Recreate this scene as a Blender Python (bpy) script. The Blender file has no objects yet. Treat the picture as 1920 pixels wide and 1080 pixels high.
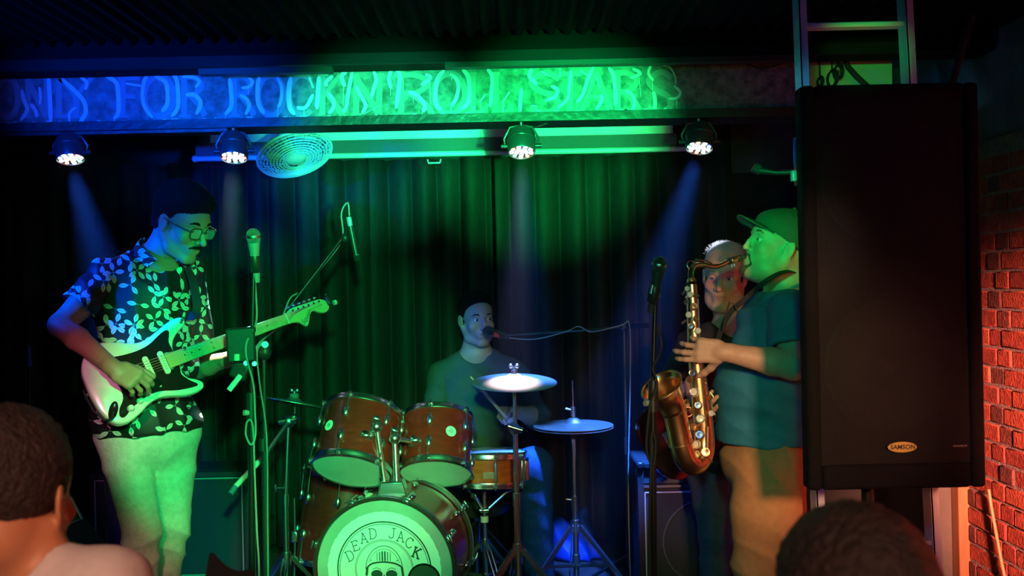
import bpy, bmesh, math, random
import numpy as np
from mathutils import Vector, Matrix, Euler

C = bpy.context.scene.collection
SC = bpy.context.scene
V = Vector
R = math.radians
PI = math.pi
F = 2000.0
CAMZ = 1.41
TH = R(1.2)
cT, sT = math.cos(TH), math.sin(TH)


def at(px, py, Y):
    """world point seen at pixel px,py of the 1920x1080 frame at depth Y (stage floor is z=0)"""
    u = (px - 960) / F
    v = (540 - py) / F
    return V(((u * cT + v * sT) * Y, Y, CAMZ + (v * cT - u * sT) * Y))


# ------------------------------------------------------------------ camera
cd = bpy.data.cameras.new('camera')
cam = bpy.data.objects.new('camera', cd)
C.objects.link(cam)
cd.sensor_width = 36
cd.lens = 36 * F / 1920
cd.clip_start = 0.05
cam.matrix_world = Matrix(((cT, sT, 0, 0), (0, 0, -1, 0), (-sT, cT, 0, CAMZ), (0, 0, 0, 1)))
cd.dof.use_dof = True
cd.dof.focus_distance = 3.9
cd.dof.aperture_fstop = 4.0
SC.camera = cam

# ------------------------------------------------------------------ world, exposure
w = bpy.data.worlds.new('world')
SC.world = w
w.use_nodes = True
w.node_tree.nodes['Background'].inputs[0].default_value = (0.25, 0.4, 0.6, 1)
w.node_tree.nodes['Background'].inputs[1].default_value = 0.004
SC.view_settings.view_transform = 'Standard'
SC.view_settings.look = 'None'
SC.view_settings.gamma = 1
SC.view_settings.use_curve_mapping = False
SC.view_settings.exposure = 0.0
SC.cycles.use_denoising = True
SC.cycles.volume_bounces = 0
SC.cycles.max_bounces = 6
SC.cycles.sample_clamp_indirect = 4.0
SC.cycles.volume_step_rate = 4


# ------------------------------------------------------------------ lights
def spot(name, loc, tgt, col, power, ang, blend=0.5, rad=0.05):
    l = bpy.data.lights.new(name, 'SPOT')
    l.color = col
    l.energy = power
    l.spot_size = R(ang)
    l.spot_blend = blend
    l.shadow_soft_size = rad
    o = bpy.data.objects.new(name, l)
    C.objects.link(o)
    o.location = loc
    d = V(tgt) - V(loc)
    o.rotation_euler = d.to_track_quat('-Z', 'Y').to_euler()
    return o


# four coloured cans under the beam: position, aim, beam tint
PAR = [(at(130, 298, 4.3), at(232, 640, 4.45), (0.02, 0.12, 1.0)),
       (at(437, 295, 4.3), at(437, 760, 3.95), (0.14, 1.0, 0.7)),
       (at(978, 285, 4.3), at(985, 800, 4.60), (0.04, 0.18, 1.0)),
       (at(1312, 277, 4.3), at(1205, 620, 4.6), (0.03, 0.16, 1.0))]
PW = [1700, 240, 750, 1600]
WH = [0, 420, 480, 50]
WT = [None, at(412, 662, 4.06), at(963, 705, 4.4), at(1345, 480, 4.5)]
for i, (p, t, c) in enumerate(PAR):
    d = (t - p).normalized()
    spot('can_light_beam', p + d * 0.05, t, c, PW[i], 24, 0.7, 0.035)
    if WH[i]:
        d = (WT[i] - p).normalized()
        spot('can_light_white', p + d * 0.05, WT[i], [None, (1.0, 1.0, 0.75), (0.95, 0.75, 1.0), (0.75, 0.8, 1.0)][i], WH[i], [0, 10, 14, 14][i], 0.5, 0.03)
# audience-side stage lights, with unseen fill spots added for single subjects
spot('green_light_guitarist', (-0.1, 0.8, 1.75), at(560, 710, 3.9), (0.0, 1.0, 0.20), 660, 26, 0.4, 0.04)
spot('green_light_drums', (0.1, 0.6, 1.8), at(690, 930, 4.1), (0.0, 1.0, 0.25), 460, 17, 0.6, 0.13)
spot('green_light_saxophone', (-0.3, 1.0, 2.0), at(1478, 440, 3.8), (0.0, 1.0, 0.12), 380, 8.5, 0.6, 0.04)
spot('warm_fill_bassist', (0.7, -0.5, 1.75), at(1350, 545, 4.4), (1.0, 0.50, 0.36), 330, 6, 0.7, 0.06)  # unseen spot added to warm the bassist's face
spot('green_light_beam', (0.45, 0.9, 1.60), at(1010, 190, 4.3), (0.01, 1.0, 0.09), 40, 20, 0.85, 0.04)
spot('green_light_screen', (0.35, 0.8, 1.50), at(1010, 262, 5.6), (0.01, 1.0, 0.20), 2600, 17, 0.8, 0.03)
spot('green_light_screen_left', (0.10, 0.8, 1.50), at(700, 262, 5.6), (0.02, 1.0, 0.35), 2200, 15, 0.8, 0.03)
spot('green_light_wash', (0.25, 0.7, 1.72), (-0.15, 4.3, 1.15), (0.0, 1.0, 0.22), 60, 52, 0.5, 0.05)
spot('blue_light_beam', (-1.7, 0.9, 1.75), at(310, 190, 4.3), (0.0, 0.055, 1.0), 1600, 23, 0.9, 0.04)
spot('blue_light_screen', (-1.3, 0.8, 1.50), at(560, 250, 5.6), (0.0, 0.20, 1.0), 380, 12, 0.7, 0.03)
spot('blue_light_side', (-2.5, 3.1, 1.9), at(235, 520, 3.85), (0.0, 0.05, 1.0), 420, 22, 0.5, 0.04)
spot('blue_light_wide', (-0.9, 0.5, 1.9), (0.9, 4.0, 1.0), (0.0, 0.25, 1.0), 32, 50, 0.6, 0.05)
spot('magenta_light', (-0.9, 0.2, 2.2), at(195, 745, 3.7), (1.0, 0.22, 0.50), 230, 8.5, 0.6, 0.08)
spot('warm_light_brick', (0.9, -0.9, 1.75), (2.3, 4.1, 0.75), (1.0, 0.31, 0.20), 10500, 20, 0.8, 0.12)
spot('warm_light_right', (0.75, -0.6, 1.7), at(1400, 790, 3.8), (1.0, 0.46, 0.25), 560, 15, 0.8, 0.12)
spot('warm_light_left', (-0.5, -1.0, 2.25), (-0.78, 1.66, 1.06), (1.0, 0.55, 0.38), 300, 16, 0.7, 0.12)
spot('warm_light_drums', (0.3, -0.5, 1.9), at(800, 870, 4.3), (1.0, 0.5, 0.35), 230, 11, 0.8, 0.1)
spot('pale_fill_drummer', (0.0, 0.4, 1.9), at(900, 680, 5.2), (1.0, 0.75, 0.42), 120, 5.5, 0.8, 0.1)  # unseen spot added to lift the drummer's face
spot('warm_fill_spectator', (0.2, -1.0, 2.2), at(1540, 990, 1.3), (1.0, 0.55, 0.4), 110, 12, 0.8, 0.1)  # unseen spot added to bring up the right spectator's hair
spot('green_light_cabinet', (0.3, 1.0, 1.75), at(1625, 132, 4.62), (0.0, 1.0, 0.10), 150, 7, 0.6, 0.03)
spot('blue_light_ladder', (-0.9, 1.2, 1.7), at(1510, 230, 3.47), (0.1, 0.6, 1.0), 130, 9, 0.9, 0.03)
spot('soft_light_front', (0.2, -0.8, 2.2), (0.1, 4.2, 0.6), (1.0, 0.70, 0.55), 30, 34, 0.8, 0.25)


# ------------------------------------------------------------------ materials
MATS = {}


def lin(c):
    return tuple(((x + 0.055) / 1.055) ** 2.4 if x > 0.04045 else x / 12.92 for x in c)


def mat(name, col=(0.5, 0.5, 0.5), rough=0.5, metal=0.0, noise=0.0, nscale=20.0, bump=0.0, bscale=60.0, stretch=None, emit=None, estr=0.0, spec=0.5, col2=None, coat=0.0, alpha=1.0, trans=0.0, vcol=False, sss=0.0):
    if name in MATS:
        return MATS[name]
    m = bpy.data.materials.new(name)
    m.use_nodes = True
    nt = m.node_tree
    b = nt.nodes['Principled BSDF']
    b.inputs['Base Color'].default_value = (*col, 1)
    b.inputs['Roughness'].default_value = rough
    b.inputs['Metallic'].default_value = metal
    b.inputs['Specular IOR Level'].default_value = spec
    if coat:
        b.inputs['Coat Weight'].default_value = coat
        b.inputs['Coat Roughness'].default_value = 0.16
    if trans:
        b.inputs['Transmission Weight'].default_value = trans
    if alpha < 1:
        b.inputs['Alpha'].default_value = alpha
    if sss:
        b.inputs['Subsurface Weight'].default_value = sss
        b.inputs['Subsurface Radius'].default_value = (0.6, 0.3, 0.2)
        b.inputs['Subsurface Scale'].default_value = 0.01
    if emit:
        b.inputs['Emission Color'].default_value = (*emit, 1)
        b.inputs['Emission Strength'].default_value = estr
    src = None
    tc = nt.nodes.new('ShaderNodeTexCoord')
    vec = tc.outputs['Object']
    if stretch:
        mp = nt.nodes.new('ShaderNodeMapping')
        mp.inputs['Scale'].default_value = stretch
        nt.links.new(vec, mp.inputs['Vector'])
        vec = mp.outputs['Vector']
    if vcol:
        vc = nt.nodes.new('ShaderNodeVertexColor')
        vc.layer_name = 'Col'
        src = vc.outputs['Color']
    if noise or col2:
        n = nt.nodes.new('ShaderNodeTexNoise')
        n.inputs['Scale'].default_value = nscale
        n.inputs['Detail'].default_value = 5
        nt.links.new(vec, n.inputs['Vector'])
        mx = nt.nodes.new('ShaderNodeMix')
        mx.data_type = 'RGBA'
        c2 = col2 if col2 else tuple(x * (1 - noise) for x in col)
        rp = nt.nodes.new('ShaderNodeMapRange')
        rp.inputs['From Min'].default_value = 0.35
        rp.inputs['From Max'].default_value = 0.65
        nt.links.new(n.outputs['Fac'], rp.inputs['Value'])
        nt.links.new(rp.outputs['Result'], mx.inputs['Factor'])
        if src:
            mx.blend_type = 'MULTIPLY'
            nt.links.new(src, mx.inputs['A'])
            mx.inputs['B'].default_value = (1 - noise, 1 - noise, 1 - noise, 1)
        else:
            mx.inputs['A'].default_value = (*col, 1)
            mx.inputs['B'].default_value = (*c2, 1)
        src = mx.outputs['Result']
    if src:
        nt.links.new(src, b.inputs['Base Color'])
    if bump:
        n2 = nt.nodes.new('ShaderNodeTexNoise')
        n2.inputs['Scale'].default_value = bscale
        n2.inputs['Detail'].default_value = 4
        nt.links.new(vec, n2.inputs['Vector'])
        bp = nt.nodes.new('ShaderNodeBump')
        bp.inputs['Strength'].default_value = bump
        bp.inputs['Distance'].default_value = 0.01
        nt.links.new(n2.outputs['Fac'], bp.inputs['Height'])
        nt.links.new(bp.outputs['Normal'], b.inputs['Normal'])
    MATS[name] = m
    return m


# ------------------------------------------------------------------ mesh builder
def frame(axis, up=None):
    z = V(axis).normalized()
    if up is None:
        up = V((0, 0, 1)) if abs(z.z) < 0.95 else V((0, 1, 0))
    x = V(up).cross(z)
    if x.length < 1e-6:
        x = V((1, 0, 0)).cross(z)
    x.normalize()
    y = z.cross(x)
    return x, y, z


def cr(pts, k=6, closed=True):
    out = []
    n = len(pts)
    P = [V(p) for p in pts]
    for i in range(n if closed else n - 1):
        if closed:
            p0, p1, p2, p3 = P[i - 1], P[i], P[(i + 1) % n], P[(i + 2) % n]
        else:
            p0, p1, p2, p3 = P[max(i - 1, 0)], P[i], P[i + 1], P[min(i + 2, n - 1)]
        for j in range(k):
            u = j / k
            out.append(0.5 * ((2 * p1) + (-p0 + p2) * u + (2 * p0 - 5 * p1 + 4 * p2 - p3) * u * u + (-p0 + 3 * p1 - 3 * p2 + p3) * u ** 3))
    if not closed:
        out.append(P[-1])
    return out


class B:
    def __init__(s):
        s.v = []
        s.f = []

    def add(s, vs, fs):
        o = len(s.v)
        s.v += [tuple(p) for p in vs]
        s.f += [tuple(i + o for i in f) for f in fs]
        return s

    def box(s, c, size, rot=None, axes=None):
        c = V(c)
        hx, hy, hz = size[0] / 2, size[1] / 2, size[2] / 2
        if axes is not None:
            ax, ay, az = [V(a).normalized() for a in axes]
        else:
            m = Euler(rot).to_matrix() if rot else Matrix.Identity(3)
            ax, ay, az = m.col[0], m.col[1], m.col[2]
        vs = [c + ax * (hx * i) + ay * (hy * j) + az * (hz * k) for i in (-1, 1) for j in (-1, 1) for k in (-1, 1)]
        return s.add(vs, [(0, 1, 3, 2), (4, 6, 7, 5), (0, 4, 5, 1), (2, 3, 7, 6), (0, 2, 6, 4), (1, 5, 7, 3)])

    def tube(s, pts, r, n=12, caps=True, closed=False):
        pts = [V(p) for p in pts]
        m = len(pts)
        rs = r if isinstance(r, (list, tuple)) else [r] * m
        rings = []
        px = None
        for i, p in enumerate(pts):
            if closed:
                t = pts[(i + 1) % m] - pts[i - 1]
            else:
                t = pts[min(i + 1, m - 1)] - pts[max(i - 1, 0)]
            if t.length < 1e-9:
                t = V((0, 0, 1))
            t.normalize()
            if px is None:
                x, y, _ = frame(t)
            else:
                x = px - t * px.dot(t)
                if x.length < 1e-6:
                    x = frame(t)[0]
                x.normalize()
                y = t.cross(x)
            px = x
            rings.append([p + (x * math.cos(2 * PI * k / n) + y * math.sin(2 * PI * k / n)) * rs[i] for k in range(n)])
        vs = [q for rg in rings for q in rg]
        fs = []
        for i in range(m if closed else m - 1):
            j = (i + 1) % m
            for k in range(n):
                l = (k + 1) % n
                fs.append((i * n + k, i * n + l, j * n + l, j * n + k))
        if caps and not closed:
            fs.append(tuple(range(n - 1, -1, -1)))
            fs.append(tuple((m - 1) * n + k for k in range(n)))
        return s.add(vs, fs)

    def cable(s, pts, r, n=8):
        return s.tube(cr([V(p) for p in pts], 5, False), r, n)

    def cyl(s, a, b, r, r2=None, n=16):
        return s.tube([a, b], [r, r if r2 is None else r2], n)

    def lathe(s, o, axis, prof, n=32, up=None):
        """prof: list of (radius, height) along axis from o"""
        o = V(o)
        x, y, z = frame(axis, up)
        vs = []
        idx = []
        for (r, h) in prof:
            if r < 1e-6:
                idx.append([len(vs)] * n)
                vs.append(o + z * h)
            else:
                idx.append(list(range(len(vs), len(vs) + n)))
                vs += [o + z * h + (x * math.cos(2 * PI * k / n) + y * math.sin(2 * PI * k / n)) * r for k in range(n)]
        fs = []
        for i in range(len(prof) - 1):
            a, b = idx[i], idx[i + 1]
            for k in range(n):
                l = (k + 1) % n
                f = [a[k], a[l], b[l], b[k]]
                g = []
                for q in f:
                    if q not in g:
                        g.append(q)
                if len(g) > 2:
                    fs.append(tuple(g))
        return s.add(vs, fs)

    def sph(s, c, r, n=16, axes=None):
        c = V(c)
        if not isinstance(r, (tuple, list)):
            r = (r, r, r)
        A = [V(a).normalized() for a in axes] if axes is not None else [V((1, 0, 0)), V((0, 1, 0)), V((0, 0, 1))]
        vs, fs = [], []
        m = max(6, n // 2)
        for i in range(m + 1):
            th = PI * i / m
            for k in range(n):
                ph = 2 * PI * k / n
                q = (math.sin(th) * math.cos(ph) * r[0], math.sin(th) * math.sin(ph) * r[1], math.cos(th) * r[2])
                vs.append(c + A[0] * q[0] + A[1] * q[1] + A[2] * q[2])
        for i in range(m):
            for k in range(n):
                l = (k + 1) % n
                fs.append((i * n + k, (i + 1) * n + k, (i + 1) * n + l, i * n + l))
        s.add(vs, fs)
        return s

    def torus(s, c, axis, RR, r, n=48, m=10, sx=1.0, a0=0, a1=2 * PI):
        x, y, z = frame(axis)
        full = abs(a1 - a0 - 2 * PI) < 1e-6
        k = n if full else n + 1
        pts = [V(c) + (x * math.cos(a0 + (a1 - a0) * i / n) + y * math.sin(a0 + (a1 - a0) * i / n)) * RR for i in range(k)]
        return s.tube(pts, r, m, closed=full)

    def prism(s, pts2, o, ax, ay, t, tz=None):
        """extrude 2D polygon given in frame o,ax,ay by thickness t along ax x ay (tz offset)"""
        ax, ay, o = V(ax), V(ay), V(o)
        n = ax.cross(ay).normalized()
        z0 = 0 if tz is None else tz
        k = len(pts2)
        vs = [o + ax * p[0] + ay * p[1] + n * z0 for p in pts2] + [o + ax * p[0] + ay * p[1] + n * (z0 + t) for p in pts2]
        fs = [tuple(range(k - 1, -1, -1)), tuple(range(k, 2 * k))]
        for i in range(k):
            j = (i + 1) % k
            fs.append((i, j, k + j, k + i))
        return s.add(vs, fs)

    def ribbon(s, pts2, o, ax, ay, width, t, tz=0.0, taper=False):
        """flat brush stroke following a 2D polyline"""
        P = [V((p[0], p[1])) for p in pts2]
        if len(P) > 2:
            Q = []
            for i in range(len(P) - 1):
                p0, p1, p2, p3 = P[max(i - 1, 0)], P[i], P[i + 1], P[min(i + 2, len(P) - 1)]
                for k in range(4):
                    u = k / 4
                    Q.append(0.5 * ((2 * p1) + (-p0 + p2) * u + (2 * p0 - 5 * p1 + 4 * p2 - p3) * u * u + (-p0 + 3 * p1 - 3 * p2 + p3) * u ** 3))
            Q.append(P[-1])
            P = Q
        n = len(P)
        L, Rr = [], []
        for i in range(n):
            d = (P[min(i + 1, n - 1)] - P[max(i - 1, 0)])
            if d.length < 1e-9:
                d = V((0, 1))
            d.normalize()
            nn = V((-d.y, d.x))
            ww = width / 2
            if taper:
                u = i / (n - 1)
                ww *= min(1, 0.45 + 4 * min(u, 1 - u))
            L.append(P[i] + nn * ww)
            Rr.append(P[i] - nn * ww)
        N = V(ax).cross(V(ay)).normalized()
        ax, ay, o = V(ax), V(ay), V(o)
        w3 = lambda q, z: o + ax * q.x + ay * q.y + N * z
        vs = []
        for i in range(n):
            vs += [w3(L[i], tz), w3(Rr[i], tz), w3(L[i], tz + t), w3(Rr[i], tz + t)]
        fs = []
        for i in range(n - 1):
            a, b = 4 * i, 4 * i + 4
            fs += [(a + 2, a + 3, b + 3, b + 2), (a, b, b + 1, a + 1), (a, a + 2, b + 2, b), (a + 1, b + 1, b + 3, a + 3)]
        fs += [(0, 1, 3, 2), (4 * n - 4, 4 * n - 2, 4 * n - 1, 4 * n - 3)]
        return s.add(vs, fs)

    def build(s, name, m, parent=None, origin=None, bevel=0.0, smooth=True, ang=38, seg=2):
        me = bpy.data.meshes.new(name)
        o = bpy.data.objects.new(name, me)
        C.objects.link(o)
        if parent is not None:
            base = WL[parent.name]
            o.parent = parent
            WL[o.name] = base
        else:
            if origin is None:
                a = np.array(s.v)
                lo, hi = a.min(0), a.max(0)
                base = V(((lo[0] + hi[0]) / 2, (lo[1] + hi[1]) / 2, lo[2]))
            else:
                base = V(origin)
            o.location = base
            WL[o.name] = base.copy()
        a = np.array(s.v) - np.array(base)
        me.from_pydata(a.tolist(), [], s.f)
        me.materials.append(m)
        bm = bmesh.new()
        bm.from_mesh(me)
        bmesh.ops.remove_doubles(bm, verts=bm.verts, dist=1e-6)
        bmesh.ops.recalc_face_normals(bm, faces=bm.faces)
        bm.to_mesh(me)
        bm.free()
        if smooth:
            me.shade_smooth()
            me.set_sharp_from_angle(angle=R(ang))
        if bevel:
            md = o.modifiers.new('bevel', 'BEVEL')
            md.width = bevel
            md.segments = seg
            md.limit_method = 'ANGLE'
            md.harden_normals = False
        return o


WL = {}


def tag(o, label=None, cat=None, group=None, kind=None):
    if label:
        o['label'] = label
    if cat:
        o['category'] = cat
    if group:
        o['group'] = group
    if kind:
        o['kind'] = kind
    return o


def empty(name, loc, label, cat, group=None):
    o = bpy.data.objects.new(name, None)
    C.objects.link(o)
    o.location = V(loc)
    o.empty_display_size = 0.1
    WL[o.name] = V(loc)
    return tag(o, label, cat, group)


def textmesh(txt, size, o, ax, ay, thick, align='CENTER', shear=0.0, bold=0.0, sx=1.0):
    """returns a B holding the extruded lettering laid in the frame o,ax,ay"""
    cu = bpy.data.curves.new('t', 'FONT')
    cu.body = txt
    cu.size = size
    cu.align_x = align
    cu.align_y = 'CENTER'
    cu.shear = shear
    cu.offset = bold
    cu.resolution_u = 3
    ob = bpy.data.objects.new('t', cu)
    C.objects.link(ob)
    dg = bpy.context.evaluated_depsgraph_get()
    me = bpy.data.meshes.new_from_object(ob.evaluated_get(dg))
    b = B()
    ax, ay, o = V(ax).normalized(), V(ay).normalized(), V(o)
    n = ax.cross(ay)
    b.add([o + ax * (v.co.x * sx) + ay * v.co.y + n * thick for v in me.vertices], [tuple(p.vertices) for p in me.polygons])
    bpy.data.objects.remove(ob)
    bpy.data.meshes.remove(me)
    return b
# ------------------------------------------------------------------ common materials
M_black = mat('black_paint', (0.012, 0.012, 0.013), 0.55, noise=0.4, nscale=8)
M_blkmetal = mat('black_metal', (0.02, 0.02, 0.022), 0.35, metal=0.6)
M_blkplastic = mat('black_plastic', (0.02, 0.02, 0.02), 0.4)
M_rubber = mat('black_rubber', (0.015, 0.015, 0.015), 0.75)
M_chrome = mat('chrome', (0.86, 0.87, 0.88), 0.24, metal=1.0)
M_steel = mat('brushed_steel', (0.6, 0.6, 0.6), 0.3, metal=1.0)
M_alu = mat('aluminium', (0.55, 0.56, 0.58), 0.4, metal=0.4, noise=0.2, nscale=30)
M_white = mat('white_plastic', (0.75, 0.75, 0.73), 0.4)
M_ceil = mat('ceiling_paint', (0.002, 0.002, 0.0022), 0.9, spec=0.08, noise=0.4, nscale=6, bump=0.3, bscale=20)
M_wall = mat('dark_wall_plaster', (0.02, 0.022, 0.024), 0.85, noise=0.5, nscale=5, bump=0.4, bscale=18)
M_plaster = mat('grey_wall_plaster', (0.12, 0.12, 0.125), 0.85, noise=0.5, nscale=7, bump=0.5, bscale=25)
M_floor = mat('stage_floor_wood', (0.07, 0.035, 0.02), 0.5, noise=0.5, nscale=6, stretch=(1, 12, 1), bump=0.15, bscale=30)
M_afloor = mat('audience_floor_concrete', (0.05, 0.045, 0.04), 0.6, noise=0.4, nscale=4, bump=0.2)
M_beam = mat('beam_concrete_paint', (0.20, 0.22, 0.21), 0.62, noise=0.45, nscale=30, bump=0.9, bscale=70, col2=(0.075, 0.09, 0.085))
M_beamdark = mat('beam_flange_steel', (0.012, 0.013, 0.014), 0.45, noise=0.5, nscale=10, bump=0.3, bscale=30)
M_letter = mat('lettering_base_paint', (0.22, 0.25, 0.24), 0.5)
M_letterhi = mat('lettering_light_paint', (0.55, 0.62, 0.58), 0.4)
M_curtain = mat('black_curtain_cloth', (0.022, 0.027, 0.021), 0.75, noise=0.35, nscale=90, stretch=(1, 1, 0.15), spec=0.25)
M_screen = mat('projection_screen_cloth', (0.8, 0.8, 0.8), 0.9)
M_brick = [mat('brick_face_%d' % i, c, 0.8, noise=0.45, nscale=40, bump=0.7, bscale=90) for i, c in enumerate([(0.36, 0.055, 0.03), (0.42, 0.075, 0.04), (0.30, 0.04, 0.028), (0.13, 0.03, 0.025), (0.20, 0.045, 0.03)])]
M_mortar = mat('mortar', (0.24, 0.17, 0.17), 0.9, noise=0.4, nscale=60, bump=0.6, bscale=120)
M_oak = mat('pale_wood_post', (0.24, 0.10, 0.035), 0.5, noise=0.3, nscale=12, stretch=(6, 6, 0.5))
M_cream = mat('cream_painted_wood', (0.06, 0.055, 0.045), 0.5, noise=0.2, nscale=10)
M_rug = mat('dark_drum_rug', (0.035, 0.018, 0.012), 0.95, noise=0.6, nscale=14, bump=0.6, bscale=200)

XL, XR, YB, YF = -3.1, 1.88, 6.15, -1.6
ZF = -0.35


def struct(b, name, m, **k):
    o = b.build(name, m, **k)
    o['kind'] = 'structure'
    return o


# ------------------------------------------------------------------ setting
st = struct(B().box((( XL + XR) / 2, (3.05 + YB) / 2, -0.05), (XR - XL, YB - 3.05, 0.1)), 'floor', M_floor, origin=(0, 4, 0))
struct(B().box(((XL + XR) / 2, 3.065, -0.23), (XR - XL, 0.03, 0.25)), 'trim_1', M_black)
struct(B().box(((XL + XR) / 2, (YF + 3.05) / 2, ZF - 0.05), (XR - XL, 3.05 - YF, 0.1)), 'floor_audience', M_afloor)
struct(B().box(((XL + XR) / 2, YB + 0.05, 1.05), (XR - XL + 0.4, 0.1, 2.9)), 'wall_back', M_wall)
struct(B().box((XL - 0.05, (YF + YB) / 2, 1.05), (0.1, YB - YF, 2.9)), 'wall_left', M_wall)
struct(B().box(((XL + XR) / 2, YF - 0.05, 1.05), (XR - XL + 0.4, 0.1, 2.9)), 'wall_front', M_wall)
# lighter plaster panel high on the back wall, right of the screen
pa, pb = at(1370, 232, 6.08), at(1500, 322, 6.08)
struct(B().box(((pa.x + pb.x) / 2 + 0.15, 6.12, (pa.z + pb.z) / 2), (pb.x - pa.x + 0.3, 0.06, pa.z - pb.z)), 'trim_2', M_plaster, bevel=0.004)

# ceiling: corrugated sheet over the room
b = B()
cz = at(960, 8, 3.6).z
n = 150
xs = [XL + (XR - XL) * i / (n * 4) for i in range(n * 4 + 1)]
prof = [(x, cz + 0.012 * max(-1, min(1, 1.8 * math.sin(x / (XR - XL) * n * 2 * PI * 0.55)))) for x in xs]
vs, fs = [], []
for (x, z) in prof:
    vs += [(x, YF, z), (x, 4.0, z), (x, YF, z + 0.01), (x, 4.0, z + 0.01)]
for i in range(len(prof) - 1):
    a, c = 4 * i, 4 * i + 4
    fs += [(a, a + 1, c + 1, c), (a + 2, c + 2, c + 3, a + 3), (a + 1, a + 3, c + 3, c + 1)]
b.add(vs, fs)
struct(b, 'ceiling', M_ceil)
struct(B().box(((XL + XR) / 2, (3.95 + YB) / 2, cz + 0.26), (XR - XL, YB - 3.95, 0.06)), 'ceiling_stage', M_ceil)
# boxed bulkhead that hangs above and in front of the painted beam
zb = at(700, 122, 4.13).z + 0.008
struct(B().box(((XL + XR) / 2, 4.22, (zb + cz + 0.25) / 2), (XR - XL, 0.14, cz + 0.25 - zb)), 'trim_3', mat('bulkhead_black', (0.002, 0.002, 0.002), 0.8, spec=0.1))
b = B()
b.box(((XL + XR) / 2, 4.137, zb + 0.018), (XR - XL, 0.026, 0.042))
struct(b, 'trim_4', mat('edge_board', (0.007, 0.007, 0.0075), 0.7, spec=0.2, noise=0.5, nscale=20, stretch=(0.3, 4, 4)))

# painted beam
YBM = 4.30
zt = at(700, 120, YBM).z + 0.08
zl = at(700, 218, YBM).z
XE = at(1508, 160, YBM).x
beam = struct(B().box(((XL + XE) / 2, YBM + 0.08, (zt + zl) / 2), (XE - XL, 0.16, zt - zl)), 'ceiling_beam', M_beam, origin=(-0.6, YBM + 0.08, zl))
B().box(((XL + XE) / 2, YBM + 0.075, zl - 0.018), (XE - XL, 0.20, 0.036)).build('beam_flange', M_beamdark, beam)
B().box(((XL + at(420, 0, YBM).x) / 2, YBM + 0.02, zl - 0.042), (at(420, 0, YBM).x - XL, 0.03, 0.012)).build('conduit_strip', M_beamdark, beam)
# dark boards across the top of the lettering
a, c = at(377, 137, 4.115), at(625, 137, 4.115)
tag(B().box(((a.x + c.x) / 2, 4.10, a.z - 0.002), (c.x - a.x, 0.046, 0.022)).build('short_dark_board', M_black), 'short black board fixed over the letters R and O of the painted beam', 'board')
a, c = at(835, 121, 4.115), at(1500, 112, 4.115)
tag(B().box(((a.x + c.x) / 2, 4.10, (a.z + c.z) / 2 - 0.004), (c.x - a.x, 0.046, 0.020)).build('long_dark_board', M_black), 'long thin black board running above ROLL STARS to the ladder', 'board')

# lettering, brush strokes on the beam face. pixel strokes are carried onto the face plane
FO = V((0, YBM, 0))


def fp(px, py):
    # undo the roll, meet the plane y=YBM
    q = at(px, py, YBM)
    return (q.x, q.z)


def stroke(bb, pts, wpx, tz=0.0008, taper=True):
    s = YBM / F
    bb.ribbon([fp(*p) for p in pts], (0, YBM, 0), (1, 0, 0), (0, 0, 1), wpx * s, -0.0008 if False else 0.0012, tz, taper)


def ell(cx, cy, rx, ry, a0=0, a1=360, n=14):
    return [(cx + rx * math.cos(R(a0 + (a1 - a0) * i / n)), cy + ry * math.sin(R(a0 + (a1 - a0) * i / n))) for i in range(n + 1)]


# base letters (wide serif bodies) by word; each letter: list of (points, width)
T, Bo = 142, 218


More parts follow.
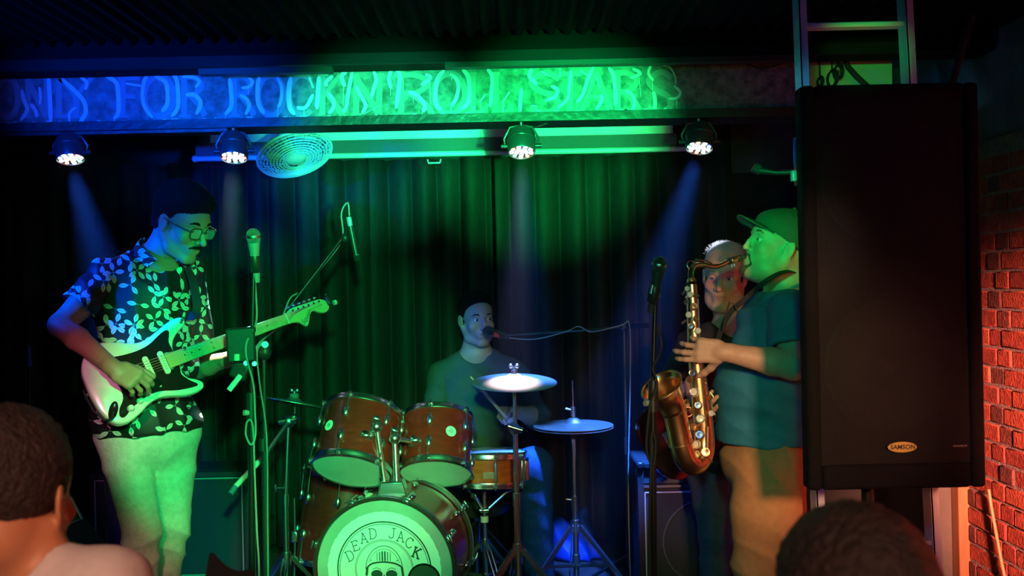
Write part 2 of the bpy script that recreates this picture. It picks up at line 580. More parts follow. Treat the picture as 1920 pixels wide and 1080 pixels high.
def L_(ch, x0, x1, t, b_):
    w_ = x1 - x0
    X = lambda u: x0 + w_ * u
    Y = lambda v: b_ + (t - b_) * v
    k = 11
    if ch == 'O':
        return [(ell((x0 + x1) / 2, (t + b_) / 2, w_ / 2, (b_ - t) / 2, 0, 360, 20), k)]
    if ch == 'N':
        return [([(X(0.1), Y(0)), (X(0.12), Y(1))], k), ([(X(0.05), Y(1)), (X(0.9), Y(0))], k), ([(X(0.9), Y(0)), (X(0.92), Y(1))], k), ([(X(-0.05), Y(0)), (X(0.3), Y(0))], 5), ([(X(0.75), Y(1)), (X(1.08), Y(1))], 5)]
    if ch == 'L':
        return [([(X(0.2), Y(1)), (X(0.2), Y(0))], k), ([(X(0.0), Y(1)), (X(0.42), Y(1))], 5), ([(X(0.0), Y(0.03)), (X(0.7), Y(0.03)), (X(1), Y(0.25))], 8)]
    if ch == 'Y':
        return [([(X(0), Y(1)), (X(0.5), Y(0.5)), (X(0.5), Y(0))], k), ([(X(1), Y(1)), (X(0.5), Y(0.5))], 8), ([(X(0.25), Y(0)), (X(0.75), Y(0))], 5)]
    if ch == 'F':
        return [([(X(0.2), Y(1)), (X(0.2), Y(0))], k), ([(X(0), Y(0.97)), (X(1), Y(0.97))], 9), ([(X(0.2), Y(0.5)), (X(0.8), Y(0.5))], 8), ([(X(0), Y(0)), (X(0.5), Y(0))], 5)]
    if ch == 'R':
        return [([(X(0.2), Y(1)), (X(0.2), Y(0))], k), ([(X(0), Y(0.97)), (X(0.6), Y(0.97)), (X(0.92), Y(0.77)), (X(0.6), Y(0.53)), (X(0.2), Y(0.53))], 10), ([(X(0.45), Y(0.53)), (X(0.85), Y(0.25)), (X(1.05), Y(0))], k), ([(X(0), Y(0)), (X(0.45), Y(0))], 5)]
    if ch == 'C':
        return [(ell((x0 + x1) / 2 + 2, (t + b_) / 2, w_ / 2, (b_ - t) / 2, 50, 310, 16), k)]
    if ch == 'K':
        return [([(X(0.2), Y(1)), (X(0.2), Y(0))], k), ([(X(0.95), Y(1)), (X(0.25), Y(0.48))], 8), ([(X(0.4), Y(0.55)), (X(1.05), Y(0))], k), ([(X(0), Y(1)), (X(0.45), Y(1))], 5)]
    if ch == "'":
        return [([(X(0.7), Y(1)), (X(0.2), Y(0.55))], 8)]
    if ch == 'S':
        return [([(X(0.95), Y(0.85)), (X(0.55), Y(1)), (X(0.1), Y(0.8)), (X(0.3), Y(0.58)), (X(0.8), Y(0.4)), (X(0.9), Y(0.15)), (X(0.5), Y(0)), (X(0.05), Y(0.12))], k)]
    if ch == 'T':
        return [([(X(0), Y(0.97)), (X(1), Y(0.97))], 9), ([(X(0.5), Y(1)), (X(0.45), Y(0))], k), ([(X(0.25), Y(0)), (X(0.7), Y(0))], 5)]
    if ch == 'A':
        return [([(X(0), Y(0)), (X(0.5), Y(1))], 8), ([(X(0.5), Y(1)), (X(1), Y(0))], k), ([(X(0.25), Y(0.4)), (X(0.75), Y(0.4))], 7)]
    return []


LET = [('O', -6, 34), ('N', 48, 92), ('L', 104, 138), ('Y', 112, 172), ('F', 222, 262), ('O', 270, 326), ('R', 336, 382), ('R', 430, 474), ('O', 484, 532), ('C', 540, 590), ('K', 596, 640), ('N', 662, 716), ('R', 738, 808), ('O', 814, 872), ('L', 880, 914), ('L', 922, 960), ('S', 990, 1052), ('T', 1050, 1090), ('A', 1090, 1146), ('R', 1148, 1198), ('S', 1212, 1262)]
for ch, x0, x1 in LET:
    bb = B()
    t = 146 - (x0 / 1300) * 12
    b_ = 220 - (x0 / 1300) * 10
    for q_, (pts, wd) in enumerate(L_(ch, x0, x1, t, b_)):
        stroke(bb, pts, wd, 0.0004 + 0.0003 * q_, False)
    bb.build('painted_letter', M_letter, beam)
HI = []
def Z(ox, oy, sc, pts):
    return [(ox + p[0] / sc, oy + p[1] / sc) for p in pts]
z1 = lambda *p: Z(0, 120, 6, p)
z2 = lambda *p: Z(300, 120, 6, p)
z3 = lambda *p: Z(600, 110, 7.385, p)
z4 = lambda *p: Z(840, 110, 7.385, p)
z5 = lambda *p: Z(1060, 100, 7.385, p)
HI += [(z1((250, 290), (270, 400), (310, 520), (230, 640)), 7), (z1((445, 260), (460, 370), (450, 460)), 5), (z1((350, 450), (400, 520), (420, 600)), 7), (z1((550, 150), (565, 400), (575, 650)), 8),
       (z1((700, 170), (850, 310), (950, 430), (965, 560), (900, 650)), 8), (z1((900, 140), (980, 210), (960, 290)), 6), (z1((860, 490), (785, 550), (785, 650)), 4),
       (z1((1180, 130), (1300, 200), (1330, 300), (1335, 540), (1280, 620)), 8), (z1((1420, 220), (1600, 250)), 9), (z1((1670, 100), (1610, 250), (1620, 460), (1720, 610)), 7), (z1((1740, 140), (1860, 200), (1890, 340), (1880, 460), (1820, 540)), 8),
       (z2((140, 100), (195, 200), (205, 480), (130, 590)), 8), (z2((250, 145), (380, 150), (445, 200), (400, 265)), 6), (z2((290, 350), (390, 350), (460, 440), (410, 570)), 8), (z2((405, 265), (408, 350)), 1.6),
       (z2((785, 160), (800, 300), (805, 470), (735, 570)), 8), (z2((738, 570), (740, 630)), 2), (z2((920, 270), (1000, 260), (1045, 200), (1000, 160)), 6), (z2((995, 270), (998, 350)), 1.6), (z2((900, 350), (980, 400), (1005, 480), (965, 570)), 7),
       (z2((1120, 145), (1100, 260), (1110, 450), (1175, 560)), 8), (z2((1320, 150), (1370, 260), (1360, 420), (1325, 490)), 6), (z2((1328, 480), (1325, 610)), 2.4),
       (z2((1475, 145), (1450, 300), (1460, 480), (1515, 570)), 9), (z2((1680, 150), (1725, 270)), 8), (z2((1540, 490), (1640, 490), (1725, 340)), 7), (z2((1622, 500), (1624, 610)), 2.4), (z2((1790, 140), (1780, 320), (1765, 510)), 8),
       (z3((180, 240), (90, 320), (92, 385)), 7), (z3((110, 470), (190, 580), (180, 690), (120, 760)), 7),
       (z3((370, 180), (300, 250), (345, 390)), 8), (z3((325, 390), (325, 660)), 2.6), (z3((450, 180), (400, 430), (360, 680), (310, 740)), 7), (z3((332, 740), (332, 820)), 2.4), (z3((500, 380), (560, 500), (635, 650), (580, 760)), 7), (z3((600, 770), (820, 655)), 2.2),
       (z3((740, 170), (780, 280), (750, 400), (710, 560)), 7), (z3((990, 160), (955, 280), (990, 420)), 7), (z3((978, 420), (975, 510)), 2.4), (z3((1060, 150), (1105, 240), (1085, 480), (1055, 690)), 8),
       (z3((1460, 220), (1530, 270), (1400, 370)), 7), (z3((1430, 370), (1432, 440)), 2.2), (z3((1520, 320), (1530, 620)), 2.6), (z3((1220, 465), (1330, 500), (1450, 640), (1430, 740)), 8), (z3((1292, 510), (1292, 615)), 2.2), (z3((1415, 700), (1418, 800)), 2.6),
       (z3((1720, 160), (1630, 280), (1600, 460), (1610, 620), (1680, 720)), 8),
       (z4((30, 215), (120, 290), (145, 400), (110, 560), (40, 660)), 7), (z4((50, 230), (50, 300)), 2.4), (z4((40, 660), (40, 800)), 2.4), (z4((200, 150), (285, 270), (290, 580), (190, 700)), 8), (z4((545, 150), (610, 250), (600, 500), (582, 670)), 7),
       (z4((520, 490), (435, 610)), 7), (z4((455, 610), (458, 750)), 2.2), (z4((850, 460), (755, 610)), 7), (z4((770, 610), (770, 780), (860, 780)), 3), (z4((1018, 415), (1005, 560), (995, 740)), 7),
       (z4((1165, 140), (1130, 250), (1240, 360)), 8), (z4((1290, 175), (1410, 245)), 6), (z4((1425, 380), (1515, 430), (1480, 530), (1340, 585)), 7), (z4((1160, 650), (1240, 660)), 5), (z4((1222, 650), (1224, 740)), 2.4), (z4((1550, 130), (1550, 250)), 5),
       (z4((1705, 160), (1680, 380), (1650, 560), (1515, 690)), 6),
       (z5((210, 230), (300, 310)), 6), (z5((385, 190), (310, 370), (240, 570), (150, 690)), 7), (z5((160, 700), (155, 800)), 2.6), (z5((430, 330), (475, 480)), 4), (z5((490, 570), (500, 650), (430, 780)), 7),
       (z5((600, 200), (660, 300), (690, 520), (695, 730)), 7), (z5((930, 215), (1040, 280), (900, 345)), 6), (z5((1020, 340), (1045, 600)), 2), (z5((820, 510), (930, 580), (960, 680), (920, 800)), 6), (z5((1180, 180), (1150, 280), (1220, 380)), 5), (z5((1205, 380), (1205, 510)), 2), (z5((1215, 530), (1240, 640), (1235, 800)), 7),
       (z5((1350, 175), (1450, 200), (1520, 330), (1525, 430)), 3), (z5((1500, 450), (1590, 540), (1540, 620), (1430, 630)), 5), (z5((1542, 640), (1545, 790)), 2)]
for pts, wd in HI:
    bb = B()
    stroke(bb, pts, wd, 0.0022)
    bb.build('brush_highlight', M_letterhi, beam)
# paint crumbs along the bottom edge
random.seed(4)
bb = B()
for i in range(70):
    x = random.uniform(0, 1300)
    q = at(x, 0, YBM)
    wdt = random.uniform(0.004, 0.03)
    bb.box((q.x, YBM - 0.001, zl + random.uniform(0.0, 0.006)), (wdt, 0.003, random.uniform(0.003, 0.007)))
tag(bb.build('paint_crumbs', M_letterhi, beam), kind='stuff')

# ------------------------------------------------------------------ brick side wall (Flemish bond)
YE = 4.42
struct(B().box((XR + 0.077, (YF + YE) / 2, (ZF + 1.95) / 2), (0.16, YE - YF, 1.95 - ZF)), 'wall_right', M_mortar, origin=(XR + 0.1, 2, ZF))
wr = bpy.data.objects['wall_right']
struct(B().box((XR + 0.09, (YF + YB) / 2, 2.35), (0.14, YB - YF, 0.80)), 'wall_right_upper', M_plaster, bevel=0.01)
struct(B().box((XR + 0.30, (YE + YB) / 2, 1.0), (0.1, YB - YE + 0.4, 2.8)), 'wall_right_recess', M_wall)
random.seed(7)
row_h, stl, hdl, j = 0.0745, 0.215, 0.1025, 0.0105
meshes = {}
nrow = int((1.95 - ZF) / row_h)
stuffb = B()
cnt = 0
for r_ in range(nrow):
    z = ZF + r_ * row_h + row_h / 2
    y = YE - 0.004 - (0.0 if r_ % 2 == 0 else 0.165)
    k = 0 if r_ % 2 == 0 else 0
    if r_ % 2 == 1:
        seq = [('h', 0.055)]
        y = YE - 0.004
    first = True
    kk = 0
    while y > 1.2:
        if r_ % 2 == 1 and kk == 0:
            Lb = 0.06
            kind = 3
        else:
            isS = (kk % 2 == (0 if r_ % 2 == 0 else 1))
            isS = (kk + r_) % 2 == 0
            Lb = stl if isS else hdl
            kind = random.choice([0, 0, 1, 2]) if isS else random.choice([3, 3, 4, 2, 0])
        yc = y - Lb / 2
        pr = random.uniform(-0.004, 0.004)
        if yc > 3.25 and z > -0.3 and cnt < 298:
            bb = B()
            bb.box((XR + 0.014 + pr, yc, z), (0.045, Lb, row_h - j), rot=(random.uniform(-0.012, 0.012), 0, random.uniform(-0.012, 0.012)))
            bb.build('brick', M_brick[kind], wr, bevel=0.004, seg=1)
            cnt += 1
        elif yc > 1.2:
            stuffb.box((XR + 0.014 + pr, yc, z), (0.045, Lb, row_h - j))
        y -= Lb + j
        kk += 1
tag(stuffb.build('brickwork_nearer', M_brick[0], wr, bevel=0), kind='stuff')
# door frame posts where the brickwork ends
a = at(1805, 1000, 4.42)
struct(B().box((XR - 0.02, YE + 0.04, 0.9), (0.055, 0.07, 2.5)), 'door_1', M_oak, bevel=0.004)
struct(B().box((XR - 0.075, YE + 0.10, 0.9), (0.06, 0.05, 2.5)), 'trim_5', M_cream, bevel=0.004)
# bare timber post behind the speaker
# orange cable hanging down the bricks
pts = [at(1846, 918, 3.95), at(1850, 950, 3.96), at(1858, 1000, 3.97), at(1868, 1060, 3.98), at(1878, 1110, 3.99), at(1880, 1210, 4.0)]
pts = [V((XR - 0.03, p.y, p.z)) for p in [V((0, 1.85 * F / (q - 960), 0)) + V((0, 0, CAMZ - (yy - 540 + 0.021 * (q - 960)) / F * (1.85 * F / (q - 960)))) for q, yy in ((1846, 918), (1850, 950), (1858, 1000), (1868, 1060), (1878, 1110), (1882, 1200))]]
tag(B().tube(pts, 0.006, 8).build('orange_cable', mat('orange_rubber', (0.45, 0.15, 0.05), 0.5)), 'orange cable hanging down the brick wall beside the large loudspeaker', 'cable')

# stage haze: a thin, even mist behind the beam
mh = bpy.data.materials.new('stage_haze')
mh.use_nodes = True
nt = mh.node_tree
nt.nodes.remove(nt.nodes['Principled BSDF'])
vsn = nt.nodes.new('ShaderNodeVolumeScatter')
vsn.inputs['Density'].default_value = 0.015
vsn.inputs['Anisotropy'].default_value = 0.3
nt.links.new(vsn.outputs[0], nt.nodes['Material Output'].inputs['Volume'])
hz = B().box(((XL + XR) / 2, 4.98, 1.03), (XR - XL - 0.08, 1.58, 2.02)).build('haze', mh)
hz['kind'] = 'stuff'
hz['label'] = 'thin stage haze carrying the coloured light beams'
hz['category'] = 'haze'
# ------------------------------------------------------------------ back curtains
def curtain(x0, x1, label, seed, y=5.85, ztop=None):
    rnd = random.Random(seed)
    ztop = 2.13 if ztop is None else ztop
    nx, nz = 170, 14
    ph = [rnd.uniform(0, 6.28) for _ in range(4)]
    vs, fs = [], []
    cum = 0
    us = []
    for i in range(nx + 1):
        us.append(i / nx)
    for k in range(nz + 1):
        v = k / nz
        z = ztop - (ztop - 0.03) * v
        for i, u in enumerate(us):
            x = x0 + (x1 - x0) * u
            f = math.sin(x * 46 + ph[0] + 0.5 * math.sin(x * 9 + ph[1]) + 0.15 * v)
            f2 = math.sin(x * 21 + ph[2] + 0.5 * v)
            d = 0.045 * f * (0.7 + 0.4 * v) + 0.03 * f2
            vs.append((x + 0.012 * math.cos(x * 46 + ph[0]), y + d, z))
    for k in range(nz):
        for i in range(nx):
            a = k * (nx + 1) + i
            fs.append((a, a + 1, a + nx + 2, a + nx + 1))
    b = B()
    b.add(vs, fs)
    o = b.build('stage_curtain', M_curtain, smooth=True, ang=89)
    md = o.modifiers.new('solid', 'SOLIDIFY')
    md.thickness = 0.004
    tag(o, label, 'curtain', 'black pleated curtains across the back of the stage')
    return o


xs_ = [at(-60, 600, 5.85).x, at(400, 600, 5.85).x, at(700, 600, 5.85).x, at(935, 600, 5.85).x, at(1365, 600, 5.85).x]
curtain(xs_[0], xs_[1] - .015, 'black pleated curtain panel behind the guitarist, leftmost of the four', 1, 5.87)
curtain(xs_[1], xs_[2] - .015, 'black pleated curtain panel between the guitarist and the drummer, under the fan', 2)
curtain(xs_[2], xs_[3] - .015, 'black pleated curtain panel directly behind the drummer', 3, 5.88)
curtain(xs_[3], xs_[4], 'black pleated curtain panel right of the drummer, behind the bassist', 4)

# ------------------------------------------------------------------ projection screen
a, c = at(395, 268, 5.6), at(1262, 250, 5.6)
zb_ = (a.z + c.z) / 2
scr = B().box(((a.x + c.x) / 2, 5.6, zb_ + 0.30), (c.x - a.x, 0.006, 0.60)).build('projection_screen', M_screen, origin=((a.x + c.x) / 2, 5.6, zb_ - 0.09))
tag(scr, 'white projection screen with black border hanging behind the painted beam', 'screen')
zr = at(700, 291, 5.6).z
B().box(((a.x + c.x) / 2 - 0.03, 5.601, (zb_ + zr) / 2), (c.x - a.x + 0.10, 0.004, zb_ - zr)).build('black_border', mat('screen_black_border', (0.10, 0.10, 0.11), 0.9), scr)
B().box((a.x - 0.03, 5.601, zb_ + 0.30), (0.06, 0.004, 0.60)).build('side_border', MATS['screen_black_border'], scr)
l, r = at(366, 297, 5.6).x, at(1290, 297, 5.6).x
B().cyl((l, 5.6, zr), (r, 5.6, zr), 0.014).build('bottom_bar', M_white, scr)
B().sph((l, 5.6, zr), 0.018).build('end_cap', M_white, scr)
B().sph((r, 5.6, zr), 0.018).build('end_cap', M_white, scr)
h = at(814, 299, 5.58)
B().tube([h + V((-0.035, 0, 0.0)), h + V((-0.03, 0, -0.018)), h + V((0.03, 0, -0.018)), h + V((0.035, 0, 0.0))], 0.004, 8).build('pull_handle', M_white, scr)

# ------------------------------------------------------------------ LED cans
M_can = mat('can_housing', (0.05, 0.05, 0.055), 0.35, metal=0.2)
M_ledw = [mat('led_white', (1, 1, 1), 0.5, emit=(0.85, 1, 1), estr=14), mat('led_red', (1, 0.2, 0.15), 0.5, emit=(1, 0.22, 0.12), estr=6), mat('led_green', (0.2, 1, 0.4), 0.5, emit=(0.15, 1, 0.4), estr=6), mat('led_blue', (0.2, 0.4, 1), 0.5, emit=(0.15, 0.3, 1), estr=10)]
names = ['black LED par can under the beam at the far left, above the blue beam', 'black LED par can between guitarist and fan, white and red diodes', 'LED par can hanging over the crash cymbal on a curved yoke', 'black LED par can at the right end of the white screen bar']
axes_ = [V((0.15, -0.28, -0.9)), V((0.02, -0.34, -0.9)), V((0.0, -0.38, -0.9)), V((-0.12, -0.36, -0.9))]
for i, (p, t, col) in enumerate(PAR):
    ax = axes_[i].normalized()
    x, y, z = frame(ax, (0, 1, 0))
    top = V((p.x, YBM + 0.0, zl - 0.02))
    root = empty('par_can', (p.x, p.y, p.z - 0.02), names[i], 'stage light', 'LED par cans hung from the beam')
    r = 0.056
    q = p + V((0, 0.012, 0))
    B().lathe(q - ax * 0.10, ax, [(0, -0.012), (0.03, -0.01), (0.048, 0.0), (r, 0.02), (r, 0.098), (r - 0.003, 0.102), (r - 0.005, 0.095), (0, 0.093)], 32).build('housing', M_can, root)
    B().torus(q - ax * 0.055, ax, r + 0.001, 0.003, 32, 6).build('cooling_ring', M_can, root)
    # yoke
    side = V((1, 0, 0))
    yp = [q - ax * 0.03 - side * 0.066, q - side * 0.07 + V((0, 0, 0.055)), V((q.x - 0.045, q.y, zl - 0.055)), V((q.x, q.y, zl - 0.047)), V((q.x + 0.045, q.y, zl - 0.055)), q + side * 0.07 + V((0, 0, 0.055)), q - ax * 0.03 + side * 0.066]
    B().tube(yp, 0.005, 8).build('yoke', M_can, root)
    for sgn in (-1, 1):
        B().cyl(q - ax * 0.03 + side * 0.056 * sgn, q - ax * 0.03 + side * 0.082 * sgn, 0.009).build('yoke_knob', M_blkplastic, root)
    B().cyl((q.x, q.y, zl - 0.052), (q.x, q.y, zl - 0.03), 0.008).build('hanging_bolt', M_steel, root)
    lens = B().lathe(q - ax * 0.004, ax, [(0, 0), (r - 0.006, 0)], 24).build('lens_plate', M_blkplastic, root)
    k = 0
    for (rr, nn, ph) in ((0.0, 1, 0), (0.021, 5, 0.3), (0.040, 9, 0.1)):
        for m_ in range(nn):
            an = ph + 2 * PI * m_ / nn
            c_ = q - ax * 0.002 + (x * math.cos(an) + y * math.sin(an)) * rr
            mm = M_ledw[0]
            if rr > 0.03:
                mm = M_ledw[[0, 1, 0, 2, 0, 1, 0, 0, 3][(m_ + i) % 9]]
            B().lathe(c_, ax, [(0.0085, 0), (0.007, 0.003), (0, 0.0045)], 10).build('led', mm, lens)
    # supply lead
    B().tube([q - ax * 0.108, q + V((0.05 if i == 2 else -0.03, 0.02, 0.10)), V((q.x + (0.12 if i == 2 else -0.06), q.y + 0.04, zl - 0.03))], 0.003, 6).build('power_lead', M_rubber, root)

# ------------------------------------------------------------------ wall fan
fc = at(553, 290, 4.9)
fn = V((0.31, -0.40, -0.86)).normalized()
fx, fy, fz = frame(fn, (1, 0, 0))
fr = 0.172
M_fan = mat('fan_pale_plastic', (0.55, 0.56, 0.55), 0.35)
fan = empty('wall_fan', fc - V((0, 0, 0.08)), 'pale round fan with wire cage tilted under the screen, right of the second can', 'fan')
b = B()
for k, rr in enumerate([fr * q for q in (1.0, 0.93, 0.85, 0.77, 0.69, 0.61, 0.53, 0.45, 0.37, 0.3)]):
    hgt = 0.035 * (1 - (rr / fr) ** 3)
    b.torus(fc + fn * hgt, fn, rr, 0.0028 if k else 0.007, 48, 6)
for k in range(36):
    an = 2 * PI * k / 36
    d = fx * math.cos(an) + fy * math.sin(an)
    b.tube([fc + d * rr + fn * (0.035 * (1 - (rr / fr) ** 3)) for rr in [fr * q for q in (0.25, 0.5, 0.75, 0.92, 1.0)]], 0.0013, 5, caps=False)
b.build('front_grille', M_fan, fan)
b = B()
for k, rr in enumerate([fr * q for q in (1.0, 0.9, 0.75, 0.6, 0.45)]):
    b.torus(fc - fn * (0.06 * (1 - (rr / fr) ** 4)), fn, rr, 0.003, 48, 6)
for k in range(36):
    an = 2 * PI * k / 36
    d = fx * math.cos(an) + fy * math.sin(an)
    b.tube([fc + d * rr - fn * (0.06 * (1 - (rr / fr) ** 4)) for rr in [fr * q for q in (0.25, 0.5, 0.75, 0.92, 1.0)]], 0.0016, 5, caps=False)
b.build('rear_grille', M_fan, fan)
for k in range(3):
    an = 2 * PI * k / 3 + 0.5
    pts = []
    b = B()
    nn = 8
    vs = []
    for i_ in range(nn + 1):
        u = i_ / nn
        for v_ in (-1, 1):
            rr = 0.03 + (fr * 0.86 - 0.03) * u
            a2 = an + v_ * (0.28 + 0.35 * math.sin(PI * min(1, u * 1.1) * 0.6))
            vs.append(fc + (fx * math.cos(a2) + fy * math.sin(a2)) * rr - fn * (0.012 + 0.016 * v_))
    b.add(vs, [(2 * i_, 2 * i_ + 1, 2 * i_ + 3, 2 * i_ + 2) for i_ in range(nn)])
    o = b.build('blade', mat('fan_blade', (0.4, 0.45, 0.42), 0.3), fan)
    o.modifiers.new('s', 'SOLIDIFY').thickness = 0.003
B().lathe(fc, fn, [(0, 0.04), (0.03, 0.038), (0.042, 0.03), (0.042, 0.0), (0, 0)], 24).build('hub_badge', M_fan, fan)
B().lathe(fc, -fn, [(0, 0.14), (0.035, 0.13), (0.05, 0.10), (0.05, 0.04), (0, 0.03)], 24).build('motor_housing', M_fan, fan)
bt = at(545, 238, 4.9)
B().box((fc - fn * 0.11 + V((0, 0, 0.06))), (0.045, 0.04, 0.16), rot=(0.2, -0.2, 0)).build('bracket', mat('fan_bracket_grey', (0.2, 0.2, 0.2), 0.5), fan, bevel=0.004)
B().box(at(546, 247, 4.86), (0.055, 0.012, 0.032), rot=(0, 0.05, 0)).build('wall_plate', mat('fan_label_green', (0.6, 0.75, 0.55), 0.5), fan, bevel=0.003)

# ------------------------------------------------------------------ PA loudspeaker
YP = 2.95
a, c = at(1500, 157, YP), at(1850, 920, YP)
px0 = at(1509, 540, YP).x
px1 = at(1843, 540, YP).x
pz1, pz0 = at(1670, 156, YP).z, at(1670, 918, YP).z
pw, ph_ = px1 - px0, pz1 - pz0
pcx, pcz = (px0 + px1) / 2, (pz0 + pz1) / 2
M_cab = mat('speaker_cabinet_carpet', (0.004, 0.004, 0.0045), 0.85, spec=0.15, bump=0.5, bscale=220)
M_cone = mat('speaker_cone', (0.05, 0.045, 0.045), 0.6)
pa = empty('loudspeaker', (pcx, YP + 0.2, pz0), 'tall black loudspeaker cabinet with gold oval badge in front of the brick wall', 'loudspeaker')
WLD = pa
# cabinet as open shell: back box + rim
b = B()
dp = 0.46
tw = 0.145
b.prism([(-pw / 2, 0), (pw / 2, 0), (pw / 2 - tw, dp - 0.06), (-pw / 2 + tw, dp - 0.06)], (pcx, YP + 0.06, pz0), (1, 0, 0), (0, 1, 0), ph_)
b.build('cabinet', M_cab, pa, bevel=0.02, seg=3)
for (cx_, cz_, sx_, sz_) in ((px0 + 0.02, pcz, 0.04, ph_), (px1 - 0.02, pcz, 0.04, ph_), (pcx, pz1 - 0.02, pw - 0.08, 0.04), (pcx, pz0 + 0.035, pw - 0.08, 0.07)):
    B().box((cx_, YP + 0.035, cz_), (sx_, 0.07, sz_)).build('front_rim', M_cab, pa, bevel=0.012, seg=3)
mg = bpy.data.materials.new('perforated_grille')
mg.use_nodes = True
nt = mg.node_tree
bs = nt.nodes['Principled BSDF']
bs.inputs['Base Color'].default_value = (0.010, 0.009, 0.009, 1)
bs.inputs['Roughness'].default_value = 0.7
bs.inputs['Specular IOR Level'].default_value = 0.15
tc = nt.nodes.new('ShaderNodeTexCoord')
vo = nt.nodes.new('ShaderNodeTexVoronoi')
vo.inputs['Scale'].default_value = 210
vo.inputs['Randomness'].default_value = 0.0
nt.links.new(tc.outputs['Object'], vo.inputs['Vector'])
gt = nt.nodes.new('ShaderNodeMath')
gt.operation = 'GREATER_THAN'
gt.inputs[1].default_value = 0.36
nt.links.new(vo.outputs['Distance'], gt.inputs[0])
nt.links.new(gt.outputs[0], bs.inputs['Alpha'])
B().box((pcx, YP + 0.012, pcz + 0.015), (pw - 0.075, 0.003, ph_ - 0.105)).build('grille', mg, pa)
for zz, rr in ((pcz + ph_ * 0.27, 0.185), (pcz - ph_ * 0.20, 0.185)):
    wf = B().lathe((pcx, YP + 0.055, zz), (0, -1, 0), [(rr, 0.0), (rr, 0.006), (rr - 0.012, 0.012), (rr - 0.026, 0.004), (0.07, -0.05 + 0.055), (0.06, 0.008), (0.03, 0.02), (0, 0.024)], 40).build('woofer', M_cone, pa)
B().box((pcx, YP + 0.05, pcz + 0.035), (0.26, 0.02, 0.09)).build('horn_flare', M_blkplastic, pa, bevel=0.008)
# badge
bc = at(1691, 838, YP - 0.004)
bc = V((bc.x, YP - 0.004, bc.z))
bdg = B()
bdg.prism([(0.040 * math.cos(t), 0.0145 * math.sin(t)) for t in [2 * PI * k / 36 for k in range(36)]], bc, (1, 0, 0), (0, 0, 1), -0.004 + 0.008)
bd = bdg.build('badge', mat('gold_badge', (0.62, 0.42, 0.10), 0.35, metal=0.4), pa)
textmesh('SAMSON', 0.0175, bc, (1, 0, 0), (0, 0, 1), 0.0052, bold=0.0004, shear=0.15, sx=1.0).build('badge_lettering', M_black, bd, smooth=False)
tpos = at(1800, 836, YP - 0.003)
textmesh('RESOUND RS', 0.0065, (tpos.x, YP - 0.003, tpos.z), (1, 0, 0), (0, 0, 1), 0.001).build('model_lettering', mat('grey_print', (0.4, 0.3, 0.28), 0.6), pa, smooth=False)
ps = empty('speaker_stand', (pcx, YP + 0.26, 0), 'black tripod pole stand under the tall loudspeaker', 'stand')
B().cyl((pcx, YP + 0.26, pz0 - 0.002), (pcx, YP + 0.26, 0.25), 0.018).build('pole', M_blkmetal, ps)
B().cyl((pcx, YP + 0.26, pz0 - 0.03), (pcx, YP + 0.26, pz0 - 0.004), 0.05).build('top_cup', M_blkmetal, ps)
B().cyl((pcx, YP + 0.26, 0.55), (pcx, YP + 0.26, 0.62), 0.03).build('collar', M_blkplastic, ps)
for k in range(3):
    an = 0.6 + 2 * PI * k / 3
    B().tube([(pcx, YP + 0.26, 0.56), (pcx + 0.22 * math.cos(an), YP + 0.26 + 0.12 * math.sin(an) + 0.05, 0.012)], 0.012, 8).build('leg', M_blkmetal, ps)
# thick cable from the top of the speaker to the ceiling
tag(B().tube([(px1 - 0.02, 3.2, pz1 - 0.03), (px1 + 0.01, 3.2, pz1 + 0.005), (px1 + 0.05, 3.25, pz1 + 0.05), (px1 + 0.10, 3.3, pz1 + 0.15), (px1 + 0.14, 3.3, pz1 + 0.27)], 0.012, 10).build('thick_black_cable', M_rubber), 'thick black cable rising from the speaker top towards the ceiling', 'cable')

# ------------------------------------------------------------------ ladder
M_lad = mat('ladder_aluminium', (0.62, 0.66, 0.70), 0.45, metal=0.15)
lad = empty('ladder', (at(1600, 540, 3.47).x, 3.47, 0), 'aluminium ladder standing behind the tall loudspeaker, reaching the ceiling', 'ladder')
YLd = 3.47
LL = [at(1491, -40, YLd), at(1541, 1330, YLd)]
RL = [at(1688, -40, YLd), at(1760, 1330, YLd)]
for q0, q1 in (LL, RL):
    q1 = q0 + (q1 - q0) * ((q0.z - 0.003) / (q0.z - q1.z))
    d = (q1 - q0).normalized()
    mid = (q0 + q1) / 2
    ln = (q1 - q0).length
    ax_, az_ = V((1, 0, 0)), d
    ay_ = az_.cross(ax_).normalized()
    B().box(mid, (0.006, 0.07, ln), axes=(ay_.cross(az_), ay_, az_)).build('rail', M_lad, lad)
    B().box(mid + V((0.011, -0.033, 0)), (0.026, 0.004, ln), axes=(ay_.cross(az_), ay_, az_)).build('rail_flange', M_lad, lad)
zz = at(1590, 47, YLd).z
while zz > 0.15:
    t_ = (LL[0].z - zz) / (LL[0].z - LL[1].z)
    a_ = LL[0] + (LL[1] - LL[0]) * t_
    c_ = RL[0] + (RL[1] - RL[0]) * t_
    B().box((a_ + c_) / 2, (c_.x - a_.x, 0.05, 0.016), rot=(0, 0, 0)).build('rung', M_lad, lad, bevel=0.003)
    zz -= 0.28
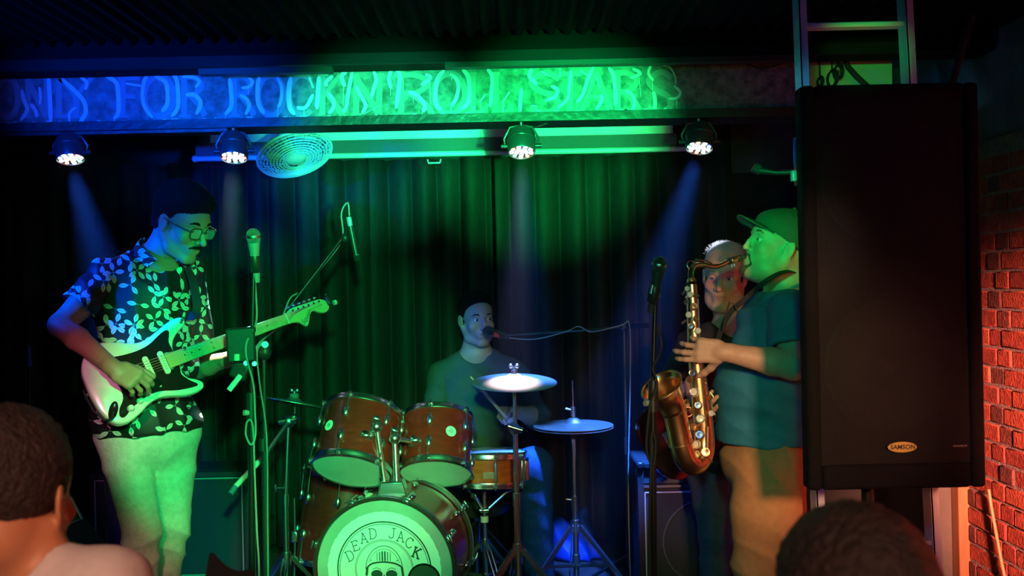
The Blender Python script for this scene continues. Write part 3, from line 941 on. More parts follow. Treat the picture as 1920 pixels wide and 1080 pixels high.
# clamp lamp on the left rail
cl = at(1490, 315, 3.43)
clr = empty('clamp_lamp', cl - V((0, 0, 0.06)), 'small round reflector with red clamp fixed to the ladder rail', 'lamp')
B().lathe(at(1489, 288, 3.43), (0.9, -0.3, 0.0), [(0.05, 0.0), (0.052, 0.004), (0.03, 0.03), (0.012, 0.045), (0, 0.046)], 28).build('reflector', mat('blue_steel', (0.15, 0.2, 0.5), 0.3, metal=0.6), clr)
B().box(at(1497, 316, 3.41), (0.022, 0.03, 0.11)).build('clamp_body', mat('red_clamp', (0.35, 0.03, 0.04), 0.45), clr, bevel=0.004)
B().box(at(1488, 330, 3.41), (0.014, 0.03, 0.035)).build('clamp_jaw', M_alu, clr, bevel=0.003)
# dark bracket reaching left from the ladder
bk = empty('cable_bracket', at(1450, 325, 3.5), 'black bracket with clip reaching left from the ladder rail', 'bracket')
B().tube([at(1500, 322, 3.46), at(1455, 324, 3.48), at(1425, 320, 3.5)], [0.012, 0.008, 0.012], 10).build('arm', M_black, bk)
B().box(at(1420, 317, 3.51), (0.03, 0.03, 0.03), rot=(0, 0.6, 0)).build('clip', M_black, bk, bevel=0.004)

# green lit service panel and cables above the speaker
a_, c_ = at(1512, 108, 4.62), at(1676, 175, 4.62)
sp = tag(B().box(((a_.x + c_.x) / 2, 4.66, (a_.z + c_.z) / 2 - 0.1), (c_.x - a_.x, 0.06, a_.z - c_.z + 0.2)).build('wall_cabinet', mat('white_cabinet', (0.6, 0.6, 0.58), 0.5), bevel=0.004), 'pale wall cabinet seen through the top of the ladder above the loudspeaker', 'cabinet')
for (x_, y_, r_, lab) in ((1562, 146, 0.036, 'larger black cable coil hanging before the pale wall cabinet'), (1573, 134, 0.032, 'narrow black cable coil with a red dot before the wall cabinet'), (1539, 152, 0.02, 'smallest black cable coil low at the left of the wall cabinet')):
    b = B()
    for k in range(3):
        b.torus(at(x_, y_, 4.5) + V((0, 0.012 * k, 0)), (0.92, 0.3, 0), r_ - 0.002 * k, 0.004, 28, 6)
    t0 = at(x_, y_, 4.5) + V((0, 0.012, r_))
    b.cyl(t0, V((t0.x, t0.y, cz + 0.232)), 0.004, n=6)
    o = tag(b.build('cable_coil', M_rubber), lab, 'cable')
    if x_ == 1573:
        B().sph(at(1572.5, 134, 4.47), 0.006, 10).build('red_plug', mat('red_plug', (0.8, 0.05, 0.04), 0.4), o)
tag(B().tube([V((at(1575, 40, 4.5).x, 4.5, cz + 0.232)), at(1583, 108, 4.5), at(1590, 125, 4.5), at(1606, 143, 4.5), at(1630, 165, 4.5), at(1640, 200, 4.5)], 0.012, 10).build('black_hose', M_rubber), 'thick black cable crossing the pale wall cabinet diagonally', 'cable')
tag(B().tube([at(1395, 118, 4.22), at(1430, 130, 4.2), at(1465, 120, 4.2), at(1492, 98, 4.2)], 0.003, 6).build('thin_cable', M_rubber), 'thin cable drooping under the boards near the ladder top', 'cable')

# ------------------------------------------------------------------ amplifiers
M_tolex = mat('black_tolex', (0.02, 0.021, 0.022), 0.6, bump=0.4, bscale=300)
M_cloth = mat('speaker_grille_cloth', (0.03, 0.035, 0.035), 0.9, noise=0.3, nscale=300)
M_pipe = mat('silver_piping', (0.5, 0.5, 0.48), 0.4)


def amp(name, x0, x1, z1, y, dpt, label, head=0.0, ring=None):
    root = empty(name, ((x0 + x1) / 2, y + dpt / 2, 0), label, 'amplifier')
    wv = x1 - x0
    B().box(((x0 + x1) / 2, y + 0.02 + dpt / 2, z1 / 2 + 0.01), (wv, dpt - 0.04, z1 - 0.02)).build('cabinet', M_tolex, root, bevel=0.012)
    th = 0.028
    zt_ = z1 - head
    for (cx, czz, sx, sz) in ((x0 + th / 2, z1 / 2 + 0.005, th, z1 - 0.01), (x1 - th / 2, z1 / 2 + 0.005, th, z1 - 0.01), ((x0 + x1) / 2, z1 - th / 2, wv - 2 * th, th), ((x0 + x1) / 2, 0.025, wv - 2 * th, 0.03)):
        B().box((cx, y + 0.01, czz), (sx, 0.045, sz)).build('front_frame', M_tolex, root, bevel=0.006)
    B().box(((x0 + x1) / 2, y - 0.002, (0.04 + zt_ - th) / 2), (wv - 2 * th, 0.01, zt_ - th - 0.04)).build('grille_cloth', M_cloth, root)
    b = B()
    ix0, ix1, iz0, iz1 = x0 + th + 0.004, x1 - th - 0.004, 0.045, zt_ - th - 0.004
    for p_, q_ in (((ix0, iz0), (ix0, iz1)), ((ix0, iz1), (ix1, iz1)), ((ix1, iz1), (ix1, iz0)), ((ix1, iz0), (ix0, iz0))):
        b.cyl((p_[0], y - 0.009, p_[1]), (q_[0], y - 0.009, q_[1]), 0.0035, n=6)
    b.build('piping', M_pipe, root)
    for sx in (x0 + 0.012, x1 - 0.012):
        for sz in (0.02, z1 - 0.012):
            B().box((sx, y + 0.0, sz), (0.035, 0.05, 0.035)).build('corner_guard', M_blkplastic, root, bevel=0.01)
    for fx_ in (x0 + 0.06, x1 - 0.06):
        for fy_ in (y + 0.06, y + dpt - 0.06):
            B().cyl((fx_, fy_, 0), (fx_, fy_, 0.02), 0.018).build('foot', M_rubber, root)
    B().tube([((x0 + x1) / 2 - 0.09, y + dpt / 2, z1), ((x0 + x1) / 2 - 0.07, y + dpt / 2, z1 + 0.022), ((x0 + x1) / 2 + 0.07, y + dpt / 2, z1 + 0.022), ((x0 + x1) / 2 + 0.09, y + dpt / 2, z1)], 0.008, 8).build('handle', M_rubber, root)
    return root


ga = amp('guitar_amplifier', at(168, 980, 5.2).x, at(468, 980, 5.2).x, at(310, 886, 5.2).z, 5.2, 0.34, 'black guitar amplifier cabinet with pale piping behind the guitarist')
bx0, bx1 = at(1196, 960, 4.72).x, at(1445, 960, 4.72).x
bz = at(1260, 866, 4.72).z
ba = amp('bass_amplifier', bx0, bx1, bz, 4.72, 0.36, 'black bass amplifier combo with control panel behind the saxophonist', head=0.1)
pn = B().box(((bx0 + bx1) / 2, 4.728, bz - 0.062), (bx1 - bx0 - 0.06, 0.012, 0.062)).build('control_panel', mat('panel_grey', (0.07, 0.08, 0.08), 0.4), ba)
for k in range(9):
    x_ = bx0 + 0.07 + k * 0.052
    B().cyl((x_, 4.722, bz - 0.068), (x_, 4.702, bz - 0.068), 0.009, 0.008).build('control_knob', M_blkplastic, pn)
lp = at(1316, 897, 4.70)
B().sph((lp.x, 4.71, bz - 0.085), 0.005, 8).build('pilot_lamp', mat('pilot_green', (0.1, 1, 0.2), 0.5, emit=(0.25, 1.0, 0.1), estr=5), pn)
B().box(((bx0 + bx1) / 2, 4.716, bz - 0.106), (bx1 - bx0 - 0.056, 0.012, 0.010)).build('chrome_strip', mat('dull_trim', (0.3, 0.3, 0.32), 0.3, metal=0.8), ba)
cc = V(((bx0 + bx1) / 2, 4.712, 0.27))
B().torus(cc, (0, 1, 0), 0.185, 0.004, 48, 6).build('speaker_ring', mat('faint_ring', (0.09, 0.09, 0.095), 0.8), ba)

# floor monitor wedge, left behind the audience
wc = at(110, 985, 4.6)
wm = empty('monitor_wedge', (wc.x, 4.7, 0), 'small dark monitor with a pale edged slanting panel left of the guitarist', 'monitor')
mz = at(140, 975, 4.6)
B().prism([(-0.24, 0.0), (0.10, 0.0), (0.14, 0.12), (-0.10, 0.42), (-0.24, 0.40)], (at(118, 980, 4.5).x, 4.9, 0.02), (1, 0, 0), (0, 0, 1), 0.34).build('cabinet', M_tolex, wm, bevel=0.008)
q0, q1, q2 = at(131, 932, 4.5), at(153, 973, 4.5), at(128, 982, 4.5)
B().tube([q0, q1, q2], 0.004, 6).build('edge_trim', mat('edge_trim', (0.5, 0.6, 0.6), 0.4), wm)
n_ = (q1 - q0).cross(q2 - q0).normalized()
B().add([q0, q1, q2, q0 + V((0, .02, 0)), q1 + V((0, .02, 0)), q2 + V((0, .02, 0))], [(0, 1, 2), (3, 5, 4), (0, 3, 4, 1), (1, 4, 5, 2), (2, 5, 3, 0)]).build('side_panel', mat('slate_panel', (0.08, 0.12, 0.15), 0.5), wm)
# ------------------------------------------------------------------ drum kit
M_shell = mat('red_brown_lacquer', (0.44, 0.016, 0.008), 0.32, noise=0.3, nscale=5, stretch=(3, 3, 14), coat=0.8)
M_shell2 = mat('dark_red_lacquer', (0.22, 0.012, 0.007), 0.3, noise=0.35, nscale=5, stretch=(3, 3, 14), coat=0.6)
M_snare = mat('orange_maple_lacquer', (0.85, 0.15, 0.015), 0.3, noise=0.3, nscale=6, stretch=(2, 2, 10), coat=0.8)
M_head = mat('coated_drumhead', (0.68, 0.68, 0.66), 0.55, noise=0.12, nscale=9)
M_headgrey = mat('grey_drumhead', (0.40, 0.38, 0.36), 0.4, noise=0.15, nscale=9)
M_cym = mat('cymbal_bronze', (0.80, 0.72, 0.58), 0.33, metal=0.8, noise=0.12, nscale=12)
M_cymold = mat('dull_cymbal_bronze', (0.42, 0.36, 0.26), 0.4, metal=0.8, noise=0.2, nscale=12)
M_ink = mat('green_black_ink', (0.02, 0.06, 0.045), 0.6)
M_hoopwood = mat('dark_hoop', (0.05, 0.02, 0.018), 0.3, coat=0.6)
M_inlay = mat('pale_hoop_inlay', (0.70, 0.50, 0.42), 0.35)


def drum(name, cb, ax, RR, dep, label, msh, nl=6, ph=0.4, badge_an=None, group=None, long_lug=False):
    """cb: centre of the resonant head, ax: axis towards the batter head"""
    ax = V(ax).normalized()
    x, y, z = frame(ax, (1, 0, 0))
    cb = V(cb)
    ct = cb + ax * dep
    root = empty(name, cb + V((0, 0, -0.02)), label, 'drum', group)
    B().lathe(cb, ax, [(RR - 0.012, 0.004), (RR - 0.006, 0.002), (RR - 0.006, dep - 0.002), (RR - 0.012, dep - 0.004)], 56).build('shell', msh, root)
    for cc_, s in ((cb, 1), (ct, -1)):
        B().lathe(cc_, ax * s, [(RR - 0.004, 0.016), (RR + 0.004, 0.018), (RR + 0.005, 0.014), (RR + 0.002, 0.002), (RR + 0.002, -0.006), (RR - 0.004, -0.010), (RR - 0.007, -0.006), (RR - 0.004, 0.0)], 56).build('hoop', M_chrome, root)
        B().lathe(cc_, -ax * s, [(RR - 0.003, -0.002), (RR - 0.008, 0.0035), (0, 0.0045)], 48).build('drumhead', M_head, root)
    for k in range(nl):
        an = ph + 2 * PI * k / nl
        d = x * math.cos(an) + y * math.sin(an)
        t = ax.cross(d)
        segs = [(0.15, 0.85)] if long_lug else [(0.20, 0.40), (0.60, 0.80)]
        for s0, s1 in segs:
            p0 = cb + ax * dep * s0 + d * RR
            p1 = cb + ax * dep * s1 + d * RR
            if long_lug:
                o = B().box((p0 + p1) / 2 + d * 0.004, (0.014, 0.018, (p1 - p0).length), axes=(d, t, ax)).build('lug', M_chrome, root, bevel=0.005)
            else:
                m_ = (p0 + p1) / 2
                o = B().sph(m_ + d * 0.006, (0.013, 0.015, 0.027), 14, axes=(d, t, ax)).build('lug', M_chrome, root)
        for cc_, s in ((cb, 1), (ct, -1)):
            B().cyl(cc_ + d * (RR + 0.009) - ax * s * 0.012, cc_ + d * (RR + 0.009) + ax * s * dep * 0.25, 0.0034, n=8).build('tension_rod', M_chrome, root)
            B().box(cc_ + d * (RR + 0.008) + ax * s * 0.002, (0.014, 0.02, 0.014), axes=(d, t, ax)).build('hoop_ear', M_chrome, root, bevel=0.003)
    if badge_an is not None:
        an, hh = badge_an
        d = x * math.cos(an) + y * math.sin(an)
        t = ax.cross(d)
        p = cb + ax * dep * hh + d * (RR - 0.0055)
        bd_ = B().lathe(p, d, [(0.0225, 0.0), (0.0225, 0.002), (0, 0.0025)], 28).build('badge', mat('white_badge', (0.75, 0.8, 0.75), 0.5), root)
        B().torus(p + d * 0.003, d, 0.006, 0.0012, 16, 5).build('badge_emblem', M_ink, bd_)
    return root


def angdir(ax, want):
    ax = V(ax).normalized()
    x, y, z = frame(ax, (1, 0, 0))
    w_ = V(want)
    return math.atan2(w_.dot(y), w_.dot(x))


ax1 = V((0.13, 0.54, 0.83))
cb1 = at(659, 881, 4.33)
t1 = drum('rack_tom', cb1, ax1, 0.163, 0.262, 'left red-brown rack tom tilted over the bass drum beside the floor tom', M_shell, 6, angdir(ax1, (-0.25, -1, 0)), (angdir(ax1, (-0.62, -0.8, 0)), 0.5), group=None)
ax2 = V((0.02, 0.52, 0.85))
cb2 = at(817, 886, 4.42)
t2 = drum('rack_tom', cb2, ax2, 0.152, 0.245, 'right red-brown rack tom tilted over the bass drum beside the snare', M_shell, 6, angdir(ax2, (-0.12, -1, 0)), (angdir(ax2, (0.38, -0.9, 0)), 0.52))
axf = V((0.12, 0.10, 0.98))
cbf = at(636, 1052, 4.82)
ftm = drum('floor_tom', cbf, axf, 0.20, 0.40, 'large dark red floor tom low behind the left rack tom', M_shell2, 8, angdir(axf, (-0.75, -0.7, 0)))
for wv_ in ((-0.85, -0.5, 0), (0.9, -0.3, 0), (0, 1, 0)):
    d = V(wv_).normalized()
    p = cbf + axf.normalized() * 0.14 + d * 0.225
    lg = B().tube([p + V((0, 0, 0.17)), p, V((p.x + d.x * 0.01, p.y, 0.10)), V((p.x + d.x * 0.05, p.y + d.y * .05, 0.008))], 0.0055, 8).build('leg', M_chrome, ftm)
    B().sph(V((p.x + d.x * 0.05, p.y + d.y * .05, 0.016)), (0.014, 0.014, 0.016), 10).build('rubber_foot', M_rubber, lg)
    B().box(p, (0.03, 0.03, 0.05)).build('leg_bracket', M_chrome, ftm, bevel=0.006)
# snare
axs = V((0.03, 0.06, 1.0))
cbs = at(914, 905, 4.78)
sn = drum('snare_drum', cbs, axs, 0.178, 0.135, 'orange snare drum with chrome lugs left of the crash stand', M_snare, 8, angdir(axs, (0.22, -1, 0)), None, long_lug=True)
q = cbs + V((0.0, -0.178, 0.068))
B().box(V((at(917, 880, 4.60).x, cbs.y - 0.1765, cbs.z + 0.062)), (0.055, 0.004, 0.030), rot=(0.06, 0, 0.0)).build('name_plate', mat('pale_brass_plate', (0.85, 0.62, 0.45), 0.3, metal=0.5), sn, bevel=0.003)
B().box(V((cbs.x + 0.165, cbs.y - 0.09, cbs.z + 0.07)), (0.022, 0.05, 0.09), rot=(0, 0, 0.6)).build('strainer', M_chrome, sn, bevel=0.005)
# snare stand
ssb = V((at(909, 1000, 4.8).x, 4.8, 0))


def tripod(root, hub, spread, zf=0.012, r=0.009, rot=0.4, m=None, nb=2):
    m = m or M_chrome
    for k in range(3):
        an = rot + 2 * PI * k / 3
        d = V((math.cos(an), math.sin(an), 0))
        t = V((-d.y, d.x, 0))
        foot = V((hub.x, hub.y, 0)) + d * spread + V((0, 0, zf))
        top = hub + d * 0.022
        o = B()
        for s in ((-1, 1) if nb == 2 else (0,)):
            o.box((top + foot) / 2 + t * 0.009 * s, (0.005 if nb == 2 else 0.014, 0.016, (top - foot).length), axes=(t, (top - foot).cross(t), top - foot))
        lg = o.build('leg', m, root)
        B().sph(foot, (0.017, 0.017, 0.013), 10).build('rubber_foot', M_rubber, lg)
        mid = top * 0.5 + foot * 0.5
        B().box((mid + V((hub.x, hub.y, mid.z - 0.02))) / 2, (0.004, 0.014, (mid - V((hub.x, hub.y, mid.z - 0.02))).length), axes=(t, (mid - V((hub.x, hub.y, mid.z - 0.02))).cross(t), mid - V((hub.x, hub.y, mid.z - 0.02)))).build('brace', m, root)
    B().cyl(hub + V((0, 0, -0.03)), hub + V((0, 0, 0.025)), 0.022).build('hub', m, root)
    B().cyl((hub.x, hub.y, hub.z - 0.18), (hub.x, hub.y, hub.z - 0.13), 0.018).build('brace_collar', m, root)


ss = empty('snare_stand', ssb, 'chrome snare stand with basket arms under the orange snare', 'stand')
hub = V((ssb.x, ssb.y, 0.26))
tripod(ss, hub, 0.26, rot=0.9)
B().cyl((ssb.x, ssb.y, 0.09), (ssb.x, ssb.y, 0.50), 0.011).build('pole', M_chrome, ss)
B().cyl((ssb.x, ssb.y, 0.36), (ssb.x, ssb.y, 0.385), 0.018).build('height_collar', mat('white_nylon', (0.8, 0.72, 0.6), 0.5), ss)
B().cyl((ssb.x - 0.02, ssb.y - 0.012, 0.415), (ssb.x + 0.02, ssb.y - 0.012, 0.415), 0.011).build('wing_screw', M_chrome, ss)
for an in (0.2, 2.3, 4.4):
    d = V((math.cos(an), math.sin(an), 0))
    B().tube([V((ssb.x, ssb.y, 0.42)) + d * 0.02, V((ssb.x, ssb.y, cbs.z - 0.055)) + d * 0.10, V((cbs.x, cbs.y, cbs.z - 0.025)) + d * 0.175], 0.007, 8).build('basket_arm', M_chrome, ss)
    B().box(V((cbs.x, cbs.y, cbs.z - 0.022)) + d * 0.192, (0.02, 0.02, 0.022)).build('rubber_grip', M_rubber, ss, bevel=0.005)

# bass drum
nb = V((-0.12, -0.993, 0.0)).normalized()
bxd = V((0.993, -0.12, 0))
bc = at(721, 1067, 4.1)
RB = 0.268
DB = 0.42
bd = empty('bass_drum', (bc.x, bc.y, 0.02), 'large bass drum with round logo on its white front head', 'drum')
BR = bc - nb * DB
B().lathe(bc, -nb, [(RB - 0.02, 0.01), (RB - 0.004, 0.008), (RB - 0.004, DB - 0.008), (RB - 0.02, DB - 0.01)], 72).build('shell', M_shell, bd)
for cc_, s in ((bc, 1), (BR, -1)):
    B().lathe(cc_, -nb * s, [(RB, -0.014), (RB + 0.012, -0.014), (RB + 0.012, 0.026), (RB, 0.026), (RB, -0.014)], 72).build('hoop', M_hoopwood, bd)
    for hh in (0.0, 0.014):
        B().lathe(cc_, -nb * s, [(RB + 0.0125, hh - 0.002), (RB + 0.0133, hh), (RB + 0.0125, hh + 0.004)], 72).build('hoop_inlay', M_inlay if s == -1 else M_chrome, bd)
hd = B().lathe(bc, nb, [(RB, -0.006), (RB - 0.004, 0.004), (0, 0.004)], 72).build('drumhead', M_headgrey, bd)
port = V((0, 0))
sc_ = 4.1 / F
po = ((797 - 721) * sc_, -(1086 - 1067) * sc_)
dz = B()
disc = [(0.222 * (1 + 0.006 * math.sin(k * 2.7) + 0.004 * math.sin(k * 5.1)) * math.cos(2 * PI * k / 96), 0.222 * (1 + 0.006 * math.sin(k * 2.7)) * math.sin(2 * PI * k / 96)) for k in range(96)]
dz.prism(disc, bc + nb * 0.0045, bxd, (0, 0, 1), 0.0008)  # white disc with uneven edge laid over the greyer drumhead
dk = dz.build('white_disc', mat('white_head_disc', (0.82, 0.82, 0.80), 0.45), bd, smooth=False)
O2 = bc + nb * 0.0056


def ringb(r0, r1, name='logo_ring', m=None):
    b = B()
    n = 80
    vs = []
    for k in range(n):
        c_, s_ = math.cos(2 * PI * k / n), math.sin(2 * PI * k / n)
        vs += [O2 + bxd * (r0 * c_) + V((0, 0, r0 * s_)), O2 + bxd * (r1 * c_) + V((0, 0, r1 * s_))]
    b.add(vs, [(2 * k, 2 * k + 1, (2 * k + 3) % (2 * n), (2 * k + 2) % (2 * n)) for k in range(n)])
    return b.build(name, m or M_ink, dk, smooth=False)


ringb(90.5 * sc_, 87.8 * sc_)
ringb(85.6 * sc_, 84.4 * sc_)
ringb(56 * sc_, 55.0 * sc_)
ringb(53.6 * sc_, 52.8 * sc_)
GL = {'D': [[(0.05, 0), (0.05, 1)], [(-0.1, 0.0), (0.35, 0.0), (0.62, 0.22), (0.66, 0.5), (0.62, 0.8), (0.35, 1.0), (-0.1, 1.0)]],
      'E': [[(0.08, 0), (0.08, 1)], [(-0.08, 0), (0.66, 0)], [(-0.08, 1), (0.62, 1)], [(0.08, 0.52), (0.45, 0.52)], [(0.66, 0), (0.66, 0.24)], [(0.62, 1), (0.62, 0.78)], [(0.45, 0.42), (0.45, 0.62)]],
      'A': [[(0.02, 0), (0.32, 1)], [(0.32, 1), (0.64, 0)], [(0.12, 0.36), (0.54, 0.36)], [(-0.1, 0), (0.18, 0)], [(0.5, 0), (0.78, 0)], [(0.18, 1), (0.36, 1)]],
      'J': [[(0.45, 1), (0.45, 0.25), (0.34, 0.03), (0.12, 0.0), (-0.02, 0.22)], [(0.25, 1), (0.68, 1)]],
      'C': [[(0.66, 0.8), (0.45, 1.0), (0.2, 0.95), (0.02, 0.65), (0.02, 0.35), (0.2, 0.05), (0.45, 0.0), (0.66, 0.2)], [(0.66, 0.72), (0.66, 1.0)]],
      'K': [[(0.08, 0), (0.08, 1)], [(0.6, 1), (0.1, 0.45)], [(0.25, 0.58), (0.68, 0)], [(-0.08, 0), (0.26, 0)], [(-0.08, 1), (0.26, 1)], [(0.46, 1), (0.74, 1)], [(0.5, 0), (0.82, 0)]]}
for ch, an, bold in (('D', 159, 1), ('E', 141, 1), ('A', 123, 1), ('D', 107, 1), ('J', 76, 1), ('A', 62, 1), ('C', 46, 1), ('K', 27, 1.9)):
    rm = 70 * sc_
    hgt = 18.5 * sc_
    d = V((math.cos(R(an)), math.sin(R(an))))
    up = d
    ri = V((d.y, -d.x))
    if True:
        # letters stand nearly upright, leaning a little with the arc
        k_ = R((90 - an) * 0.35)
        up = V((math.sin(k_), math.cos(k_)))
        ri = V((up.y, -up.x))
    o3 = O2 + bxd * (d.x * rm) + V((0, 0, d.y * rm))
    AX = bxd * ri.x + V((0, 0, ri.y))
    AY = bxd * up.x + V((0, 0, up.y))
    b = B()
    for st_ in GL[ch]:
        b.ribbon([((p[0] - 0.32) * hgt, (p[1] - 0.5) * hgt) for p in st_], o3, AX, AY, 0.0032 * bold, 0.0006, 0)
    b.build('logo_letter', M_ink, dk, smooth=False)
# helmeted skull emblem in the middle of the logo
S = lambda *p: [((x_ - 722) * sc_, -(y_ - 1066) * sc_) for x_, y_ in p]
b = B()
arts = [(ell(722, 1066, 35, 44, 180, 360, 16), 1.2), (ell(722, 1066, 31, 38, 200, 340, 16), 0.7), ([(690, 1062), (700, 1055), (722, 1052), (744, 1055), (757, 1062)], 3.2), ([(690, 1062), (688, 1078)], 4.5), ([(756, 1062), (758, 1078)], 4.5),
        ([(709, 1034), (709, 1050)], 1.2), ([(714, 1033), (714, 1050)], 1.8), ([(719, 1032), (719, 1050)], 3.0), ([(724, 1032), (724, 1050)], 3.0), ([(729, 1033), (729, 1050)], 1.8), ([(734, 1034), (734, 1050)], 1.2),
        ([(700, 1066), (708, 1063), (716, 1067)], 1.0), ([(728, 1067), (736, 1063), (744, 1066)], 1.0),
        ([(722, 1076), (719, 1086), (722, 1088), (725, 1086), (722, 1076)], 1.6), ([(706, 1098), (722, 1101), (738, 1098)], 1.2), ([(698, 1086), (700, 1100), (710, 1112), (734, 1112), (744, 1100), (747, 1086)], 1.4), ([(710, 1098), (710, 1106)], 1), ([(716, 1100), (716, 1108)], 1), ([(728, 1100), (728, 1108)], 1), ([(734, 1098), (734, 1106)], 1)]
for pts, wd in arts:
    b.ribbon(S(*pts), O2, bxd, (0, 0, 1), wd * sc_, 0.0006, 0)
for cx_ in (708, 736):
    b.prism([(p[0], p[1]) for p in S(*[(cx_ + 11 * math.cos(t), 1075 + 8 * math.sin(t)) for t in [2 * PI * k / 20 for k in range(20)]])], O2, bxd, (0, 0, 1), 0.0006)
for cx_ in (697, 747):
    b.prism([(p[0], p[1]) for p in S(*[(cx_ + 1.2 * math.cos(t), 1049 + 1.2 * math.sin(t)) for t in [2 * PI * k / 8 for k in range(8)]])], O2, bxd, (0, 0, 1), 0.0006)
b.build('helmet_skull_emblem', M_ink, dk, smooth=False)
# port hole with black ring
PO = O2 + bxd * po[0] + V((0, 0, po[1]))
B().lathe(PO, nb, [(0, 0.0008), (0.058, 0.0008)], 40).build('port_hole', mat('port_interior', (0.03, 0.05, 0.03), 0.6), bd)
B().torus(PO + nb * 0.002, nb, 0.061, 0.004, 48, 8).build('port_ring', mat('port_ring_gloss', (0.012, 0.012, 0.012), 0.12), bd)
# claws
for cc_, s in ((bc, 1), (BR, -1)):
    for k in range(8):
        an = R(22.5 + 45 * k + (3 if s == 1 else 10))
        d = bxd * math.cos(an) + V((0, 0, math.sin(an)))
        t = nb.cross(d)
        p = cc_ + d * (RB + 0.014)
        cw = B().box(p - nb * s * 0.0, (0.012, 0.026, 0.048), axes=(d, t, nb)).build('claw', M_chrome, bd, bevel=0.005)
        B().cyl(p + d * 0.012 - nb * s * 0.09, p + d * 0.012 + nb * s * 0.03, 0.0035, n=8).build('t_rod', M_chrome, cw)
        B().box(p + d * 0.012 + nb * s * 0.03, (0.008, 0.035, 0.008), axes=(d, t, nb)).build('rod_wing', M_chrome, cw, bevel=0.002)
        B().sph(cc_ - nb * s * 0.11 + d * (RB + 0.006), (0.014, 0.014, 0.026), 10, axes=(d, t, nb)).build('lug', M_chrome, bd)
# spurs
for s in (-1, 1):
    p = bc - nb * 0.12 + bxd * s * (RB - 0.02) + V((0, 0, -0.12))
    sp_ = B().tube([p, p + bxd * s * 0.10 + nb * 0.16 + V((0, 0, 0.012 - p.z))], 0.010, 8).build('spur', M_chrome, bd)
    B().sph(p + bxd * s * 0.10 + nb * 0.16 + V((0, 0, 0.012 - p.z)), 0.014, 10).build('rubber_foot', M_rubber, sp_)
# tom mount and posts
mt = at(735, 916, 4.22)
mz0 = bc.z + RB - 0.012
B().prism([(-0.062, 0), (0.062, 0), (0.044, mt.z - mz0 + 0.03), (-0.044, mt.z - mz0 + 0.03)], (mt.x, 4.29, mz0), (1, 0, 0), (0, 0, 1), 0.09).build('mount_plate', M_chrome, bd, bevel=0.006)
for (xa, ya, xb_, yb_, Yt, tgt) in ((722, 912, 706, 800, 4.26, cb1 + ax1.normalized() * 0.17 + V((0.05, -0.16, 0.0))), (744, 912, 740, 822, 4.27, cb2 + ax2.normalized() * 0.16 + V((-0.08, -0.14, 0.0)))):
    a_, c_ = at(xa, ya, 4.25), at(xb_, yb_, Yt)
    po_ = B().cyl(a_, c_, 0.0125).build('tom_post', M_chrome, bd)
    B().cyl(a_ + (c_ - a_) * 0.08, a_ + (c_ - a_) * 0.16, 0.017).build('memory_lock', M_chrome, po_)
    B().sph(c_, 0.026, 16).build('ball_joint', M_chrome, po_)
    dd_ = (tgt - c_)
    B().cyl(c_, tgt, 0.011).build('l_arm', M_chrome, po_)
    B().box(c_ + V((0, -0.005, 0.028)), (0.032, 0.03, 0.03), rot=(0.3, 0.4, 0.2)).build('clamp_block', M_chrome, po_, bevel=0.006)
    B().box(tgt, (0.055, 0.03, 0.05), rot=(0.5, 0.3, 0.1)).build('tom_bracket', M_chrome, po_, bevel=0.008)
    B().sph(tgt + V((0.0, -0.03, 0.01)), (0.02, 0.006, 0.01), 10).build('wing_nut', M_chrome, po_)
# beater side lying mallet resting beside the mount
tag(B().sph(at(693, 931, 4.33), (0.02, 0.02, 0.016), 14).build('felt_pad', mat('pale_felt', (0.6, 0.4, 0.35), 0.9)), 'small round pale felt pad on the bass drum beside the tom mount', 'pad')


def cymbal(c, n_, r, m, name, parent, bell=0.22, h=0.02, bellh=0.018):
    prof = [(0.006, 0.0)]
    rb = r * bell
    top = []
    N = 8
    for i in range(N + 1):
        u = i / N
        top.append((0.006 + (rb - 0.006) * u, bellh * (1 - u ** 2.2)))
    M = 14
    for i in range(1, M + 1):
        u = i / M
        top.append((rb + (r - rb) * u, -h * u ** 1.25 + 0.0006 * math.sin(i * 3)))
    bot = [(a_, z_ - 0.0016) for a_, z_ in reversed(top)]
    return B().lathe(c, n_, top + bot + [top[0]], 64).build(name, m, parent, ang=60)


def wing(parent, c, s=0.014):
    b = B()
    b.cyl(c, c + V((0, 0, s)), s * 0.5)
    o = b.build('wing_nut', M_chrome, parent)
    for k in (-1, 1):
        B().sph(c + V((k * s * 0.95, 0, s * 1.1)), (s * 0.6, s * 0.22, s * 0.75), 10).build('wing', M_chrome, o)


# crash on straight stand
cc_ = at(964, 708, 4.45)
crsh = empty('crash_cymbal', cc_, 'bright crash cymbal in front of the drummer, lit white from above', 'cymbal')
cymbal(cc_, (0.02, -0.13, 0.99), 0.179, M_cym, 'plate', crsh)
cs = empty('crash_stand', (cc_.x, cc_.y, 0), 'chrome stand carrying the bright crash cymbal before the snare', 'cymbal stand')
zt_ = cc_.z
x_, y_ = cc_.x, cc_.y
B().cyl((x_, y_, zt_ - 0.05), (x_, y_, zt_ + 0.035), 0.004, n=10).build('threaded_rod', M_chrome, cs)
B().cyl((x_, y_, zt_ + 0.019), (x_, y_, zt_ + 0.032), 0.014).build('top_felt', M_chrome, cs)
wing(cs, V((x_, y_, zt_ + 0.033)))
B().cyl((x_, y_, zt_ - 0.035), (x_, y_, zt_ - 0.008), 0.012).build('bottom_felt', M_rubber, cs)
B().lathe((x_, y_, zt_ - 0.06), (0, 0, 1), [(0, 0), (0.012, 0.0), (0.018, 0.012), (0.032, 0.018), (0.03, 0.022), (0.01, 0.026), (0, 0.026)], 20).build('cup', M_chrome, cs)
B().cyl((x_, y_, zt_ - 0.06), (x_, y_, zt_ - 0.21), 0.008).build('upper_tube', M_chrome, cs)
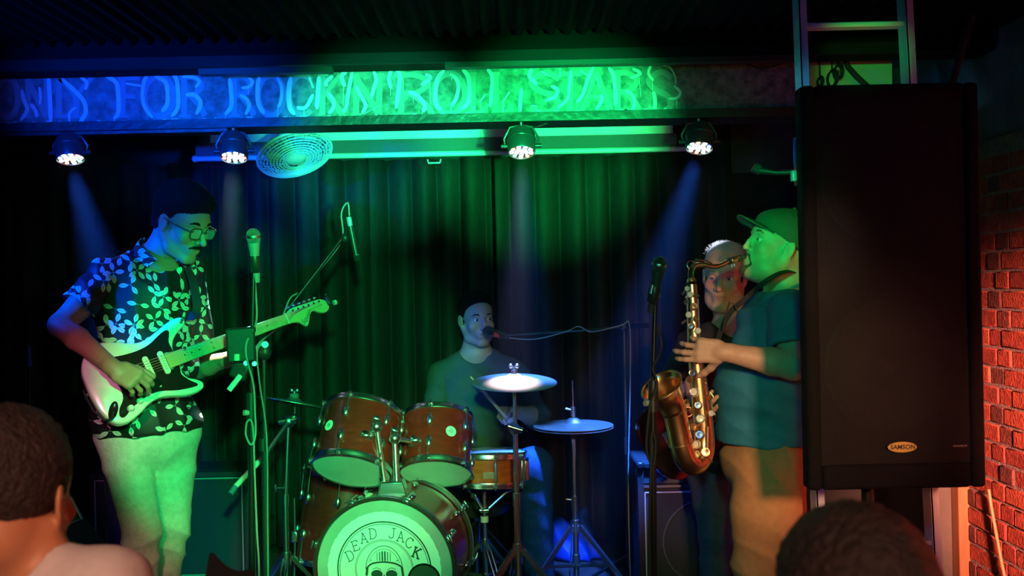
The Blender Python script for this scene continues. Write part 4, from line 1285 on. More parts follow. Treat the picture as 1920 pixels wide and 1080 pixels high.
B().sph((x_, y_, zt_ - 0.215), (0.024, 0.02, 0.026), 14).build('tilter', M_chrome, cs)
B().cyl((x_ - 0.03, y_ - 0.01, zt_ - 0.2), (x_ + 0.03, y_ - 0.01, zt_ - 0.22), 0.012).build('tilter_bolt', M_chrome, cs)
B().cyl((x_, y_, zt_ - 0.23), (x_, y_, 0.52), 0.0115).build('middle_tube', M_chrome, cs)
B().cyl((x_, y_, 0.50), (x_, y_, 0.555), 0.018).build('height_collar', M_chrome, cs)
B().cyl((x_, y_, 0.06), (x_, y_, 0.51), 0.0145).build('lower_tube', M_chrome, cs)
tripod(cs, V((x_, y_, at(965, 1030, 4.45).z)), 0.30, rot=-0.35)

# hi hat
hc = at(1075, 798, 4.8)
hh_ = empty('hi_hat_cymbals', hc - V((0, 0, 0.02)), 'pair of dull hi-hat cymbals right of the crash', 'cymbal')
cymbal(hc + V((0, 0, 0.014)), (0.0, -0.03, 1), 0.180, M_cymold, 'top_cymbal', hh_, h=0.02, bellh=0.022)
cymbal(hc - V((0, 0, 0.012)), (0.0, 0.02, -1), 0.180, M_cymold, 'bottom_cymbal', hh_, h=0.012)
hs = empty('hi_hat_stand', (hc.x, hc.y, 0), 'chrome hi-hat stand with tripod legs beside the blue bag', 'cymbal stand')
rt = at(1073, 713, 4.8)
B().cyl((hc.x, hc.y, hc.z - 0.3), (hc.x, hc.y, rt.z), 0.0035, n=8).build('pull_rod', M_chrome, hs)
B().cyl((hc.x, hc.y, hc.z + 0.04), (hc.x, hc.y, hc.z + 0.085), 0.011).build('clutch', M_chrome, hs)
B().cyl((hc.x - 0.035, hc.y, hc.z + 0.078), (hc.x, hc.y, hc.z + 0.07), 0.005).build('clutch_screw', M_chrome, hs)
B().cyl((hc.x, hc.y, hc.z - 0.015), (hc.x, hc.y, hc.z - 0.06), 0.026, 0.014).build('seat_cup', M_blkplastic, hs)
B().cyl((hc.x, hc.y, hc.z - 0.06), (hc.x, hc.y, 0.42), 0.010).build('upper_tube', M_chrome, hs)
B().cyl((hc.x, hc.y, 0.40), (hc.x, hc.y, 0.47), 0.017).build('height_collar', M_chrome, hs)
B().cyl((hc.x - 0.04, hc.y, 0.455), (hc.x, hc.y, 0.45), 0.005).build('collar_screw', M_chrome, hs)
B().cyl((hc.x, hc.y, 0.05), (hc.x, hc.y, 0.41), 0.0135).build('lower_tube', M_chrome, hs)
tripod(hs, V((hc.x, hc.y, at(1077, 985, 4.8).z)), 0.32, rot=-0.5)
B().box((hc.x, hc.y - 0.14, 0.05), (0.08, 0.26, 0.012), rot=(-0.25, 0, 0)).build('pedal_plate', M_alu, hs, bevel=0.004)

# left cymbal on boom stand
lc = at(552, 751, 4.6)
lcr = empty('ride_cymbal', lc, 'thin dull cymbal seen edge-on left of the drums', 'cymbal')
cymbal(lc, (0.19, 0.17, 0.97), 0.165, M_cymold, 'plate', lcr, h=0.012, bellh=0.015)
ls = empty('boom_cymbal_stand', (at(536, 1040, 4.6).x, 4.6, 0), 'chrome boom stand with white tipped arm holding the edge-on cymbal', 'cymbal stand')
jx = at(541, 790, 4.6)
jb = V((at(537, 1040, 4.6).x, 4.6, 0.06))
B().cyl(lc + V((0.0, 0, 0.03)), lc - V((0.0, 0, 0.10)), 0.004, n=8).build('threaded_rod', M_chrome, ls)
B().cyl(lc + V((0, 0, 0.012)), lc + V((0, 0, 0.03)), 0.02).build('top_felt', mat('grey_felt', (0.15, 0.15, 0.15), 0.9), ls)
wing(ls, lc + V((0, 0, 0.03)), 0.012)
B().sph(lc - V((0.005, 0, 0.075)), (0.022, 0.02, 0.022), 12).build('tilter', M_chrome, ls)
B().cyl(lc - V((0.005, 0, 0.09)), jx, 0.007).build('arm_neck', M_chrome, ls)
B().sph(jx, (0.03, 0.026, 0.03), 14).build('boom_joint', M_chrome, ls)
B().cyl(jx + V((-0.04, -0.01, 0)), jx + V((0.035, -0.01, 0.01)), 0.013).build('joint_bolt', M_chrome, ls)
e0, e1, e2, e3 = at(546, 783, 4.6), at(500, 850, 4.5), at(442, 912, 4.4), at(432, 926, 4.38)
B().cyl(e0, e1, 0.010).build('boom_arm', M_chrome, ls)
B().cyl(e1, e2, 0.0115).build('boom_sleeve', mat('pale_sleeve', (0.8, 0.85, 0.8), 0.35), ls)
B().cyl(e2, e3, 0.0125).build('boom_tip', mat('blue_rubber_tip', (0.03, 0.2, 0.3), 0.5), ls)
B().cyl(jx, V((jb.x, 4.6, 0.5)), 0.0095).build('middle_tube', M_chrome, ls)
B().cyl((jb.x, 4.6, 0.49), (jb.x, 4.6, 0.54), 0.016).build('height_collar', M_chrome, ls)
wq = at(517, 915, 4.6)
B().cyl((jb.x, 4.6, wq.z), (wq.x, 4.6, wq.z), 0.004).build('collar_screw', M_chrome, ls)
B().sph((wq.x, 4.6, wq.z), (0.006, 0.008, 0.02), 10).build('wing_nut', M_chrome, ls)
B().cyl((jb.x, 4.6, 0.05), (jb.x, 4.6, 0.5), 0.013).build('lower_tube', M_chrome, ls)
tripod(ls, V((jb.x, 4.6, at(536, 1046, 4.6).z)), 0.24, rot=0.5)

# rug under the kit
tag(B().box((at(800, 1000, 4.8).x, 4.85, 0.006), (2.3, 1.8, 0.008)).build('drum_rug', M_rug, bevel=0.002), 'dark brown rug under the drum kit', 'rug')

# ------------------------------------------------------------------ microphones and stands
M_micgrille = mat('mic_grille', (0.55, 0.56, 0.56), 0.35, metal=0.7, bump=1.0, bscale=500)
M_micgrilled = mat('mic_grille_dark', (0.10, 0.12, 0.12), 0.4, metal=0.6, bump=1.0, bscale=500)
M_micbody = mat('mic_body', (0.05, 0.052, 0.055), 0.35, metal=0.3)
M_micbodyl = mat('mic_body_grey', (0.35, 0.37, 0.37), 0.35, metal=0.3)


def microphone(c, d, label, light=False, s=1.0):
    """c centre of the ball, d direction from ball towards the tail"""
    d = V(d).normalized()
    root = empty('microphone', c + d * 0.1 * s, label, 'microphone')
    B().lathe(c, d, [(0, -0.026 * s), (0.012 * s, -0.0235 * s), (0.021 * s, -0.015 * s), (0.0255 * s, 0.0), (0.0245 * s, 0.010 * s), (0.021 * s, 0.024 * s)], 24).build('grille', M_micgrille if light else M_micgrilled, root)
    B().lathe(c, d, [(0.0262 * s, -0.002 * s), (0.0268 * s, 0.003 * s), (0.0262 * s, 0.007 * s)], 24).build('band', M_steel, root)
    B().lathe(c, d, [(0.021 * s, 0.024 * s), (0.0205 * s, 0.036 * s), (0.017 * s, 0.06 * s), (0.0125 * s, 0.15 * s), (0.0115 * s, 0.165 * s), (0, 0.166 * s)], 20).build('body', M_micbodyl if light else M_micbody, root)
    return root


# left vocal mic on straight stand
YM = 3.72
m1 = at(475, 442, YM)
d1 = V((0.01, 0.18, -1)).normalized()
microphone(m1, d1, 'pale ball microphone atop the straight stand in front of the guitarist', True)
k1 = m1 + d1 * 0.09
st1 = empty('microphone_stand', (at(471, 1080, YM + .03).x, YM + 0.02, 0), 'straight black microphone stand with phone pouch in front of the guitar neck', 'stand')
B().lathe(k1 - d1 * 0.02, d1, [(0.019, 0), (0.021, 0.01), (0.020, 0.055), (0.016, 0.06)], 18).build('mic_clip', M_blkplastic, st1)
k2 = at(476, 490, YM + 0.02)
B().cyl(k1 + d1 * 0.04, k2, 0.010).build('clip_neck', M_blkplastic, st1)
B().cyl(at(476, 489, YM + 0.02), at(475, 497, YM + 0.02), 0.014).build('clip_thread', M_steel, st1)
pb_ = at(470, 770, YM + 0.02)
B().cyl(k2, at(471, 740, YM + .02), 0.0075).build('upper_tube', M_blkmetal, st1)
B().cyl(at(471, 736, YM + .02), at(471, 786, YM + .02), 0.017).build('clutch', M_blkplastic, st1)
B().cyl(at(457, 774, YM), at(466, 774, YM + .01), 0.010).build('clutch_knob', M_alu, st1)
base = V((at(470, 1080, YM + .02).x, YM + 0.02, 0.03))
B().cyl(at(471, 780, YM + .02), base, 0.0125).build('lower_tube', M_blkmetal, st1)
B().lathe((base.x, base.y, 0), (0, 0, 1), [(0, 0.002), (0.13, 0.002), (0.13, 0.014), (0.03, 0.03), (0.02, 0.05), (0, 0.05)], 32).build('round_base', M_blkmetal, st1)
# pouch / holder
hb = at(452, 648, YM - 0.02)
B().box(hb, (0.098, 0.03, 0.115), rot=(0.1, -0.03, 0.15)).build('phone_pouch', mat('black_leather', (0.02, 0.02, 0.02), 0.5, bump=0.1, bscale=120), st1, bevel=0.008)
B().box(hb + V((0, -0.003, 0.052)), (0.102, 0.034, 0.02), rot=(0.1, -0.03, 0.15)).build('pouch_flap', MATS['black_leather'], st1, bevel=0.006)
B().box(at(450, 695, YM), (0.06, 0.03, 0.06), rot=(0, 0.4, 0)).build('holder_clamp', M_blkplastic, st1, bevel=0.008)
B().cyl(at(444, 664, YM - 0.05), at(444, 676, YM - 0.05), 0.010).build('green_knob', mat('pale_knob', (0.4, 0.55, 0.4), 0.4), st1)
B().cyl(at(461, 681, YM - .03), at(462, 681, YM + .01), 0.008).build('clamp_screw', M_chrome, st1)
B().cyl(at(477, 682, YM - .03), at(478, 682, YM + .01), 0.008).build('clamp_screw', M_chrome, st1)
cw = B().cyl(at(455, 700, YM), at(450, 705, YM), 0.006).build('weight_arm', M_blkmetal, st1)
B().cyl(at(451, 704, YM - .01), at(429, 732, YM - .03), 0.0095).build('counterweight', mat('silver_weight', (0.75, 0.75, 0.72), 0.35), st1)
cbl = tag(B().cable([at(480, 470, YM + .1), at(478, 520, YM + .04), at(481, 600, YM + .03), at(463, 640, YM - .04), at(462, 670, YM - .04), at(475, 720, YM - .01), at(478, 770, YM), at(479, 815, YM), at(471, 834, YM - .01), at(461, 815, YM), at(464, 790, YM), at(474, 800, YM), at(478, 900, YM), at(482, 1000, YM), at(486, 1090, YM), V((at(486, 1090, YM).x, YM - 0.06, 0.02))], 0.0035, 8).build('microphone_cable', mat('grey_cable', (0.25, 0.27, 0.26), 0.45)), 'grey cable looped around the straight microphone stand', 'cable')

# boom stand behind with condenser mic
YS = 4.2
st2 = empty('boom_microphone_stand', (at(494, 1080, YS).x, YS, 0), 'dark boom microphone stand reaching over the drums behind the guitar headstock', 'stand')
pt = at(495, 668, YS)
B().cyl(pt, V((pt.x - 0.005, YS, at(493, 840, YS).z)), 0.009).build('upper_tube', mat('green_black_tube', (0.03, 0.04, 0.035), 0.35, metal=0.4), st2)
B().cyl(V((pt.x - 0.005, YS, at(493, 835, YS).z)), V((pt.x - 0.008, YS, 0.12)), 0.0145).build('lower_tube', MATS['green_black_tube'], st2)
B().cyl(at(493, 822, YS), at(493, 845, YS), 0.019).build('clutch', M_blkplastic, st2)
B().sph(at(496, 660, YS), (0.028, 0.022, 0.034), 14).build('boom_joint', M_blkplastic, st2)
B().cyl(at(497, 646, YS - .03), at(497, 646, YS + .02), 0.013).build('joint_knob', M_alu, st2)
B().cyl(at(478, 660, YS), at(640, 449, YS + .1), 0.0078).build('boom_arm', M_blkmetal, st2)
B().cyl(at(478, 660, YS), at(492, 642, YS), 0.012).build('boom_end', M_alu, st2)
B().sph(at(647, 446, YS + .1), (0.018, 0.016, 0.02), 12).build('swivel', M_blkplastic, st2)
for k in range(3):
    an = 0.3 + 2 * PI * k / 3
    B().tube([V((pt.x - 0.008, YS, 0.17)), V((pt.x + 0.2 * math.cos(an), YS + 0.2 * math.sin(an), 0.012))], 0.009, 8).build('leg', M_blkmetal, st2)
r2 = empty('condenser_microphone', at(668, 480, YS + .1), 'slim black condenser microphone clipped at the end of the boom above the headstock', 'microphone')
B().cyl(at(654, 407, YS + .1), at(657, 424, YS + .1), 0.0105).build('silver_tip', M_alu, r2)
B().cyl(at(657, 424, YS + .1), at(668, 478, YS + .1), 0.0118).build('body', M_micbody, r2)
B().cyl(at(668, 478, YS + .1), at(671, 490, YS + .1), 0.0125).build('capsule_grille', M_micgrilled, r2)
B().torus(at(669, 478, YS + .1), at(671, 490, YS + .1) - at(668, 478, YS + .1), 0.0122, 0.0012, 20, 6).build('ring', M_steel, r2)
tag(B().cable([at(655, 405, YS + .1), at(652, 380, YS + .12), at(640, 400, YS + .13), at(641, 450, YS + .13), at(600, 505, YS + .08), at(565, 545, YS + .06), at(545, 558, YS + .03), at(532, 588, YS - .0), at(520, 615, YS), at(490, 640, YS - .02), at(482, 665, YS - .02), at(487, 720, YS - .02), at(500, 820, YS - .02), at(502, 1000, YS - .02), V((at(502, 1000, YS).x, YS - .02, 0.02))], 0.0034, 8).build('boom_cable', MATS['grey_cable']), 'thin cable running down the boom of the condenser microphone', 'cable')

# drummer's vocal mic on long boom
YD = 5.02
mD = at(915, 621, YD)
dD = (at(960, 629, YD - .05) - mD).normalized()
dmic = microphone(mD, V((0.55, -0.80, -0.12)), 'ball microphone at the drummer\'s mouth on a long thin boom', False)
st3 = empty('long_boom_stand', (at(1170, 1075, 5.0).x, 5.0, 0), 'thin dark boom stand right of the hi-hat reaching to the drummer\'s mouth', 'stand')
jn = at(1170, 613, 5.0)
B().cyl(at(942, 629, 4.93), at(1216, 610, 5.03), 0.0065).build('boom_arm', MATS['green_black_tube'], st3)
B().cyl(at(1180, 612, 5.0), at(1216, 610, 5.03), 0.011).build('boom_weight', M_blkmetal, st3)
B().sph(jn, 0.022, 12).build('boom_joint', M_blkplastic, st3)
B().cyl(jn, V((jn.x, 5.0, 0.1)), 0.0078).build('upper_tube', MATS['green_black_tube'], st3)
B().cyl(V((jn.x, 5.0, 0.62)), V((jn.x, 5.0, 0.70)), 0.013).build('clutch', M_blkplastic, st3)
B().cyl(V((jn.x, 5.0, 0.09)), V((jn.x, 5.0, 0.64)), 0.0108).build('lower_tube', M_blkmetal, st3)
for k in range(3):
    an = 0.9 + 2 * PI * k / 3
    B().tube([V((jn.x, 5.0, 0.15)), V((jn.x + 0.22 * math.cos(an), 5.0 + 0.22 * math.sin(an), 0.012))], 0.008, 8).build('leg', M_blkmetal, st3)
B().cyl(at(927, 627, 4.94), at(938, 630, 4.93), 0.012).build('red_clip', mat('red_clip', (0.6, 0.05, 0.07), 0.4), st3)
tag(B().cable([at(942, 632, 4.92), at(1000, 636, 4.94), at(1060, 622, 4.95), at(1085, 612, 4.97), at(1110, 622, 4.97), at(1165, 610, 4.98), at(1180, 608, 4.98), at(1182, 700, 4.97), at(1178, 900, 4.97), V((at(1178, 900, 4.97).x, 4.97, 0.02))], 0.003, 6).build('drum_boom_cable', MATS['grey_cable']), 'thin cable twisted along the long boom right of the drummer', 'cable')

# sax mic
YX = 3.52
mX = at(1236, 495, YX)
dX = V((-0.18, 0.15, -1)).normalized()
microphone(mX, dX, 'black ball microphone on the stand before the saxophonist')
st4 = empty('microphone_stand', (at(1221, 1080, YX).x, YX + .02, 0), 'straight black microphone stand in front of the saxophone bell', 'stand')
q1_ = mX + dX * 0.10
q2_ = at(1229, 550, YX + .02)
B().lathe(mX + dX * 0.075, dX, [(0.017, 0), (0.020, 0.01), (0.018, 0.055), (0.014, 0.06)], 18).build('mic_clip', M_blkplastic, st4)
B().cyl(mX + dX * 0.07 + V((-.01, -.01, 0)), mX + dX * 0.10 + V((-.012, -.012, 0)), 0.006).build('clip_screw', M_steel, st4)
B().cyl(mX + dX * 0.12, q2_, 0.013).build('clip_neck', M_blkplastic, st4)
B().cyl(q2_, q2_ + V((0, 0, -0.014)), 0.016).build('clip_thread', M_steel, st4)
B().cyl(q2_, at(1224, 720, YX + .02), 0.0078).build('upper_tube', M_blkmetal, st4)
B().cyl(at(1225, 714, YX + .02), at(1224, 772, YX + .02), 0.0165).build('clutch', M_blkplastic, st4)
B().cyl(at(1209, 756, YX), at(1219, 756, YX + .01), 0.0105).build('clutch_knob', M_alu, st4)
bX = V((at(1221, 1080, YX + .02).x, YX + .02, 0.03))
B().cyl(at(1224, 768, YX + .02), bX, 0.012).build('lower_tube', M_blkmetal, st4)
B().lathe((bX.x, bX.y, 0), (0, 0, 1), [(0, 0.002), (0.13, 0.002), (0.13, 0.014), (0.03, 0.03), (0.02, 0.05), (0, 0.05)], 32).build('round_base', M_blkmetal, st4)
tag(B().cable([at(1226, 600, YX + .05), at(1240, 640, YX + .06), at(1236, 665, YX + .03), at(1224, 690, YX - .01), at(1232, 720, YX - .01), at(1219, 760, YX - .02), at(1212, 830, YX - .01), at(1216, 860, YX - .01), at(1226, 870, YX), at(1229, 830, YX - .01), at(1222, 815, YX - .02), at(1220, 900, YX - .01), at(1218, 1000, YX - .01), V((at(1217, 1080, YX).x, YX - .01, .02))], 0.004, 8).build('microphone_cable', M_rubber), 'black cable wound down the stand in front of the saxophone', 'cable')

# dim stand at the far left
fl = at(54, 660, 5.0)
st5 = empty('distant_stand', (fl.x, 5.0, 0), 'dim black stand with a blue tinted tip at the far left', 'stand')
B().cyl((fl.x, 5.0, 0.06), (fl.x, 5.0, fl.z - .06), 0.009).build('tube', M_blkmetal, st5)
B().cyl((fl.x, 5.0, fl.z - .07), (fl.x, 5.0, fl.z + .03), 0.013, 0.008).build('tip', mat('blue_tip', (0.05, 0.08, 0.4), 0.4), st5)
B().lathe((fl.x, 5.0, 0), (0, 0, 1), [(0, 0.002), (0.12, 0.002), (0.12, 0.012), (0.02, 0.03), (0, 0.06)], 28).build('round_base', M_blkmetal, st5)
# ------------------------------------------------------------------ signed-distance sculpting for the figures
def _n(a):
    return np.array(a, dtype=np.float32)


def rot_from(xa=None, ya=None, za=None):
    return np.array([list(xa), list(ya), list(za)], dtype=np.float32)


class Sculpt:
    """smooth union of round cones, ellipsoids and boxes, turned into one closed surface (surface nets)"""

    def __init__(s, h=0.005, k=0.02):
        s.h = h
        s.k = k
        s.ops = []
        s.lo = np.array([1e9] * 3)
        s.hi = np.array([-1e9] * 3)

    def _bb(s, pts, r):
        for p in pts:
            s.lo = np.minimum(s.lo, np.array(p) - r)
            s.hi = np.maximum(s.hi, np.array(p) + r)

    def cone(s, a, b, r1, r2=None, k=None, op='u'):
        r2 = r1 if r2 is None else r2
        s.ops.append((op, 'cone', (_n(a), _n(b), r1, r2), s.k if k is None else k))
        if op == 'u':
            s._bb((a, b), max(r1, r2))
        return s

    def chain(s, pts, rs, k=None):
        for i in range(len(pts) - 1):
            s.cone(pts[i], pts[i + 1], rs[i], rs[i + 1], k)
        return s

    def ell(s, c, r, axes=None, k=None, op='u'):
        A = np.eye(3, dtype=np.float32) if axes is None else np.array([list(V(a).normalized()) for a in axes], dtype=np.float32)
        s.ops.append((op, 'ell', (_n(c), _n(r), A), s.k if k is None else k))
        if op == 'u':
            s._bb((c,), max(r))
        return s

    def box(s, c, hsz, rr, axes=None, k=None, op='u'):
        A = np.eye(3, dtype=np.float32) if axes is None else np.array([list(V(a).normalized()) for a in axes], dtype=np.float32)
        s.ops.append((op, 'box', (_n(c), _n(hsz), rr, A), s.k if k is None else k))
        if op == 'u':
            s._bb((c,), float(np.linalg.norm(hsz)))
        return s

    def cut(s, p, n, k=0.004):
        """remove everything on the side n points to"""
        s.ops.append(('s', 'plane', (_n(p), _n(V(n).normalized())), k))
        return s

    @staticmethod
    def ev(kind, a, X, Y, Z):
        if kind == 'cone':
            p, q, r1, r2 = a
            d = q - p
            L2 = float((d * d).sum()) + 1e-12
            t = ((X - p[0]) * d[0] + (Y - p[1]) * d[1] + (Z - p[2]) * d[2]) / L2
            t = np.clip(t, 0, 1)
            return np.sqrt((X - p[0] - t * d[0]) ** 2 + (Y - p[1] - t * d[1]) ** 2 + (Z - p[2] - t * d[2]) ** 2) - (r1 + (r2 - r1) * t)
        if kind == 'ell':
            c, r, A = a
            x, y, z = X - c[0], Y - c[1], Z - c[2]
            u = (x * A[0, 0] + y * A[0, 1] + z * A[0, 2])
            v = (x * A[1, 0] + y * A[1, 1] + z * A[1, 2])
            w_ = (x * A[2, 0] + y * A[2, 1] + z * A[2, 2])
            k0 = np.sqrt((u / r[0]) ** 2 + (v / r[1]) ** 2 + (w_ / r[2]) ** 2)
            k1 = np.sqrt((u / r[0] ** 2) ** 2 + (v / r[1] ** 2) ** 2 + (w_ / r[2] ** 2) ** 2) + 1e-9
            return k0 * (k0 - 1) / k1
        if kind == 'box':
            c, hs, rr, A = a
            x, y, z = X - c[0], Y - c[1], Z - c[2]
            u = np.abs(x * A[0, 0] + y * A[0, 1] + z * A[0, 2]) - hs[0] + rr
            v = np.abs(x * A[1, 0] + y * A[1, 1] + z * A[1, 2]) - hs[1] + rr
            w_ = np.abs(x * A[2, 0] + y * A[2, 1] + z * A[2, 2]) - hs[2] + rr
            return np.sqrt(np.maximum(u, 0) ** 2 + np.maximum(v, 0) ** 2 + np.maximum(w_, 0) ** 2) + np.minimum(np.maximum(u, np.maximum(v, w_)), 0) - rr
        if kind == 'plane':
            p, n = a
            return -((X - p[0]) * n[0] + (Y - p[1]) * n[1] + (Z - p[2]) * n[2])

    def mesh(s, disp=None, dispfn=None):
        h = s.h
        lo = s.lo - 4 * h
        hi = s.hi + 4 * h
        N = np.ceil((hi - lo) / h).astype(int) + 1
        gx = (lo[0] + h * np.arange(N[0])).astype(np.float32)
        gy = (lo[1] + h * np.arange(N[1])).astype(np.float32)
        gz = (lo[2] + h * np.arange(N[2])).astype(np.float32)
        D = np.full(N, 0.08, dtype=np.float32)
        for op, kind, a, k in s.ops:
            m = k + 3 * h + 0.004
            if kind == 'cone':
                r = max(a[2], a[3]) + m
                l, u = np.minimum(a[0], a[1]) - r, np.maximum(a[0], a[1]) + r
            elif kind == 'ell':
                # tight box of the rotated ellipsoid
                e = np.sqrt(((a[2] * a[1][:, None]) ** 2).sum(0)) + m
                l, u = a[0] - e, a[0] + e
            elif kind == 'box':
                e = np.abs(a[3] * a[1][:, None]).sum(0) + m
                l, u = a[0] - e, a[0] + e
            else:
                l, u = lo, hi
            i0 = np.clip(np.floor((l - lo) / h).astype(int), 0, N)
            i1 = np.clip(np.ceil((u - lo) / h).astype(int) + 1, 0, N)
            if (i1 <= i0).any():
                continue
            sl = tuple(slice(i0[q], i1[q]) for q in range(3))
            X = gx[sl[0]][:, None, None]
            Y = gy[sl[1]][None, :, None]
            Z = gz[sl[2]][None, None, :]
            d = Sculpt.ev(kind, a, X, Y, Z)
            o = D[sl]
            if op == 'u':
                hh = np.clip(0.5 + 0.5 * (o - d) / k, 0, 1)
                D[sl] = o + (d - o) * hh - k * hh * (1 - hh)
            else:
                d = -d
                hh = np.clip(0.5 - 0.5 * (o - d) / k, 0, 1)
                D[sl] = o + (d - o) * hh + k * hh * (1 - hh)
        if dispfn is not None:
            idx = np.where(np.abs(D) < 0.035)
            D[idx] -= dispfn(gx[idx[0]], gy[idx[1]], gz[idx[2]]).astype(np.float32)
        ins = D < 0
        ins[0] = ins[-1] = False
        ins[:, 0] = ins[:, -1] = False
        ins[:, :, 0] = ins[:, :, -1] = False
        cnt = np.zeros(N - 1, dtype=np.int8)
        for i in (0, 1):
            for j in (0, 1):
                for q in (0, 1):
                    cnt += ins[i:N[0] - 1 + i, j:N[1] - 1 + j, q:N[2] - 1 + q]
        act = (cnt > 0) & (cnt < 8)
        ci = np.argwhere(act)
        vid = np.full(N - 1, -1, dtype=np.int32)
        vid[act] = np.arange(len(ci))
        acc = np.zeros((len(ci), 3))
        w_ = np.zeros(len(ci))
        cor = [(i, j, q) for i in (0, 1) for j in (0, 1) for q in (0, 1)]
        vals = {c: D[ci[:, 0] + c[0], ci[:, 1] + c[1], ci[:, 2] + c[2]] for c in cor}
        for a_ in cor:
            for ax in range(3):
                if a_[ax] == 0:
                    b_ = list(a_)
                    b_[ax] = 1
                    b_ = tuple(b_)
                    va, vb = vals[a_], vals[b_]
                    cr = (va < 0) != (vb < 0)
                    t = np.where(cr, va / (va - vb + 1e-12), 0)
                    pos = np.tile(np.array(a_, dtype=float), (len(ci), 1))
                    pos[:, ax] += t
                    acc[cr] += pos[cr]
                    w_[cr] += 1
        P = lo + (ci + acc / w_[:, None]) * h
        faces = []
        for ax in range(3):
            o1, o2 = [(1, 2), (2, 0), (0, 1)][ax]
            sl0 = [slice(1, N[q] - 1) for q in range(3)]
            sl1 = [slice(1, N[q] - 1) for q in range(3)]
            sl0[ax] = slice(0, N[ax] - 1)
            sl1[ax] = slice(1, N[ax])
            A_, B_ = ins[tuple(sl0)], ins[tuple(sl1)]
            e = np.argwhere(A_ != B_)
            flip = A_[tuple(e.T)]
            off = np.array([1, 1, 1])
            off[ax] = 0
            e = e + off
            def g(d1, d2):
                q = e.copy()
                q[:, o1] -= d1
                q[:, o2] -= d2
                return vid[q[:, 0], q[:, 1], q[:, 2]]
            quad = np.stack([g(1, 1), g(0, 1), g(0, 0), g(1, 0)], 1)
            quad[~flip] = quad[~flip][:, ::-1]
            faces.append(quad)
        Fq = np.concatenate(faces)
        Fq = Fq[(Fq >= 0).all(1)]
        return P, Fq


def npmesh(name, P, Fq, m, parent=None, origin=None, col=None, label=None, smooth_it=1):
    # one light laplacian pass to take the grid out
    P = P.copy()
    for _ in range(smooth_it):
        acc = np.zeros_like(P)
        w_ = np.zeros(len(P))
        for a, b in ((0, 1), (1, 2), (2, 3), (3, 0)):
            np.add.at(acc, Fq[:, a], P[Fq[:, b]])
            np.add.at(acc, Fq[:, b], P[Fq[:, a]])
            np.add.at(w_, Fq[:, a], 1)
            np.add.at(w_, Fq[:, b], 1)
        P = P * 0.5 + acc / np.maximum(w_, 1)[:, None] * 0.5
    me = bpy.data.meshes.new(name)
    o = bpy.data.objects.new(name, me)
    C.objects.link(o)
    if parent is not None:
        base = WL[parent.name]
        o.parent = parent
    else:
        base = V(origin) if origin is not None else V(((P[:, 0].min() + P[:, 0].max()) / 2, (P[:, 1].min() + P[:, 1].max()) / 2, P[:, 2].min()))
        o.location = base
    WL[o.name] = base.copy()
    Q = (P - np.array(base)).astype(np.float32)
    me.vertices.add(len(Q))
    me.vertices.foreach_set('co', Q.ravel())
    me.loops.add(len(Fq) * 4)
    me.loops.foreach_set('vertex_index', Fq.ravel().astype(np.int32))
    me.polygons.add(len(Fq))
    me.polygons.foreach_set('loop_start', np.arange(0, len(Fq) * 4, 4, dtype=np.int32))
    me.polygons.foreach_set('loop_total', np.full(len(Fq), 4, dtype=np.int32))
    me.update()
    me.validate()
    me.shade_smooth()
    me.materials.append(m)
    if col is not None:
        at_ = me.color_attributes.new('Col', 'FLOAT_COLOR', 'POINT')
        cc = np.ones((len(P), 4), dtype=np.float32)
        cc[:, :3] = col(P)
        at_.data.foreach_set('color', cc.ravel())
    if label:
        o['label'] = label
    return o


